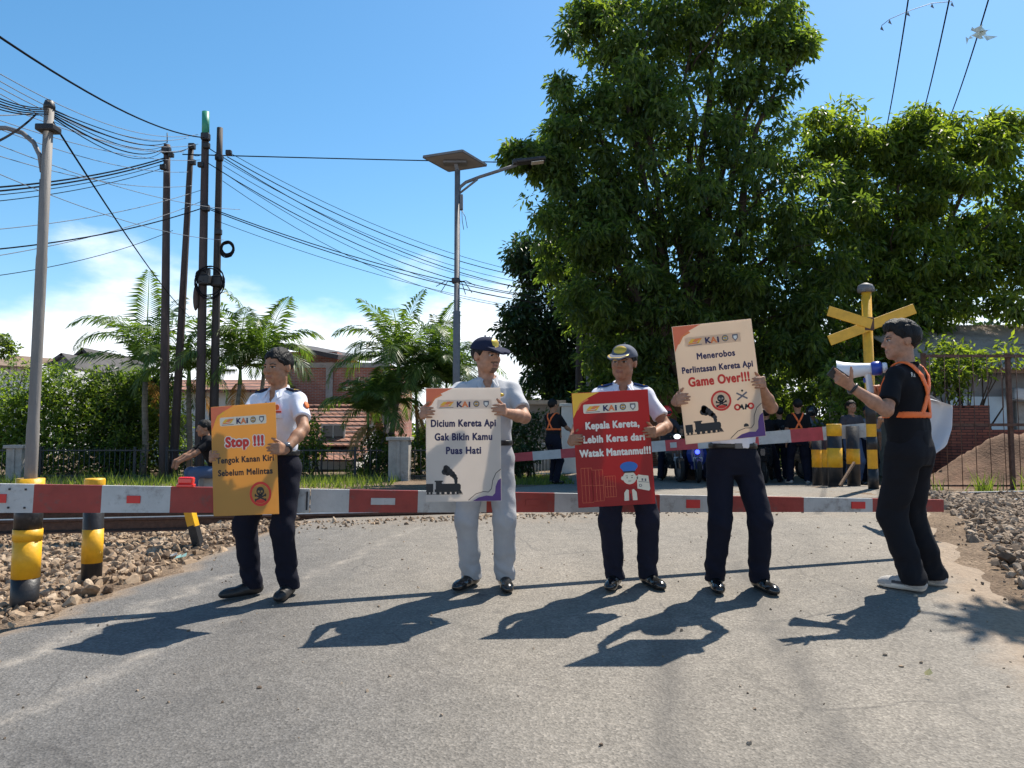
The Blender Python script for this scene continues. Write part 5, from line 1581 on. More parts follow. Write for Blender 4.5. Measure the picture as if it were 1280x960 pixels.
def hand(f, W, a, n, th, curl, s=1.0, spread=.06, thumb=.9, tcurl=.5):
    """W wrist; a towards the knuckles; n palm normal; th direction the thumb side faces; curl: list of 4 triples."""
    a, n = unit(a), unit(n); n = unit(n - a * (a @ n)); sd = np.cross(a, n)
    if sd @ np.array(th, float) < 0: sd = -sd
    W = np.array(W, float)
    ctr = W + a * .048 * s
    for o in (-.022, -.007, .008, .022):
        f.cone(W + a * .012 * s + sd * o * .7 * s, W + a * .082 * s + sd * o * 1.35 * s, .016 * s, .0125 * s, .012, (n, .85))
    lens = ((.036, .021, .017), (.042, .025, .018), (.038, .024, .018), (.030, .018, .016))   # index .. little
    for i, o in enumerate((.029, .0095, -.0095, -.028)):
        p = W + a * (.084 - .006 * (i == 3) - .002 * (i == 0)) * s + sd * o * s
        d = rodr(a, n, 0); d = unit(a + sd * (o / .03) * spread)
        axx = np.cross(d, n)
        for j, L in enumerate(lens[i]):
            d = rodr(d, axx, curl[i][j]); q = p + d * L * s
            f.cone(p, q, (.0092 - .0008 * j) * s, (.0086 - .0009 * j) * s, .004 if j else .008)
            p = q
    p = W + a * .022 * s + sd * .024 * s
    d = unit(a * .55 + sd * .85 * thumb + n * .35)
    for L, r1, r2 in ((.040, .015, .0115), (.030, .0108, .0098), (.024, .0096, .0075)):
        q = p + d * L * s; f.cone(p, q, r1 * s, r2 * s, .008)
        p = q; d = unit(d + (a * .35 + n * .55 - sd * .35) * tcurl)

FIST = [(1.0, 1.35, .7)] * 4
RELAX = [(.25, .35, .2), (.35, .4, .25), (.4, .45, .3), (.45, .5, .3)]
FLAT = [(.08, .1, .05)] * 4
GRIP = [(1.22, .42, .10), (1.25, .44, .12), (1.28, .44, .12), (1.3, .46, .15)]

M['skin'] = None
def skin_mat(name, col):
    m, n, l, b = _nodes(name)
    t = n.new('ShaderNodeTexCoord'); z = n.new('ShaderNodeTexNoise'); z.inputs['Scale'].default_value = 35; z.inputs['Detail'].default_value = 6
    l.new(t.outputs['Object'], z.inputs['Vector'])
    r = n.new('ShaderNodeValToRGB'); r.color_ramp.elements[0].color = (*[c * .8 for c in col], 1); r.color_ramp.elements[1].color = (*[min(1, c * 1.18) for c in col], 1)
    r.color_ramp.elements[0].position = .3; r.color_ramp.elements[1].position = .7
    l.new(z.outputs[0], r.inputs[0]); l.new(r.outputs[0], b.inputs['Base Color'])
    b.inputs['Roughness'].default_value = .58; b.inputs['Specular IOR Level'].default_value = .28
    b.inputs['Subsurface Weight'].default_value = .15; b.inputs['Subsurface Radius'].default_value = (.012, .005, .003); b.inputs['Subsurface Scale'].default_value = 1
    bp = n.new('ShaderNodeBump'); bp.inputs['Strength'].default_value = .3; bp.inputs['Distance'].default_value = .004
    l.new(z.outputs[0], bp.inputs['Height']); l.new(bp.outputs[0], b.inputs['Normal'])
    return m
M['skin_a'] = skin_mat('brown_skin', (.30, .155, .092))
M['skin_b'] = skin_mat('brown_skin_light', (.36, .19, .12))
M['eye_white'] = mat('eye_white', (.30, .27, .25), .3, .05)
M['eye_dark'] = mat('iris', (.015, .01, .008), .2, .1)
M['brow'] = mat('eyebrow_hair', (.015, .011, .009), .8, .2)
M['lip'] = mat('lips', (.21, .088, .058), .45, .1)
M['beard'] = mat('short_beard', (.12, .068, .045), .7, .3, 60)
M['hair'] = mat('black_hair', (.007, .0065, .0065), .6, .5, 40, .6, 120, 0, .25, stretch=(1, 1, .4))
def cloth(name, col, var=.10, bump=.10, rough=.9, sheen=.2): return mat(name, col, rough, var, 5, bump, 90, 0, .2)
M['c_white'] = cloth('white_uniform_cotton', (.66, .67, .74))
M['c_grey_sh'] = cloth('light_grey_uniform_shirt', (.43, .435, .45))
M['c_grey_tr'] = cloth('light_grey_trousers', (.34, .345, .36))
M['c_navy'] = cloth('navy_trousers', (.007, .008, .017))
M['c_navy2'] = cloth('dark_navy_trousers', (.011, .012, .024))
M['c_black'] = cloth('black_cotton', (.007, .007, .009))
M['c_black2'] = cloth('faded_black_cotton', (.010, .010, .013))
M['c_dark'] = cloth('dark_grey_cloth', (.05, .05, .06))
M['c_denim'] = cloth('grey_denim', (.16, .19, .24))
M['c_blue'] = cloth('faded_blue_denim', (.07, .10, .17))
M['orange_strap'] = mat('orange_reflective_strap', (.80, .16, .035), .6, .08)
M['shoe_black'] = mat('polished_black_leather', (.012, .012, .012), .18, .2, spec=.6)
M['shoe_matte'] = mat('dull_black_leather', (.016, .015, .015), .45, .2)
M['sneaker'] = mat('grey_sneaker_knit', (.36, .34, .32), .8, .12, 30, .3, 120)
M['sneaker_sole'] = mat('white_rubber_sole', (.62, .58, .52), .6, .1)
M['sneaker_dark'] = mat('dark_sneaker_trim', (.04, .04, .045), .7, .1)
M['belt'] = mat('black_belt', (.012, .012, .012), .35, .1)
M['brass'] = mat('gold_thread', (.62, .40, .06), .35, .2, metal=.5)
M['navy_cloth'] = cloth('navy_cap_cloth', (.016, .02, .045))
M['blue_cloth'] = cloth('blue_epaulette_cloth', (.02, .05, .16))
M['grey_cap'] = cloth('dusty_grey_cap_cloth', (.10, .11, .14))
M['patch_orange'] = mat('orange_patch', (.70, .15, .03), .7, .2, 30)
M['patch_red'] = mat('red_name_tape', (.50, .06, .03), .7, .15, 30)
M['strap_dark'] = mat('watch_strap', (.02, .02, .022), .4, .1)
M['watch_face'] = mat('watch_face', (.10, .11, .13), .15, .1)
M['white_cloth'] = cloth('white_banner_cloth', (.66, .66, .68), .06)

def rotm(yaw=0, pitch=0, roll=0):
    """Head/local frame: columns are local axes. yaw about z, pitch nods down (+), roll tilts."""
    return np.array(Matrix.Rotation(yaw, 3, 'Z') @ Matrix.Rotation(pitch, 3, 'X') @ Matrix.Rotation(roll, 3, 'Y'))

def person(label, loc, rz, H=1.72, hr=.006, ch=.007, skin='skin_a', shirt='c_white', trousers='c_navy', shoe='shoe_black', hair=True, cap=None, head=(0, 0, 0),
           hands=None, feet=None, sleeve=.62, seat=None, lean=0, belt=True, collar=True, epaul=None, patches=False, beard=False, face=True, watch=None, kind_shoe='dress',
           helmet=None, harness=None, wide=1.0, group=None, twist=0, pelvis=None, name='person', hs=1.07, hoff=0.0, legr=1.0, crease=1.0, harness_mat='orange_strap', vest_front=False):
    """Figure facing -y before rz. hands: {'L':dict,'R':dict} with L at -x. feet: {'L':(x,y,yaw)}."""
    sc_ = H / 1.72
    root = empty(name, loc, rz); tag(root, label, 'person', group)
    hands = hands or {}; feet = feet or {}
    pz = np.array(pelvis if pelvis is not None else (0, 0, .90))
    hipc = pz
    chest_dir = unit((math.sin(twist) * 0, -math.sin(lean), math.cos(lean)))
    def T(x, y, z):   # torso point (z measured from hip joint height .90), leaning forward
        dz = z - .90
        return hipc + np.array([x, y * math.cos(lean) - dz * math.sin(lean), dz * math.cos(lean) + y * math.sin(lean)])
    hip = {'L': hipc + np.array([-.092, 0, 0]), 'R': hipc + np.array([.092, 0, 0])}
    sh = {'L': T(-.172 * wide, .012, 1.378), 'R': T(.172 * wide, .012, 1.378)}
    neck0 = T(0, .018 - hoff * .4, 1.44)
    headR = rotm(*head)
    hb = T(0, -.005 - hoff, 1.50)                  # chin-level origin of the head, at the neck's axis
    def Hd(x, y, z): return hb + headR @ (np.array([x, y + .018, z]) * hs)
    leg = {}
    for s, sx in (('L', -1), ('R', 1)):
        fx, fy, fyaw = feet.get(s, (sx * .11, 0, sx * .2))[:3]
        fz = feet.get(s, (0, 0, 0, 0))[3] if len(feet.get(s, ())) > 3 else 0
        ank = np.array([fx, fy, .085 + fz])
        pole = feet.get(s + 'p', (math.sin(fyaw) * 1.0, -1, .0))
        kn, ank = two_bone(hip[s], ank, .43, .41, pole)
        leg[s] = (hip[s], kn, ank, fyaw)
    arm = {}
    for s, sx in (('L', -1), ('R', 1)):
        h = hands.get(s, {})
        w = h.get('w', tuple(sh[s] + np.array([sx * .06, -.02, -.53])))
        el, w = two_bone(sh[s], w, .285, .255, h.get('pole', (sx * .5, .6, -.3)))
        arm[s] = (sh[s], el, np.array(w))
    allp = np.array([p for v in list(leg.values()) for p in v[:3]] + [p for v in arm.values() for p in v] + [hb + np.array([0, 0, .26]), hipc])
    lo = allp.min(0) - .27; hi = allp.max(0) + .27
    lo[2] = min(lo[2], 0) - .0
    hi[2] = allp[:, 2].max() + .14
    # ---- body
    f = Field(lo, hi, hr)
    def trunk(F_, g, k=.04, top=True, z0=.80):
        zs = [.80, .90, 1.0, 1.10, 1.22, 1.31, 1.385, 1.435]
        a = np.array([.150, .160, .148, .146, .160, .170, .150, .07]) * wide
        b = np.array([.108, .115, .108, .106, .112, .114, .092, .058])
        if lean == 0:
            zz = np.array(zs); F_.loft(zz, [hipc[0]] * 8, hipc[1] + np.array([.012, .012, .005, 0, 0, .002, .012, .018]), a + g, b + g, k)
        else:
            for i in range(7):
                A, B = T(0, .005, zs[i]), T(0, .005, zs[i + 1])
                F_.cone(T(-(a[i] - b[i]) , .005, zs[i]), T(-(a[i + 1] - b[i + 1]), .005, zs[i + 1]), b[i] + g, b[i + 1] + g, k)
                F_.cone(T((a[i] - b[i]), .005, zs[i]), T((a[i + 1] - b[i + 1]), .005, zs[i + 1]), b[i] + g, b[i + 1] + g, k)
                F_.cone(A, B, b[i] + g, b[i + 1] + g, k)
        for s in 'LR':
            F_.cone(T(0, .018, 1.418), sh[s], .048 + g * .6, .048 + g * .8, k)
    trunk(f, -.012)
    for s in 'LR':
        h_, kn, an, fy = leg[s]
        f.cone(h_, kn, .078, .05, .03); f.cone(kn, an, .048, .036, .02)
        f.cone(an - np.array([0, 0, .02]), an + np.array([math.sin(fy) * .12, -math.cos(fy) * .12, -.05]), .034, .025, .02)
        a0, el, wr = arm[s]
        f.cone(a0, el, .050, .040, .03); f.cone(el, el + (wr - el) * .35, .040, .041, .02); f.cone(el + (wr - el) * .35, wr, .041, .027, .02)
        h = hands.get(s, {})
        if hr < .009 or h.get('a') is not None:
            hand(f, wr, h.get('a', (0, -.15, -1)), h.get('n', (-(1 if s == 'R' else -1), 0, 0)), h.get('th', (0, -1, 0)), h.get('curl', RELAX), s=1.0 if hr < .009 else 1.15, thumb=h.get('thumb', .9), tcurl=h.get('tcurl', .5))
        else:
            f.cone(wr, wr + np.array([0, -.03, -.09]), .03, .025, .02, ((1, 0, 0), .6))
    # neck, head
    f.cone(neck0 - np.array([0, 0, .03]), Hd(0, .012, .06), .060, .054, .03)
    E = lambda c, r, k=.02, sub=False: f.ell(Hd(*c), np.array(r) * hs, headR, k, sub)
    E((0, .010, .142), (.076, .095, .088), .02)
    E((0, -.022, .088), (.062, .074, .083), .03)
    E((0, -.066, .020), (.028, .026, .022), .03)
    for sx in (-1, 1):
        E((sx * .042, -.03, .045), (.022, .04, .03), .03)
        E((sx * .042, -.068, .085), (.020, .018, .020), .02)         # cheeks
        E((sx * .079, .010, .105), (.011, .021, .032), .008)          # ears
    if face:
        for sx in (-1, 1):
            E((sx * .031, -.101, .116), (.019, .014, .011), .012, True)   # sockets
        f.cone(Hd(-.036, -.083, .129), Hd(.036, -.083, .129), .010, .010, .014)
        for sx in (-1, 1):
            E((sx * .031, -.0795, .1135), (.0135, .0135, .0115), .003)
        f.cone(Hd(0, -.092, .122), Hd(0, -.109, .084), .0075, .0125, .012)
        for sx in (-1, 1): E((sx * .0125, -.099, .080), (.009, .010, .0075), .006)
        f.cone(Hd(-.020, -.088, .0525), Hd(.020, -.088, .0525), .0065, .0065, .008)
        f.cone(Hd(-.017, -.087, .042), Hd(.017, -.087, .042), .0075, .0075, .008)
        f.cone(Hd(-.024, -.0985, .0475), Hd(.024, -.0985, .0475), .003, .003, .004, None, True)
    V, Q = f.mesh()
    V = relax(V, Q, 1, .35)
    C = V[Q].mean(1)
    L = (C - hb) @ headR / hs - np.array([0, .018, 0])
    mi = np.zeros(len(Q), np.int32)
    if face:
        ax_ = np.abs(L[:, 0]); fr = L[:, 1] < -.060
        ed = (ax_ - .031)
        eye = fr & (np.abs(ed) < .0145) & (np.abs(L[:, 2] - .1125) < .0042)
        mi[eye] = 1
        mi[fr & (np.abs(ed) < .0075) & (np.abs(L[:, 2] - .1125) < .0055)] = 2
        mi[fr & (np.abs(ed) < .0160) & (L[:, 2] > .1165) & (L[:, 2] < .1205)] = 3
        mi[fr & (ax_ < .022) & (L[:, 2] > .0385) & (L[:, 2] < .0560) & (L[:, 1] < -.083)] = 4
        if beard:
            mi[fr & (ax_ < .034) & (L[:, 2] > .0585) & (L[:, 2] < .0735) & (mi == 0) & (L[:, 1] < -.075)] = 5
            mi[fr & (ax_ < .026) & (L[:, 2] < .033) & (L[:, 2] > -.004) & (mi == 0)] = 5
    body = link_mesh('body', np_mesh('body', V * sc_, Q, True, mi), [M[skin], M['eye_white'], M['eye_dark'], M['brow'], M['lip'], M['beard']], root)
    if face and hr < .009:
        for sx in (-1, 1):
            m = MB(); m.tube([Hd(sx * x_, y_, z_) * sc_ for x_, y_, z_ in ((.013, -.0935, .1285), (.024, -.0945, .1325), (.036, -.0905, .1340), (.046, -.083, .1310), (.053, -.074, .1265))], [.0025, .0038, .0038, .003, .0015], 6)
            m.build('eyebrow', M['brow'], body)
    def piece(nm, F_, mk, it=1, parent=None, mifn=None, mats=None):
        v, q = F_.mesh()
        if len(v) == 0: return None
        if it: v = relax(v, q, it, .4)
        return link_mesh(nm, np_mesh(nm, v * sc_, q, True, None if mifn is None else mifn(v[q].mean(1))), mats or M[mk], parent or root)
    # ---- trousers
    t = Field(np.minimum(lo, lo), [hi[0], hi[1], T(0, 0, 1.12)[2] + .05], ch)
    zs = [.80, .86, .92, .98, 1.035]
    if lean == 0:
        t.loft(zs, [hipc[0]] * 5, [hipc[1] + .012] * 5, np.array([.150, .172, .172, .160, .156]) * (1 + .6 * (wide - 1)), [.112, .128, .128, .117, .113], .03)
    else:
        for sx in (-1, 0, 1): t.cone(T(sx * .05, .01, .84), T(sx * .045, .01, 1.03), .122, .112, .03)
    for s in 'LR':
        h_, kn, an, fy = leg[s]
        t.cone(h_ + np.array([0, .012, -.02]), kn, .098 * legr, .080 * legr, .03)
        hem = an + (kn - an) / np.linalg.norm(kn - an) * .0
        t.cone(kn, hem + np.array([0, .012, -.02]), .079 * legr, .070 * legr, .035)
    low = lambda Z: (.35 + np.exp(-((Z - .14) / .11) ** 2) + .6 * np.exp(-((Z - .50) / .10) ** 2) + .5 * np.exp(-((Z - .80) / .08) ** 2))
    t.fold(.0034 * crease, 27, 23, 19, H * 3.1, low)
    t.fold(.0030 * crease, 52, 47, 38, H * 7.7, low)
    if lean == 0: t.cut(T(0, 0, 1.03), chest_dir)
    for s in 'LR':
        h_, kn, an, fy = leg[s]
    if min(leg['L'][2][2], leg['R'][2][2]) < .12 and abs(leg['L'][2][2] - leg['R'][2][2]) < .02: t.cut((0, 0, leg['L'][2][2] - .038), (0, 0, -1))
    piece('trousers', t, trousers, 1)
    # ---- shoes
    for s in 'LR':
        h_, kn, an, fy = leg[s]
        d = np.array([math.sin(fy), -math.cos(fy), 0]); gz0 = an[2] - .085
        c = np.array([an[0], an[1], gz0])
        sdv = np.array([math.cos(fy), math.sin(fy), 0])
        sf = Field(c - .28, c + np.array([.28, .28, .2]), min(ch, .006) if ch < .01 else ch)
        Rm = np.array([sdv, -d, [0, 0, 1]]).T
        bulk = 1.12 if kind_shoe == 'sneaker' else 1.0
        sf.cone(c - d * .045 + np.array([0, 0, .048]), c + d * .06 + np.array([0, 0, .044]), .040 * bulk, .043 * bulk, .03)
        sf.ell(c + d * .125 + np.array([0, 0, .034]), (.046 * bulk, .075, .038 * bulk), Rm, .03)
        sf.ell(c + d * .17 + np.array([0, 0, .028]), (.036 * bulk, .055, .028 * bulk), Rm, .03)
        sf.cone(c + np.array([0, 0, .06]) - d * .01, c + np.array([0, 0, .105]) - d * .005, .044, .042, .03)
        sf.cut(c + np.array([0, 0, .004]), (0, 0, -1))
        if kind_shoe == 'sneaker':
            def sm(P_):
                z = P_[:, 2] - gz0; al = (P_ - c) @ d
                m_ = np.zeros(len(P_), np.int32)
                m_[z < .030 + .006 * np.sin(al * 25)] = 1
                m_[(np.abs(z - .048) < .009) & (al > -.03) & (al < .11)] = 2
                return m_
            piece('shoe', sf, None, 1, None, sm, [M['sneaker'], M['sneaker_sole'], M['sneaker_dark']])
        else:
            piece('shoe', sf, shoe, 1)
    # ---- shirt
    sf = Field([lo[0], lo[1], T(0, 0, .90)[2] - .12], [hi[0], hi[1], max(hb[2] + .05, max(arm['L'][1][2], arm['R'][1][2]) + .12)], ch)
    trunk(sf, .010, .04)
    ends = []
    for s in 'LR':
        a0, el, wr = arm[s]
        if sleeve <= 1:
            e = a0 + (el - a0) * (sleeve + .12)
            sf.cone(a0, e, .054, .062 if sleeve < .95 else .056, .03)
            ends.append((a0 + (el - a0) * sleeve, unit(el - a0), a0))
        else:
            sf.cone(a0, el, .064, .054, .03); e = el + (wr - el) * (sleeve - 1 + .08); sf.cone(el, e, .054, .044, .03)
            ends.append((el + (wr - el) * (sleeve - 1), unit(wr - el), el))
    sf.fold(.0030, 25, 21, 13, H * 5.3)
    sf.fold(.0026, 47, 41, 25, H * 9.1)
    X = sf.ax[0][:, None, None]; Y = sf.ax[1][None, :, None]; Z = sf.ax[2][None, None, :]
    for (p, nrm, a0) in ends:     # sleeve hems: cut only near the arm
        d = (X - p[0]) * nrm[0] + (Y - p[1]) * nrm[1] + (Z - p[2]) * nrm[2]
        r2 = np.sqrt(((X - p[0]) - d * nrm[0]) ** 2 + ((Y - p[1]) - d * nrm[1]) ** 2 + ((Z - p[2]) - d * nrm[2]) ** 2)
        m_ = (r2 < .095) & (d > -.01) & (d < .16)
        sf.a = np.where(m_, np.maximum(sf.a, d), sf.a).astype(np.float32)
    sf.cut(T(0, 0, .985 if belt else .90), -chest_dir)
    if collar:
        sf.cone(T(0, -.105, 1.335), T(0, -.060, 1.455), .004, .047, .004, None, True)
        # button placket
    else:
        sf.cone(T(0, -.045, 1.455), T(0, -.11, 1.50), .055, .06, .012, None, True)
        for k in range(14):
            a1, a2 = 2 * PI * k / 14, 2 * PI * (k + 1) / 14
            sf.cone(T(.062 * math.sin(a1), .014 - .062 * math.cos(a1), 1.448 - .018 * math.cos(a1)), T(.062 * math.sin(a2), .014 - .062 * math.cos(a2), 1.448 - .018 * math.cos(a2)), .009, .009, .006)
    sf.cone(neck0 + np.array([0, 0, .0]), Hd(0, .012, .05), .056, .05, .0, None, True)
    shirt_o = piece('shirt', sf, shirt, 1)
    if collar:
        m = MB(); V = []; Fs = []; n_ = 19
        for k in range(n_):
            a = -2.62 + 5.24 * k / (n_ - 1); fr = (1 - math.cos(a)) / 2          # 0 behind, 1 in front
            tip = max(0, (abs(a) - 1.9) / .72)
            rt, rb = .060, .076 + .016 * fr
            zt_ = 1.492 - .050 * fr ** 1.3; zb_ = zt_ - .034 - .040 * tip
            dirx, diry = math.sin(a), math.cos(a)
            V += [T(rt * dirx, .020 + rt * 1.02 * diry, zt_), T((rt + .010) * dirx, .020 + (rt + .010) * 1.05 * diry, zt_ + .005), T((rb + .006) * dirx * (1 + .10 * tip), .020 + (rb + .014 * fr) * 1.08 * diry, zb_), T(rb * dirx * (1 + .10 * tip), .020 + (rb + .006 * fr) * 1.06 * diry, zb_ - .002)]
        for k in range(n_ - 1):
            for j_ in range(4): Fs.append((k * 4 + j_, k * 4 + (j_ + 1) % 4, (k + 1) * 4 + (j_ + 1) % 4, (k + 1) * 4 + j_))
        Fs += [(3, 2, 1, 0), tuple(range((n_ - 1) * 4, n_ * 4))]
        zsC = [.80, .90, 1.0, 1.10, 1.22, 1.31, 1.385, 1.435]; aC = np.array([.150, .160, .148, .146, .160, .170, .150, .07]) * wide + .010; bC = np.array([.108, .115, .108, .106, .112, .114, .092, .058]) * wide + .010
        o00 = T(0, 0, 0); V2 = []
        for v in V:
            v = np.array(v)
            if lean == 0 and v[1] - o00[1] < -.03 and v[2] - hipc[2] + .90 < 1.45:
                zq = v[2] - hipc[2] + .90; a_q, b_q = np.interp(zq, zsC, aC), np.interp(zq, zsC, bC); x_q = min(.95, abs(v[0] - hipc[0]) / a_q)
                v[1] = min(v[1], hipc[1] + .008 - b_q * (1 - x_q ** 2.2) ** (1 / 2.2) - .008)
            V2.append(v)
        V = V2
        m.add([np.array(v) * sc_ for v in V], Fs, 0, False); m.build('collar', M[shirt], shirt_o)
    if collar:
        m = MB()
        for zz in (1.36, 1.28, 1.20, 1.12):
            p = T(0, -.128, zz) * sc_; m.sphere(p, (.006, .003, .006), 0, 8, 5)
        bt = m.build('button', M['eye_white'], shirt_o)
    if belt:
        bf = Field([hipc[0] - .3, hipc[1] - .3, hipc[2]], [hipc[0] + .3, hipc[1] + .3, hipc[2] + .2], ch)
        bf.loft([.985, 1.02], [hipc[0]] * 2, [hipc[1] + .01] * 2, [.170 * (1 + .6 * (wide - 1))] * 2, [.129] * 2, .0)
        bf.cut((0, 0, 1.022), (0, 0, 1)); bf.cut((0, 0, .985), (0, 0, -1))
        bo = piece('belt', bf, 'belt', 0)
        m = MB(); m.box((hipc + np.array([0, -.118, .104])) * sc_, (.05, .012, .036), None, 0, .003); m.build('buckle', M['steel'], bo)
    # ---- hair, cap, helmet
    hc = Hd(0, .01, .142)
    hf = Field(hc - .21, hc + .21, min(ch, .006) if ch < .01 else ch)
    HX = hf.ax[0][:, None, None] - hb[0]; HY = hf.ax[1][None, :, None] - hb[1]; HZ = hf.ax[2][None, None, :] - hb[2]
    lx, ly, lz = ((HX * headR[0][i] + HY * headR[1][i] + HZ * headR[2][i]) / hs for i in range(3))
    ly = ly - .018
    if hair:
        hf.ell(Hd(0, .014, .147), np.array((.086, .106, .098)) * hs, headR, 0)
        if hair == 'tall': hf.ell(Hd(0, -.03, .205), np.array((.066, .070, .042)) * hs, headR, .04)
        hf.a = hf.a + .0028 * (np.sin(lx * 95 + 2.5 * np.sin(ly * 55 + 1)) + .8 * np.sin(lx * 210 + ly * 60 + 2 * np.sin(lz * 80))).astype(np.float32)
        zl = np.interp(ly.ravel(), [-.13, -.075, -.05, -.02, .01, .035, .06, .1], [.178, .172, .150, .105, .118, .085, .052, .040]).reshape(ly.shape)
        hf.a = np.maximum(hf.a, (zl - lz + .006 * np.sin(lx * 130 + ly * 60) + .004 * np.sin(lx * 290)).astype(np.float32))
        if cap is None and helmet is None: piece('hair', hf, 'hair', 0)
        else:
            hf.a = np.maximum(hf.a, (lz - .15).astype(np.float32)); piece('hair', hf, 'hair', 0)
    if cap:
        cf = Field(hc - .26, hc + .26, .006 if ch < .01 else ch)
        cf.ell(Hd(0, .014, .146), np.array((.090, .112, .091)) * hs, headR, 0)
        cf.ell(Hd(0, -.045, .190), np.array((.058, .045, .036)) * hs, headR, .03)
        cf.cut(Hd(0, 0, .146), headR @ np.array([0, .10, -1.0]))
        for kx, tl in ((-.030, .30), (0, 0), (.030, -.30)): cf.ell(Hd(kx, -.113, .151 - abs(kx) * .20), np.array((.046, .080, .0085)) * hs, headR @ np.array(Matrix.Rotation(.26, 3, 'X') @ Matrix.Rotation(tl, 3, 'Y')), .012)
        CX = cf.ax[0][:, None, None] - hb[0]; CY = cf.ax[1][None, :, None] - hb[1]; CZ_ = cf.ax[2][None, None, :] - hb[2]
        mk = cap
        def cm(P_):
            l_ = (P_ - hb) @ headR / hs; l_ = l_ - np.array([0, .018, 0])
            m_ = np.zeros(len(P_), np.int32)
            e = (l_[:, 1] < -.055) & (l_[:, 2] > .158) & (l_[:, 2] < .232) & (((l_[:, 0]) / (.046 if cap == 'grey_cap' else .030)) ** 2 + ((l_[:, 2] - .194) / .028) ** 2 < 1)
            m_[e] = 1
            br = (l_[:, 1] < -.105) & (l_[:, 2] < .172)
            rad = np.sqrt((l_[:, 0] / .078) ** 2 + ((l_[:, 1] + .112) / .080) ** 2)
            m_[br & (rad > .78) & (rad < .90) & (cap == 'grey_cap')] = 1
            return m_
        co = piece('cap', cf, mk, 1, None, cm, [M[mk], M['brass']])
        m = MB(); m.sphere(Hd(0, .014, .241) * sc_, .007, 0, 8, 5); m.build('cap_button', M[mk], co)
    if helmet:
        cf = Field(hc - .26, hc + .26, ch)
        cf.ell(Hd(0, .005, .135), np.array((.125, .14, .135)) * hs, headR, 0)
        cf.ell(Hd(0, -.16, .10), np.array((.09, .07, .055)) * hs, headR, .01, True)
        cf.cut(Hd(0, 0, .01), headR @ np.array([0, 0, -1.0]))
        co = piece('helmet', cf, helmet, 1)
        m = MB(); c_ = Hd(0, -.125, .115) * sc_
        m.sphere(c_, (.085 * sc_, .03, .04), 0, 12, 6, Matrix(headR.tolist())); m.build('visor', M['glass_dark'], co)
    # ---- details
    if epaul:
        for s, sx in (('L', -1), ('R', 1)):
            a_ = T(sx * .088, .014, 1.461); b_ = T(sx * .172 * wide, .014, 1.440)
            d = unit(b_ - a_); rot = Matrix((d, (0, 1, 0), np.cross(d, (0, 1, 0)))).transposed()
            m = MB(); m.box((a_ + b_) / 2 * sc_, (.105, .052, .014), rot, 0, .004); e = m.build('epaulette', M[epaul], root)
            m = MB(); m.box((a_ * .25 + b_ * .75) * sc_ + Vector((0, 0, .008)), (.012, .05, .006), rot); m.build('gold_bar', M['brass'], e)
    if collar and hr < .009:
        for sx in (-1, 1):
            m = MB(); m.box(T(sx * .083, -.1235, 1.262) * sc_, (.088, .010, .030), Matrix.Rotation(sx * .28, 3, 'Z'), 0, .004); m.build('pocket_flap', M[shirt], shirt_o)
    if patches == 'badge':
        m = MB(); m.sphere(T(.080, -.124, 1.335) * sc_, (.034, .007, .014), 0, 12, 6); m.build('wing_badge', M['brass'], shirt_o)
    elif patches:
        m = MB(); m.sphere(T(.085, -.121, 1.325) * sc_, (.019, .006, .020), 0, 14, 8); m.build('chest_emblem', M['patch_orange'], shirt_o)
        m = MB(); m.box(T(.085, -.124, 1.293) * sc_, (.075, .008, .014), None, 0, .002); m.build('name_tape', M['patch_red'], shirt_o)
        m = MB(); m.sphere(T(-.082, -.124, 1.318) * sc_, (.028, .007, .012), 0, 12, 6); m.build('wing_badge', M['brass'], shirt_o)
        m = MB(); m.box(T(-.082, -.126, 1.292) * sc_, (.07, .008, .014), None, 0, .002); m.build('name_tape', M['patch_red'], shirt_o)
        a0, el, wr = arm['R']; d = unit(el - a0); o_ = unit(np.array([1, -.25, .25]) - d * (d @ np.array([1, -.25, .25])))
        m = MB(); m.sphere((a0 + d * .10 + o_ * .062) * sc_, (.010, .022, .034), 0, 12, 8, Matrix((o_, np.cross(d, o_), d)).transposed()); m.build('sleeve_patch', M['patch_orange'], shirt_o)
    if watch:
        a0, el, wr = arm[watch]; d = unit(wr - el); c = wr - d * .022
        m = MB()
        u = unit(np.cross(d, (0, 0, 1))); v = np.cross(d, u)
        pts = [(c + (u * math.cos(a) + v * math.sin(a)) * .031) * sc_ for a in np.linspace(0, 2 * PI, 17)]
        m.tube(pts, .010, 6, 0, False); wo = m.build('watch', M['strap_dark'], root)
        vd = unit(np.array([.3, -1, .3]) - d * (d @ np.array([.3, -1, .3])))
        rot = Matrix((np.cross(vd, d), d, vd)).transposed()
        m = MB(); m.lathe([(.02, -.004), (.021, .004), (.018, .008)], (c + vd * .034) * sc_, 14, rot); m.build('watch_face', M['watch_face'], wo)
    if harness:
        def strap_piece(nm, fn):
            g = Field([hipc[0] - .36, hipc[1] - .33, hipc[2] + .05], [hipc[0] + .36, hipc[1] + .33, hb[2] + .05], ch)
            trunk(g, .024, .04)
            for s in 'LR':
                a0, el, wr = arm[s]; g.cone(T(0, .018, 1.418), a0, .066, .064, .04)
            inner = g.a + .012
            GX = g.ax[0][:, None, None]; GY = g.ax[1][None, :, None]; GZ = g.ax[2][None, None, :]
            g.a = np.maximum(g.a, fn(GX - hipc[0], GY - hipc[1], GZ - hipc[2] + .90)).astype(np.float32)
            g.a = np.maximum(g.a, -inner)
            return piece(nm, g, harness_mat, 0)
        strap_piece('waist_strap', lambda x, y, z: np.maximum(np.abs(z - 1.125) - .021, np.abs(x) - .19) + 0 * y)
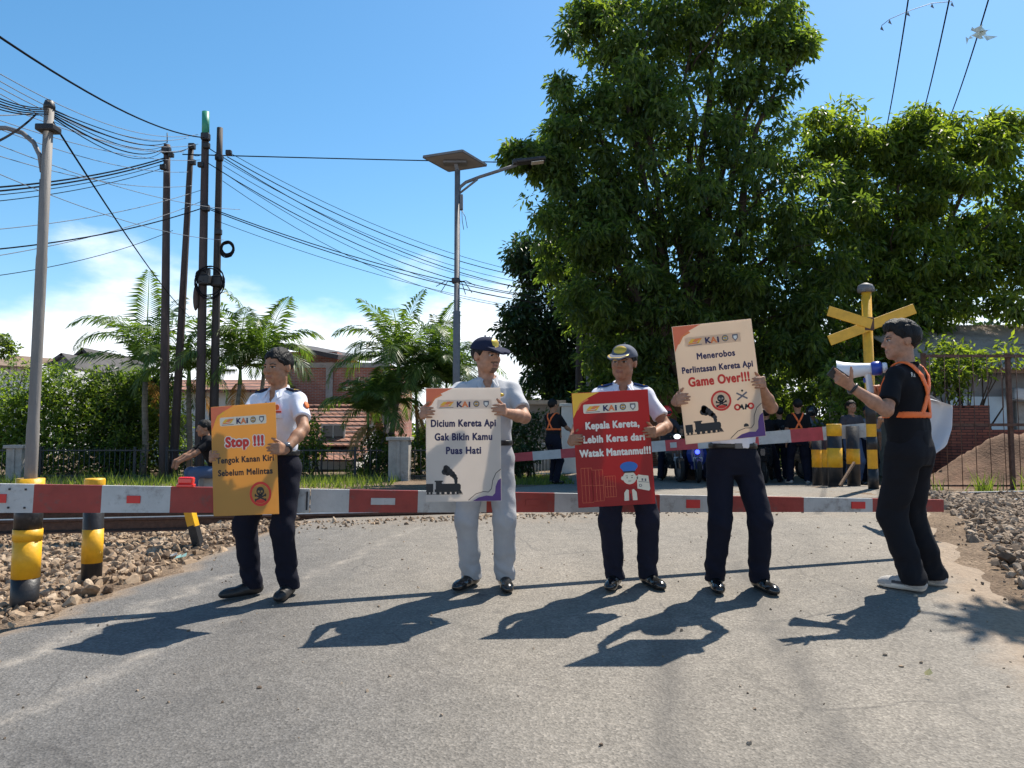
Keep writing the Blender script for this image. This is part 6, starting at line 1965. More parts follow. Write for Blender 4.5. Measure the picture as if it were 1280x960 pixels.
        # straps crossing on the back, running straight down the front
        for sx in (-1, 1):
            def fn(x, y, z, sx=sx):
                xb = sx * (.100 - (1.45 - z) * .52)                          # back: diagonal
                xf = sx * (.105 - (1.45 - z) * .06)
                x0 = np.where(y > .01, xb, xf)
                return np.maximum(np.maximum(np.abs(x - x0) - .024, 1.12 - z), np.abs(x) - .185)
            strap_piece('shoulder_strap', fn)
    return root
# ------------------------------------------------------------------ printed placards
def board_mat(name, col, trans=.5):
    m, n, l, b = _nodes(name)
    t = n.new('ShaderNodeTexCoord'); z = n.new('ShaderNodeTexNoise'); z.inputs['Scale'].default_value = 5; z.inputs['Detail'].default_value = 5
    l.new(t.outputs['Object'], z.inputs['Vector'])
    r = n.new('ShaderNodeValToRGB'); r.color_ramp.elements[0].color = (*[c * .92 for c in col], 1); r.color_ramp.elements[1].color = (*[min(1, c * 1.06) for c in col], 1)
    l.new(z.outputs[0], r.inputs[0]); l.new(r.outputs[0], b.inputs['Base Color'])
    b.inputs['Roughness'].default_value = .5; b.inputs['Specular IOR Level'].default_value = .3
    tr = n.new('ShaderNodeBsdfTranslucent'); l.new(r.outputs[0], tr.inputs[0])
    mix = n.new('ShaderNodeMixShader'); mix.inputs[0].default_value = trans
    l.new(b.outputs[0], mix.inputs[1]); l.new(tr.outputs[0], mix.inputs[2])
    o = [x for x in n if x.type == 'OUTPUT_MATERIAL'][0]; l.new(mix.outputs[0], o.inputs[0])
    zb = n.new('ShaderNodeTexNoise'); zb.inputs['Scale'].default_value = 3
    l.new(t.outputs['Object'], zb.inputs['Vector'])
    bp = n.new('ShaderNodeBump'); bp.inputs['Strength'].default_value = .3; bp.inputs['Distance'].default_value = .03
    l.new(zb.outputs[0], bp.inputs['Height']); l.new(bp.outputs[0], b.inputs['Normal'])
    return m
M['b_yellow'] = board_mat('orange_yellow_board', (.71, .44, .14), .6)
M['b_cream'] = board_mat('cream_board', (.76, .70, .64), .6)
M['b_cream2'] = board_mat('warm_cream_board', (.74, .63, .51), .6)
M['b_red'] = board_mat('red_board', (.48, .050, .046), .5)
for k, c in (('p_navy', (.02, .018, .075)), ('p_red', (.58, .03, .02)), ('p_white', (.72, .68, .60)), ('p_black', (.016, .016, .018)), ('p_orange', (.75, .20, .06)), ('p_yellow', (.80, .45, .04)), ('p_purple', (.09, .035, .16)),
             ('p_cream', (.70, .62, .48)), ('p_blue', (.03, .13, .42)), ('p_darkred', (.42, .02, .02)), ('p_grey', (.12, .12, .14)), ('p_coral', (.72, .16, .07))):
    M[k] = mat('print_' + k[2:], c, .55, .06)

_tcache = {}
def text_poly(txt, bold=.0, shear=0):
    key = (txt, bold, shear)
    if key in _tcache: return _tcache[key]
    cu = bpy.data.curves.new('lettering', 'FONT'); cu.body = txt; cu.offset = bold; cu.fill_mode = 'FRONT'; cu.resolution_u = 5; cu.shear = shear; cu.space_character = 1.10
    o = bpy.data.objects.new('lettering', cu); COL.objects.link(o)
    dg = bpy.context.evaluated_depsgraph_get()
    me = o.evaluated_get(dg).to_mesh()
    V = np.array([v.co[:2] for v in me.vertices]); Fs = [tuple(p.vertices) for p in me.polygons]
    o.evaluated_get(dg).to_mesh_clear()
    bpy.data.objects.remove(o); bpy.data.curves.remove(cu)
    _tcache[key] = (V, Fs); return V, Fs

class Print:
    def __init__(s, root, W, H, th):
        s.root, s.W, s.H, s.th = root, W, H, th
    def xyz(s, u, v, layer): return ((u - .5) * s.W, -s.th / 2 - .0009 * layer, (.5 - v) * s.H)
    def poly(s, m, uv, mi, layer=1):
        m.add([s.xyz(u, v, layer) for u, v in uv], [tuple(range(len(uv)))], mi)
    def disc(s, m, u, v, r, mi, layer=1, n=28, ry=None):
        """r in units of the board width."""
        m.add([((u - .5) * s.W + r * s.W * math.cos(a), -s.th / 2 - .0009 * layer, (.5 - v) * s.H + (ry or r) * s.W * math.sin(a)) for a in [2 * PI * k / n for k in range(n)]], [tuple(range(n))], mi)
    def ring(s, m, u, v, r0, r1, mi, layer=1, n=32):
        V = []
        for r in (r0, r1): V += [((u - .5) * s.W + r * s.W * math.cos(2 * PI * k / n), -s.th / 2 - .0009 * layer, (.5 - v) * s.H + r * s.W * math.sin(2 * PI * k / n)) for k in range(n)]
        m.add(V, [(k, n + k, n + (k + 1) % n, (k + 1) % n)[::-1] for k in range(n)], mi)
    def text(s, m, txt, u0, u1, v, cap, mi, layer=1, bold=.028, shear=0):
        """Fit txt between u0..u1, baseline v, capital height cap (board heights); strokes fattened by offset copies."""
        V, Fs = text_poly(txt, 0, shear)
        C, _ = text_poly('H', 0, shear)
        ch = C[:, 1].max() - C[:, 1].min(); x0, x1 = V[:, 0].min(), V[:, 0].max()
        b = bold * .62 * cap * s.H
        sx = ((u1 - u0) * s.W - 2 * b) / (x1 - x0); sy = (cap * s.H - 2 * b) / ch
        offs = [(0, 0)] + [(b * math.cos(a), b * math.sin(a)) for a in [2 * PI * k / 16 for k in range(16)]]
        for k, (ox, oy) in enumerate(offs):
            m.add([((u0 - .5) * s.W + b + ox + (x - x0) * sx, -s.th / 2 - .0009 * layer - .00004 * k, (.5 - v) * s.H + b + oy + y * sy) for x, y in V], Fs, mi)
    def line(s, m, pts, w, mi, layer=1):
        pts = [Vector(s.xyz(u, v, layer)) for u, v in pts]
        for a, b in zip(pts[:-1], pts[1:]):
            d = (b - a).normalized(); q = Vector((-d.z, 0, d.x)) * w * s.W / 2
            m.add([a - q, b - q, b + q, a + q], [(0, 1, 2, 3)], mi)

def placard(label, cpx, cpy, D, W, H, roll, yaw, matk):
    c = P(cpx, cpy, D)
    o_m = MB(); th = .006
    # gently bowed sheet
    nx, nz = 10, 12; V = []; Fs = []
    o_m.box((0, 0, 0), (W, th, H), None, 0, .0015)
    o = o_m.build('placard', M[matk]); o.location = c
    o.rotation_euler = (Matrix.Rotation(yaw, 3, 'Z') @ Matrix.Rotation(-roll, 3, 'Y')).to_euler()
    tag(o, label, 'poster')
    return o, Print(o, W, H, th), c, Matrix.Rotation(yaw, 3, 'Z') @ Matrix.Rotation(-roll, 3, 'Y')

def logo_strip(p, u0=.14, u1=.86, v0=.105, v1=.185, boxed=True, bg='p_cream'):
    m = MB(); mats = [M[bg], M['p_orange'], M['p_yellow'], M['p_navy'], M['p_grey'], M['p_white'], M['p_blue']]
    w = u1 - u0; h = v1 - v0
    if boxed:
        r = .02; uv = []
        for (cu, cv, a0) in ((u1 - r, v0 + r * .7, 0), (u0 + r, v0 + r * .7, 90), (u0 + r, v1 - r * .7, 180), (u1 - r, v1 - r * .7, 270)):
            for k in range(5):
                a = R(a0 + 22.5 * k); uv.append((cu + r * math.cos(a), cv - r * .7 * math.sin(a)))
        p.poly(m, uv, 0, 1)
    U = lambda f: u0 + w * f
    Vv = lambda f: v0 + h * f
    # slanted speed emblem
    p.poly(m, [(U(.05), Vv(.62)), (U(.13), Vv(.62)), (U(.20), Vv(.22)), (U(.12), Vv(.22))], 2, 2)
    p.poly(m, [(U(.13), Vv(.55)), (U(.20), Vv(.55)), (U(.31), Vv(.2)), (U(.19), Vv(.2))], 1, 3)
    p.poly(m, [(U(.04), Vv(.78)), (U(.22), Vv(.72)), (U(.24), Vv(.62)), (U(.08), Vv(.64))], 1, 2)
    p.poly(m, [(U(.20), Vv(.72)), (U(.24), Vv(.72)), (U(.31), Vv(.2)), (U(.27), Vv(.2))], 2, 2)
    p.poly(m, [(U(.04), Vv(.92)), (U(.30), Vv(.88)), (U(.30), Vv(.82)), (U(.04), Vv(.86))], 4, 2)
    p.text(m, 'K', U(.36), U(.465), Vv(.84), h * .66, 3, 2, .09)
    p.text(m, 'A', U(.455), U(.57), Vv(.84), h * .66, 1, 3, .09)
    p.text(m, 'i', U(.575), U(.61), Vv(.84), h * .66, 3, 2, .09)
    p.disc(m, U(.72), Vv(.47), .042 * w / .72, 4, 2, 20)
    p.ring(m, U(.72), Vv(.47), .020 * w / .72, .028 * w / .72, 2, 3, 16)
    p.line(m, [(U(.685), Vv(.47)), (U(.755), Vv(.47))], .008, 5, 4)
    p.poly(m, [(U(.85), Vv(.15)), (U(.95), Vv(.15)), (U(.95), Vv(.55)), (U(.90), Vv(.90)), (U(.85), Vv(.55))][::-1], 4, 2)
    p.poly(m, [(U(.87), Vv(.3)), (U(.93), Vv(.3)), (U(.93), Vv(.55)), (U(.90), Vv(.74)), (U(.87), Vv(.55))][::-1], 5, 3)
    m.build('logo_strip', mats, p.root)

def skull(p, u, v, r, name='warning_emblem', ground=None):
    m = MB(); mats = [M['p_red'], M['p_black'], M[ground or 'p_cream'], M['p_coral']]
    W_H = p.W / p.H
    p.ring(m, u, v, r * .80, r, 0, 1)
    if ground != 'none': p.disc(m, u, v, r * .80, 2, 1, 32)
    q = r
    dv = lambda k: v + k * q * W_H
    p.disc(m, u, dv(-.22), q * .36, 1, 2, 20)
    p.poly(m, [(u - q * .2, dv(.0)), (u + q * .2, dv(.0)), (u + q * .17, dv(.22)), (u - q * .17, dv(.22))][::-1], 1, 2)
    for s in (-1, 1):
        p.disc(m, u + s * q * .14, dv(-.2), q * .095, 2, 3, 12)
        p.line(m, [(u - s * q * .46, dv(.10)), (u + s * q * .46, dv(.50))], q * .12, 1, 2 + (s > 0))
        for e in (-1, 1):
            for o in (-.05, .05): p.disc(m, u + e * q * .46, dv(.30 + e * s * .2 + o), q * .075, 1, 2, 10)
    p.disc(m, u, dv(-.06), q * .05, 2, 3, 8)
    p.disc(m, u, dv(.60), q * .42, 0, 2, 20, q * .16)
    m.build(name, mats, p.root)

def train(p, u0, u1, v0, v1):
    m = MB(); U = lambda f: u0 + (u1 - u0) * f
    Vv = lambda f: v0 + (v1 - v0) * f
    # tender, cab, boiler, chimney, smoke
    p.poly(m, [(U(0), Vv(.62)), (U(.2), Vv(.62)), (U(.2), Vv(.92)), (U(0), Vv(.92))][::-1], 0, 1)
    p.poly(m, [(U(.24), Vv(.92)), (U(.96), Vv(.92)), (U(.96), Vv(.82)), (U(.24), Vv(.82))], 0, 1)
    p.poly(m, [(U(.27), Vv(.85)), (U(.44), Vv(.85)), (U(.44), Vv(.55)), (U(.27), Vv(.55))], 0, 2)
    p.poly(m, [(U(.24), Vv(.56)), (U(.47), Vv(.56)), (U(.47), Vv(.51)), (U(.24), Vv(.51))], 0, 1)
    p.poly(m, [(U(.42), Vv(.88)), (U(.93), Vv(.88)), (U(.97), Vv(.80)), (U(.97), Vv(.68)), (U(.93), Vv(.62)), (U(.42), Vv(.62))], 0, 3)
    p.poly(m, [(U(.80), Vv(.64)), (U(.87), Vv(.64)), (U(.885), Vv(.5)), (U(.785), Vv(.5))], 0, 2)
    p.poly(m, [(U(.92), Vv(.98)), (U(1.02), Vv(.98)), (U(.97), Vv(.86)), (U(.92), Vv(.86))], 0, 2)
    for f, r in ((.05, .016), (.15, .016), (.33, .024), (.47, .024), (.62, .024), (.76, .024), (.88, .018)):
        p.disc(m, U(f), Vv(.95), r * (u1 - u0) / .48, 0, 4, 14)
    for f, g, r in ((.83, .44, .028), (.79, .36, .034), (.73, .28, .04), (.66, .2, .045), (.58, .12, .05), (.52, .2, .04), (.6, .25, .035), (.56, .05, .035)):
        p.disc(m, U(f), Vv(g), r * (u1 - u0) / .48, 0, 1 + int(f * 10) % 3, 16)
    p.line(m, [(U(0), Vv(1.0)), (U(1.03), Vv(1.0))], .006, 0, 1)
    m.build('train_silhouette', [M['p_black']], p.root)

def corner(p, a='p_coral', b='p_orange'):
    m = MB()
    p.poly(m, [(0.004, .003), (.004, .22), (.05, .16), (.10, .09), (.20, .05), (.36, .003)], 0, 1)
    p.poly(m, [(.05, .16), (.075, .15), (.125, .095), (.22, .065), (.20, .05), (.10, .09)], 1, 2)
    m.build('corner_print', [M[a], M[b]], p.root)
def wave(p):
    m = MB(); uv = [(.996, .997), (.996, .80), (.955, .82), (.925, .87), (.915, .93), (.88, .955), (.80, .95), (.70, .965), (.62, .997)]
    p.poly(m, uv, 0, 1)
    m2 = [(.996, .72), (.93, .755), (.885, .82), (.87, .89), (.83, .92), (.76, .915), (.66, .935), (.56, .99)]
    p.line(m, m2, .008, 1, 1)
    m.build('corner_wave', [M['p_purple'], M['p_black']], p.root)

# stop placard
S1 = placard('orange poster reading Stop, held by the bareheaded man in white', 305.5, 574.5, 4.85, 0.477, 0.716, R(3.4), R(-14), 'b_yellow')
p = S1[1]; corner(p, 'p_coral', 'p_yellow'); logo_strip(p)
m = MB()
for dx, dy, mi, ly in ((0, 0, 0, 3),): 
    p.text(m, 'Stop !!!', .20, .83, .390, .112, 1, 1, .27); p.text(m, 'Stop !!!', .218, .812, .384, .098, 0, 3, .11)
m.build('headline', [M['p_red'], M['p_white']], S1[0])
m = MB(); p.text(m, 'Tengok Kanan Kiri', .07, .955, .525, .058, 0, 1, .085); m.build('lettering', [M['p_black']], S1[0])
m = MB(); p.text(m, 'Sebelum Melintas', .09, .93, .640, .058, 0, 1, .085); m.build('lettering', [M['p_black']], S1[0])
skull(p, .735, .815, .165, ground='b_yellow')
# first cream placard
S2 = placard('cream poster with train and purple corner, held by the man in grey', 579.4, 555.5, 4.90, 0.492, 0.745, R(.6), R(2), 'b_cream')
p = S2[1]; corner(p); logo_strip(p, .15, .88, .105, .185, bg='b_cream')
m = MB(); p.text(m, 'Dicium Kereta Api', .065, .935, .345, .066, 0, 1, .085); m.build('lettering', [M['p_navy']], S2[0])
m = MB(); p.text(m, 'Gak Bikin Kamu', .115, .885, .465, .066, 0, 1, .085); m.build('lettering', [M['p_navy']], S2[0])
m = MB(); p.text(m, 'Puas Hati', .265, .735, .585, .066, 0, 1, .085); m.build('lettering', [M['p_navy']], S2[0])
train(p, .0, .475, .69, .935); wave(p)
# red placard
S3 = placard('red poster with white lettering and cartoon trainman', 766.6, 560.3, 4.95, 0.510, 0.759, R(3.2), R(0), 'b_red')
p = S3[1]; corner(p, 'p_yellow', 'p_orange'); logo_strip(p)
m = MB(); p.text(m, 'Kepala Kereta,', .155, .86, .325, .066, 0, 1, .095); m.build('lettering', [M['p_white']], S3[0])
m = MB(); p.text(m, 'Lebih Keras dari', .115, .92, .445, .066, 0, 1, .095); m.build('lettering', [M['p_white']], S3[0])
m = MB(); p.text(m, 'Watak Mantanmu!!!', .055, .985, .565, .066, 0, 1, .095); m.build('lettering', [M['p_white']], S3[0])
m = MB()
for (u0, u1, v0, v1, n_) in ((.06, .2, .66, .96, 4), (.2, .34, .68, .95, 4), (.36, .5, .74, .92, 5)):
    for k in range(n_): 
        uu = u0 + (u1 - u0) * k / (n_ - 1); p.line(m, [(uu, v0), (uu, v1)], .004, 0, 1)
    for vv in (v0, (v0 + v1) / 2, v1): p.line(m, [(u0, vv), (u1, vv)], .004, 0, 1)
m.build('carriage_outline', [M['p_coral']], S3[0])
m = MB(); cm_ = [M['p_cream'], M['p_blue'], M['p_black'], M['p_darkred'], M['p_grey']]
p.disc(m, .685, .765, .088, 0, 2, 24, .082)
for s_ in (-1, 1): p.disc(m, .685 + s_ * .09, .765, .02, 0, 1, 12, .026)
p.disc(m, .685, .665, .115, 1, 3, 24, .062); p.poly(m, [(.585, .665), (.785, .665), (.765, .705), (.605, .705)][::-1], 1, 4); p.poly(m, [(.6, .705), (.77, .705), (.75, .72), (.62, .72)][::-1], 2, 4)
for s_ in (-1, 1): p.disc(m, .685 + s_ * .032, .763, .008, 2, 3, 8); p.line(m, [(.685 + s_ * .02, .748), (.685 + s_ * .05, .744)], .006, 2, 3)
p.line(m, [(.665, .792), (.705, .792)], .006, 2, 3)
p.poly(m, [(.60, .96), (.605, .89), (.64, .862), (.685, .875), (.73, .862), (.765, .89), (.77, .96)], 0, 2)
p.poly(m, [(.66, .96), (.665, .87), (.705, .87), (.71, .96)], 3, 3); p.poly(m, [(.675, .96), (.68, .90), (.69, .90), (.695, .96)], 2, 4)
m.build('trainman_picture', cm_, S3[0])
m = MB(); p.poly(m, [(.80, .74), (.93, .755), (.945, .87), (.93, .885), (.78, .86), (.78, .76)][::-1], 0, 1); p.line(m, [(.80, .80), (.93, .812)], .006, 1, 2); p.ring(m, .82, .835, .012, .02, 1, 2, 14); p.line(m, [(.85, .775), (.85, .795)], .02, 1, 2); p.line(m, [(.89, .778), (.89, .80)], .02, 1, 2)
m.build('locomotive_picture', [M['p_cream'], M['p_grey']], S3[0])
# second cream placard, raised
S4 = placard('cream poster reading Game Over, lifted high hiding the holder', 898.2, 476.5, 4.72, 0.512, 0.754, R(6.0), R(0), 'b_cream2')
p = S4[1]; corner(p); logo_strip(p, .14, .84, .105, .185, bg='b_cream2')
m = MB(); p.text(m, 'Menerobos', .265, .745, .30, .056, 0, 1, .085); m.build('lettering', [M['p_navy']], S4[0])
m = MB(); p.text(m, 'Perlintasan Kereta Api', .06, .95, .408, .056, 0, 1, .085); m.build('lettering', [M['p_navy']], S4[0])
m = MB(); p.text(m, 'Game Over!!!', .12, .89, .525, .082, 0, 1, .09); m.build('headline', [M['p_red']], S4[0])
skull(p, .50, .665, .128, ground='b_cream2')
train(p, .02, .475, .70, .925); wave(p)
m = MB()
p.line(m, [(.70, .615), (.83, .67)], .02, 0, 1); p.line(m, [(.70, .675), (.83, .615)], .02, 0, 2); p.disc(m, .775, .60, .014, 1, 1, 10)
for s_ in (-1, 1):
    p.ring(m, .775 + s_ * .085, .735, .02, .042, 2, 1, 18); p.line(m, [(.775 + s_ * .03, .715), (.775 + s_ * .01, .76)], .022, 1, 2); p.line(m, [(.775 + s_ * .02, .735), (.775 + s_ * .06, .735)], .03, 1, 1)
p.poly(m, [(.74, .905), (.805, .905), (.80, .885), (.77, .875), (.745, .885)], 1, 1)
m.build('signal_picture', [M['p_grey'], M['p_black'], M['p_red']], S4[0])
# ------------------------------------------------------------------ the people
def to_local(pt, loc, rz, H):
    d = Matrix.Rotation(-rz, 3, 'Z') @ (Vector(pt) - Vector(loc))
    return np.array(d) / (H / 1.72)
def dir_local(v, rz): return np.array(Matrix.Rotation(-rz, 3, 'Z') @ Vector(v))
def edge_grip(S, side, fv, loc, rz, H, pole):
    """Wrist and frame for a hand closed round the left (-1) or right (+1) edge of placard S at height fraction fv from the top."""
    o, pr, c, Rm = S
    e = c + Rm @ Vector((side * pr.W / 2, 0, (.5 - fv) * pr.H))
    out = Rm @ Vector((side, 0, 0)); front = Rm @ Vector((0, -1, 0)); up = Rm @ Vector((0, 0, 1))
    W_ = e + out * .024 - front * .060 - up * .012
    return dict(w=to_local(W_, loc, rz, H), a=dir_local(front + up * .15, rz), n=dir_local(-out, rz), th=dir_local(up, rz), curl=GRIP, thumb=.5, tcurl=.15, pole=pole)
def ground_px(px, py):
    g = ground_at(px, py); g.z += .019
    return g
def foot(px, py, loc, rz, H, yaw):
    q = to_local(ground_px(px, py), loc, rz, H); return (q[0], q[1], yaw - rz)

# 1 bareheaded man in white with the stop poster
rz = -.30; H = 1.70; loc = ground_px(341, 748)
person('bareheaded man in white uniform shirt holding the orange Stop poster', loc, rz, H, skin='skin_a', shirt='c_white', trousers='c_navy', shoe='shoe_matte', head=(-.12, .12, .03), epaul='navy_cloth', patches=True, watch='R',
       hands={'R': edge_grip(S1, 1, .42, loc, rz, H, (.9, .35, -.5)), 'L': edge_grip(S1, -1, .5, loc, rz, H, (-.8, .4, -.6))},
       feet={'L': foot(314, 748, loc, rz, H, -.95), 'R': foot(360, 748, loc, rz, H, -.05)}, sleeve=.66, hair=True)
# 2 man in grey with dark cap
rz = .05; H = 1.76; loc = ground_px(609, 738)
person('man in light grey uniform and dark cap holding the first cream poster', loc, rz, H, skin='skin_b', shirt='c_grey_sh', trousers='c_grey_tr', head=(.72, .08, -.05), cap='navy_cloth', beard=True, wide=1.08, patches='badge',
       hands={'R': edge_grip(S2, 1, .20, loc, rz, H, (.8, .45, -.6)), 'L': edge_grip(S2, -1, .22, loc, rz, H, (-.9, .45, -.4))},
       feet={'L': foot(589, 736, loc, rz, H, -.5), 'R': foot(631, 737, loc, rz, H, .12)}, sleeve=.72)
# 3 man in white with grey cap and red poster
rz = -.10; H = 1.685; loc = ground_px(781, 736)
person('man in white shirt and grey peaked cap holding the red poster', loc, rz, H, skin='skin_a', shirt='c_white', trousers='c_navy2', head=(-.38, .06, .04), cap='grey_cap', epaul='blue_cloth',
       hands={'R': edge_grip(S3, 1, .38, loc, rz, H, (.8, .5, -.5)), 'L': edge_grip(S3, -1, .42, loc, rz, H, (-.8, .5, -.5))},
       feet={'L': foot(769, 736, loc, rz, H, -.35), 'R': foot(810, 734, loc, rz, H, .35)}, sleeve=.7)
# 4 man hidden behind the raised cream poster
rz = .02; H = 1.685; loc = ground_px(920, 740)
person('man in dark trousers and glossy shoes hidden behind the raised cream poster', loc, rz, H, skin='skin_b', shirt='c_white', trousers='c_navy', head=(0, .05, 0),
       hands={'R': edge_grip(S4, 1, .55, loc, rz, H, (.6, .3, -.8)), 'L': edge_grip(S4, -1, .62, loc, rz, H, (-.6, .3, -.8))},
       feet={'L': foot(894, 739, loc, rz, H, -.12), 'R': foot(950, 740, loc, rz, H, .22)}, sleeve=.7)
# 5 man with megaphone seen in profile
rz = R(-138); H = 1.795; loc = ground_px(1141, 740); D5 = loc.y
wl = P(1063, 483, D5 - .24); wr = P(1099, 497, D5 + .14)
q5 = person('man in black shirt and orange harness speaking through a megaphone', loc, rz, H, skin='skin_b', shirt='c_black', trousers='c_black2', head=(.70, .02, 0), hair='tall', hoff=.03, wide=1.2, legr=1.12, collar=False, belt=False, watch='R', harness=True, kind_shoe='sneaker',
       hands={'R': dict(w=to_local(wl, loc, rz, H), a=dir_local((-.80, -.10, .55), rz), n=dir_local((.35, .75, .55), rz), th=dir_local((.5, -.2, .8), rz), curl=[(.0, .05, .05), (.75, .9, .4), (.9, 1.0, .5), (1.0, 1.0, .5)], thumb=.9, tcurl=.2, pole=dir_local((.3, -.35, -.9), rz)),
              'L': dict(w=to_local(wr, loc, rz, H), a=dir_local((-.45, -.25, .75), rz), n=dir_local((-.6, -.75, -.2), rz), th=dir_local((-.3, .6, .6), rz), curl=FIST, pole=dir_local((.5, .5, -.8), rz))},
       feet={'R': foot(1141, 743, loc, rz, H, rz - .10), 'L': foot(1166, 734, loc, rz, H, rz + .1)}, sleeve=.78)
# lettering on his back
m = MB(); V_, F_ = text_poly('Ra', 0)
bpy.context.view_layer.update()
co_ = Vector((0, 0, CZ)); hit, pos, nrm5, _, ho, _ = sc.ray_cast(bpy.context.evaluated_depsgraph_get(), co_, (P(1138, 471, 4) - co_).normalized())
if not hit: pos, nrm5 = P(1143, 471, D5 - .2), Vector((0, -1, 0))
pos = pos + nrm5 * .006
zx = Vector((0, 0, 1)); xx_ = zx.cross(-nrm5) * -1; xx_.normalize(); zz_ = nrm5.cross(xx_)
m.add([pos - loc + xx_ * (x * .045) + zz_ * (y * .045) for x, y in V_], F_)
o = m.build('back_lettering', M['p_white']); o.parent = q5
o.rotation_euler = (0, 0, -rz)

# his phone and megaphone
ph = MB(); ph.box((0, 0, 0), (.075, .009, .150), None, 0, .004); ph.box((0, -.0052, 0), (.068, .001, .138), None, 1)
po = ph.build('phone', [M['shoe_black'], M['glass_dark']]); hd = wl + Vector((-.80, -.10, .55)).normalized() * .085
po.location = hd + Vector((.012, .035, .018)); po.rotation_euler = Matrix(((.55, .2, -.8), (-.3, .95, .05), (.78, .2, .58))).to_euler()
tag(po, 'dark mobile phone in the raised hand of the megaphone man', 'phone')
mo = empty('megaphone', P(1090, 461, D5 + .03)); tag(mo, 'white megaphone with blue rear ring at the speaking man', 'megaphone')
ax = (P(1050, 463, D5 + .13) - P(1103, 458, D5 + .02)); ax.normalize(); qm = ax.to_track_quat('Z', 'Y').to_matrix()
M['mega_white'] = mat('white_plastic', (.70, .70, .72), .35, .05); M['mega_blue'] = mat('blue_plastic', (.03, .06, .32), .35, .1)
m = MB(); m.lathe([(.040, .0), (.042, .03), (.050, .10), (.063, .17), (.078, .215), (.082, .22), (.080, .222), (.060, .17), (.042, .10), (.025, .03), (.002, .02)], (0, 0, 0), 24, qm); m.build('horn', M['mega_white'], mo)
m = MB(); m.lathe([(.040, -.06), (.048, -.048), (.050, -.018), (.043, .004)], (0, 0, 0), 24, qm); m.build('rear_ring', M['mega_blue'], mo)
m = MB(); m.lathe([(.030, -.095), (.036, -.085), (.036, -.066), (.02, -.06)], (0, 0, 0), 20, qm); m.build('mouthpiece', M['mega_white'], mo)
m = MB(); m.box(ax * .02 + Vector((0, 0, -.10)), (.042, .036, .15), Matrix.Rotation(-.12, 3, 'Y'), 0, .012); m.build('handle', M['mega_white'], mo)
m = MB(); m.box(ax * .05 + Vector((0, .0, -.075)), (.012, .018, .035), None, 0, .004); m.build('trigger', M['mega_blue'], mo)

# 6 person behind him with a white banner
rz = R(-150); H = 1.60; loc = ground_px(1143, 652); D6 = loc.y
person('person in grey trousers almost hidden behind the megaphone man', loc, rz, H, hr=.012, ch=.012, face=False, shirt='c_dark', trousers='c_navy2', shoe='shoe_black', sleeve=.8, collar=False, belt=False,
       hands={'R': dict(w=(.10, -.30, 1.12)), 'L': dict(w=to_local(P(1150, 502, D6 - .1), loc, rz, H))}, feet={'L': (-.10, .0, -.1), 'R': (.14, -.08, .1)})
nu_, nv_ = 14, 18; V = []; Fs = []
cc = P(1150, 528, D6 - .55)
for j in range(nv_):
    f = j / (nv_ - 1)
    py = 491 + 80 * f
    xl_ = 1135 + 3 * math.sin(f * 5); xr_ = np.interp(f, [0, .07, .12, .5, .8, 1], [1158, 1180, 1191, 1190, 1183, 1162])
    for i in range(nu_):
        u = i / (nu_ - 1)
        top_y = py + (1 - f) * (8 * abs(u - .45) * 1.6) + 6 * f * (u - .5) ** 2
        q = P(xl_ + (xr_ - xl_) * u, top_y, D6 - .55 + .10 * math.sin(u * 3.0 + f * 1.2) + .03 * math.sin(u * 9 + f * 4)) - cc
        V.append(q)
for j in range(nv_ - 1):
    for i in range(nu_ - 1): Fs.append((j * nu_ + i, (j + 1) * nu_ + i, (j + 1) * nu_ + i + 1, j * nu_ + i + 1))
nb = len(V); V += [v + Vector((0, .006, 0)) for v in V]; Fs += [tuple(reversed([q + nb for q in f])) for f in Fs]
m = MB(); m.add(V, Fs, 0, True); o = m.build('banner', board_mat('white_banner_sheet', (.64, .64, .66), .3)); o.location = cc
tag(o, 'rolled white blank banner sheet sticking out behind the megaphone man', 'banner')

# 7.. people beyond the rails
LOW = dict(hr=.011, ch=.012, face=False)
def at_y(px, y): q = P(px, 560, y); return Vector((q.x, y, G(q.x, y) + .02))
loc = at_y(692, 15.6)
person('man in dark clothes and orange vest standing beyond the crossing beside the red poster', loc, 2.35, 1.74, shirt='c_black2', trousers='c_navy', sleeve=.8, collar=False, belt=False, harness=True, cap=None, hair=True, hands={'R': dict(w=(.16, -.38, 1.05)), 'L': dict(w=(-.12, -.40, 1.1))}, feet={'L': (-.07, 0, -.1), 'R': (.08, -.06, .1)}, **LOW)
# sitting man beyond the rails at left
loc = at_y(268, 11.6)
person('man in dark shirt sitting behind the barrier left of the Stop poster', loc, -1.0, 1.70, shirt='c_black', trousers='c_blue', sleeve=.7, collar=False, belt=False, hair=True, pelvis=(0, .1, .52), lean=.45, head=(.0, .1, 0),
       hands={'R': dict(w=(.20, -.62, .62), pole=(.5, .3, -.5)), 'L': dict(w=(-.10, -.66, .60), pole=(-.5, .3, -.5))}, feet={'L': (-.15, -.36, -.2), 'R': (.15, -.36, .2)}, hr=.010, ch=.010, face=True)
m = MB(); m.box((0, 0, .22), (.5, .4, .44), None, 0, .02); o = m.build('concrete_block', M['concrete']); o.location = loc + Vector((-.08, .2, 0)) * 1.0 - Vector((0, 0, .03)); o.rotation_euler.z = -1.0; tag(o, 'concrete block under the man sitting beyond the rails', 'concrete block')

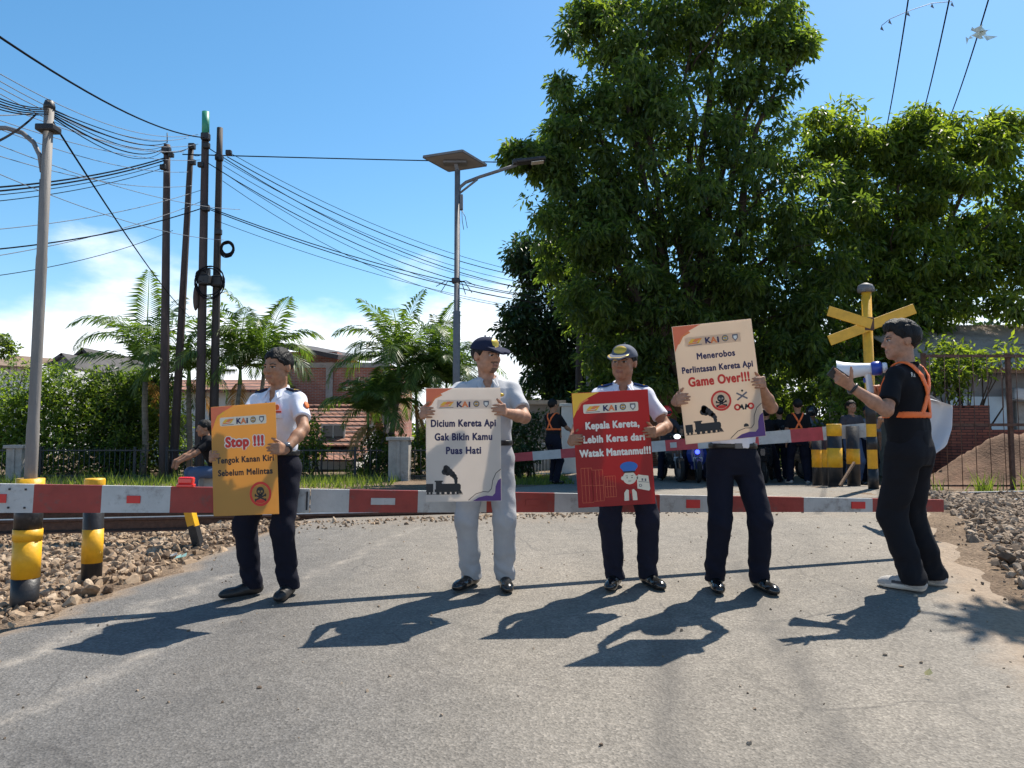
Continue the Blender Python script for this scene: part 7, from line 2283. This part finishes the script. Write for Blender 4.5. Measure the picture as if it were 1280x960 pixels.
# motor scooters
M['scoot_black'] = mat('black_plastic_fairing', (.02, .02, .022), .25, .2, coat=.4); M['scoot_blue'] = mat('blue_fairing', (.02, .04, .20), .25, .2, coat=.4); M['tyre'] = mat('tyre_rubber', (.016, .016, .016), .85, .2)
def glow(name, col, e):
    m, n, l, b = _nodes(name); b.inputs['Emission Color'].default_value = (*col, 1); b.inputs['Emission Strength'].default_value = e; b.inputs['Base Color'].default_value = (*col, 1); return m
M['headlight_on'] = glow('lit_headlight', (.9, .95, 1), 2.0); M['headlight_blue'] = glow('blue_running_lamp', (.05, .08, 1), 2.5)
M['plate_white'] = mat('number_plate', (.5, .5, .5), .4, .1)
def scooter(label, loc, rz, fair, lamp='headlight_on', blue=False):
    t = empty('motor_scooter', loc, rz); tag(t, label, 'scooter', 'motor scooters waiting beyond the crossing')
    for y in (-.62, .60):
        m = MB(); pts = [Vector((0, y + .225 * math.cos(a), .275 + .225 * math.sin(a))) for a in np.linspace(0, 2 * PI, 25)]
        m.tube(pts, .05, 8, 0, False); w_ = m.build('wheel', M['tyre'], t)
        m = MB(); m.lathe([(.03, -.04), (.05, -.03), (.185, -.015), (.185, .015), (.05, .03), (.03, .04)], (0, y, .275), 18, Matrix.Rotation(PI / 2, 3, 'Y')); m.build('rim', M['steel'], w_)
    m = MB()
    m.prism([(-.04, .30), (.04, .30), (.05, .52), (-.05, .52)], -.80, -.50); m.build('front_mudguard', M[fair], t)
    m = MB(); m.tube([(-.07, -.62, .28), (-.07, -.50, .62)], .02, 8); m.tube([(.07, -.62, .28), (.07, -.50, .62)], .02, 8); m.tube([(0, -.49, .6), (0, -.40, .98)], .03, 8); m.build('fork', M['steel'], t)
    # leg shield and front cowl
    m = MB(); V = []; Fs = []
    prof = [(.10, -.44, .30), (.18, -.50, .45), (.22, -.50, .62), (.17, -.50, .80), (.10, -.46, .94)]
    for (hw, y, z) in prof: V += [(-hw, y + .10, z), (-hw * .6, y, z), (hw * .6, y, z), (hw, y + .10, z)]
    for i in range(len(prof) - 1):
        for j in range(3): Fs.append((i * 4 + j, i * 4 + j + 1, i * 4 + j + 5, i * 4 + j + 4))
    nb = len(V); V += [(x, y + .04, z) for x, y, z in V]; Fs += [tuple(reversed([q + nb for q in f])) for f in Fs[:]]
    m.add(V, Fs); m.build('leg_shield', M[fair], t)
    m = MB(); m.box((0, -.40, 1.0), (.24, .16, .14), Matrix.Rotation(.3, 3, 'X'), 0, .04); cw = m.build('cowl', M[fair], t)
    m = MB(); m.sphere((0, -.49, .99), (.075, .03, .05), 0, 12, 8); m.build('headlight', M[lamp], t)
    if blue:
        m = MB(); m.sphere((0, -.515, .66), (.05, .02, .05), 0, 10, 6); m.build('headlight', M['headlight_blue'], t)
    m = MB(); m.tube([(-.34, -.24, 1.03), (-.18, -.34, 1.02), (.18, -.34, 1.02), (.34, -.24, 1.03)], .015, 8); m.build('handlebar', M['black_paint'], t)
    for s in (-1, 1):
        m = MB(); m.tube([(s * .22, -.33, 1.03), (s * .28, -.36, 1.17)], .008, 6); m.sphere((s * .30, -.36, 1.20), (.06, .015, .04), 0, 10, 6); m.build('mirror', M['black_paint'], t)
    m = MB(); m.prism([(-.13, .28), (.13, .28), (.13, .36), (-.13, .36)], -.42, .0); m.build('floorboard', M[fair], t)
    m = MB(); V = []; Fs = []
    prof = [(.10, .0, .30, .62), (.15, .15, .32, .74), (.16, .5, .36, .76), (.11, .85, .48, .78), (.05, .95, .6, .74)]
    for (hw, y, z0, z1) in prof: V += [(-hw * .7, y, z0), (hw * .7, y, z0), (hw, y, (z0 + z1) / 2), (hw * .8, y, z1), (-hw * .8, y, z1), (-hw, y, (z0 + z1) / 2)]
    for i in range(len(prof) - 1):
        for j in range(6): Fs.append((i * 6 + j, (i + 1) * 6 + j, (i + 1) * 6 + (j + 1) % 6, i * 6 + (j + 1) % 6))
    Fs += [tuple(range(6)), tuple(reversed(range(24, 30)))]
    m.add(V, Fs); m.build('rear_body', M[fair], t)
    m = MB(); m.box((0, .42, .79), (.25, .72, .09), None, 0, .035); m.build('seat', M['c_black'], t)
    m = MB(); m.box((0, -.545, .50), (.20, .012, .09), None, 0, .004); m.build('number_plate', M['plate_white'], t)
    return t
def rider(label, loc, rz, H=1.68, **kw):
    a = dict(pelvis=(0, .30, .86), lean=.12, hands={'R': dict(w=(.32, -.20, 1.02), pole=(.8, .3, -.4)), 'L': dict(w=(-.32, -.20, 1.02), pole=(-.8, .3, -.4))}, feet={'L': (-.24, .02, -.2), 'R': (.24, .02, .2), 'Lp': (-.4, -1, .3), 'Rp': (.4, -1, .3)}, belt=False, collar=False, hair=True)
    a.update(LOW); a.update(kw)
    return person(label, loc, rz, H, **a)
M['helmet_red'] = mat('red_helmet', (.65, .04, .03), .2, .05, coat=.6); M['helmet_black'] = mat('black_helmet', (.02, .02, .024), .2, .1, coat=.6)
s1 = at_y(838, 16.9); scooter('black scooter with white headlight carrying the red helmeted rider', s1, .10, 'scoot_black'); rider('scooter rider in red helmet between the red and cream posters', s1, .10, helmet='helmet_red', shirt='c_dark', sleeve=1.8)
s2 = at_y(868, 16.6); scooter('dark blue scooter with small blue lamp under the cream poster', s2, -.12, 'scoot_blue', blue=True); rider('scooter rider in dark clothes mostly hidden behind the raised cream poster', s2, -.12, helmet='helmet_black', shirt='c_black')
s3 = at_y(960, 16.4); scooter('dark scooter right of the raised cream poster', s3, 2.7, 'scoot_black'); rider('seated rider with black hair in black shirt right of the cream poster', s3, 2.7, shirt='c_black', H=1.62)
s4 = at_y(1024, 16.8); scooter('dark scooter behind the bollards carrying the black helmeted rider', s4, .25, 'scoot_black'); rider('scooter rider with black helmet and grey shirt behind the bollards', s4, .25, helmet='helmet_black', shirt='c_denim', sleeve=1.8)
loc = at_y(998, 15.6); person('man with back turned in black shirt and orange vest beyond the bollards', loc, 2.95, 1.74, shirt='c_black', trousers='c_navy', sleeve=.8, collar=False, belt=False, harness=True, kind_shoe='sneaker', feet={'L': (-.17, 0, -.15), 'R': (.17, -.05, .2)}, **LOW)
loc = at_y(1066, 15.0); person('man in dark patterned shirt facing the camera behind the bollards', loc, .15, 1.66, shirt='c_dark', trousers='c_blue', sleeve=1.8, collar=False, belt=False, hands={'R': dict(w=(.16, -.26, 1.05)), 'L': dict(w=(-.2, -.2, .98))}, hr=.011, ch=.012, face=True)
loc = at_y(1086, 15.8); person('man in grey shirt close behind the megaphone man beyond the bollards', loc, -.3, 1.62, shirt='c_denim', trousers='c_navy', sleeve=.8, collar=False, belt=False, hr=.011, ch=.012, face=True, cap='navy_cloth')
loc = at_y(975, 17.4); person('standing man in black far back right of the cream poster', loc, 3.0, 1.64, shirt='c_black2', trousers='c_navy', sleeve=.8, collar=False, belt=False, **LOW)
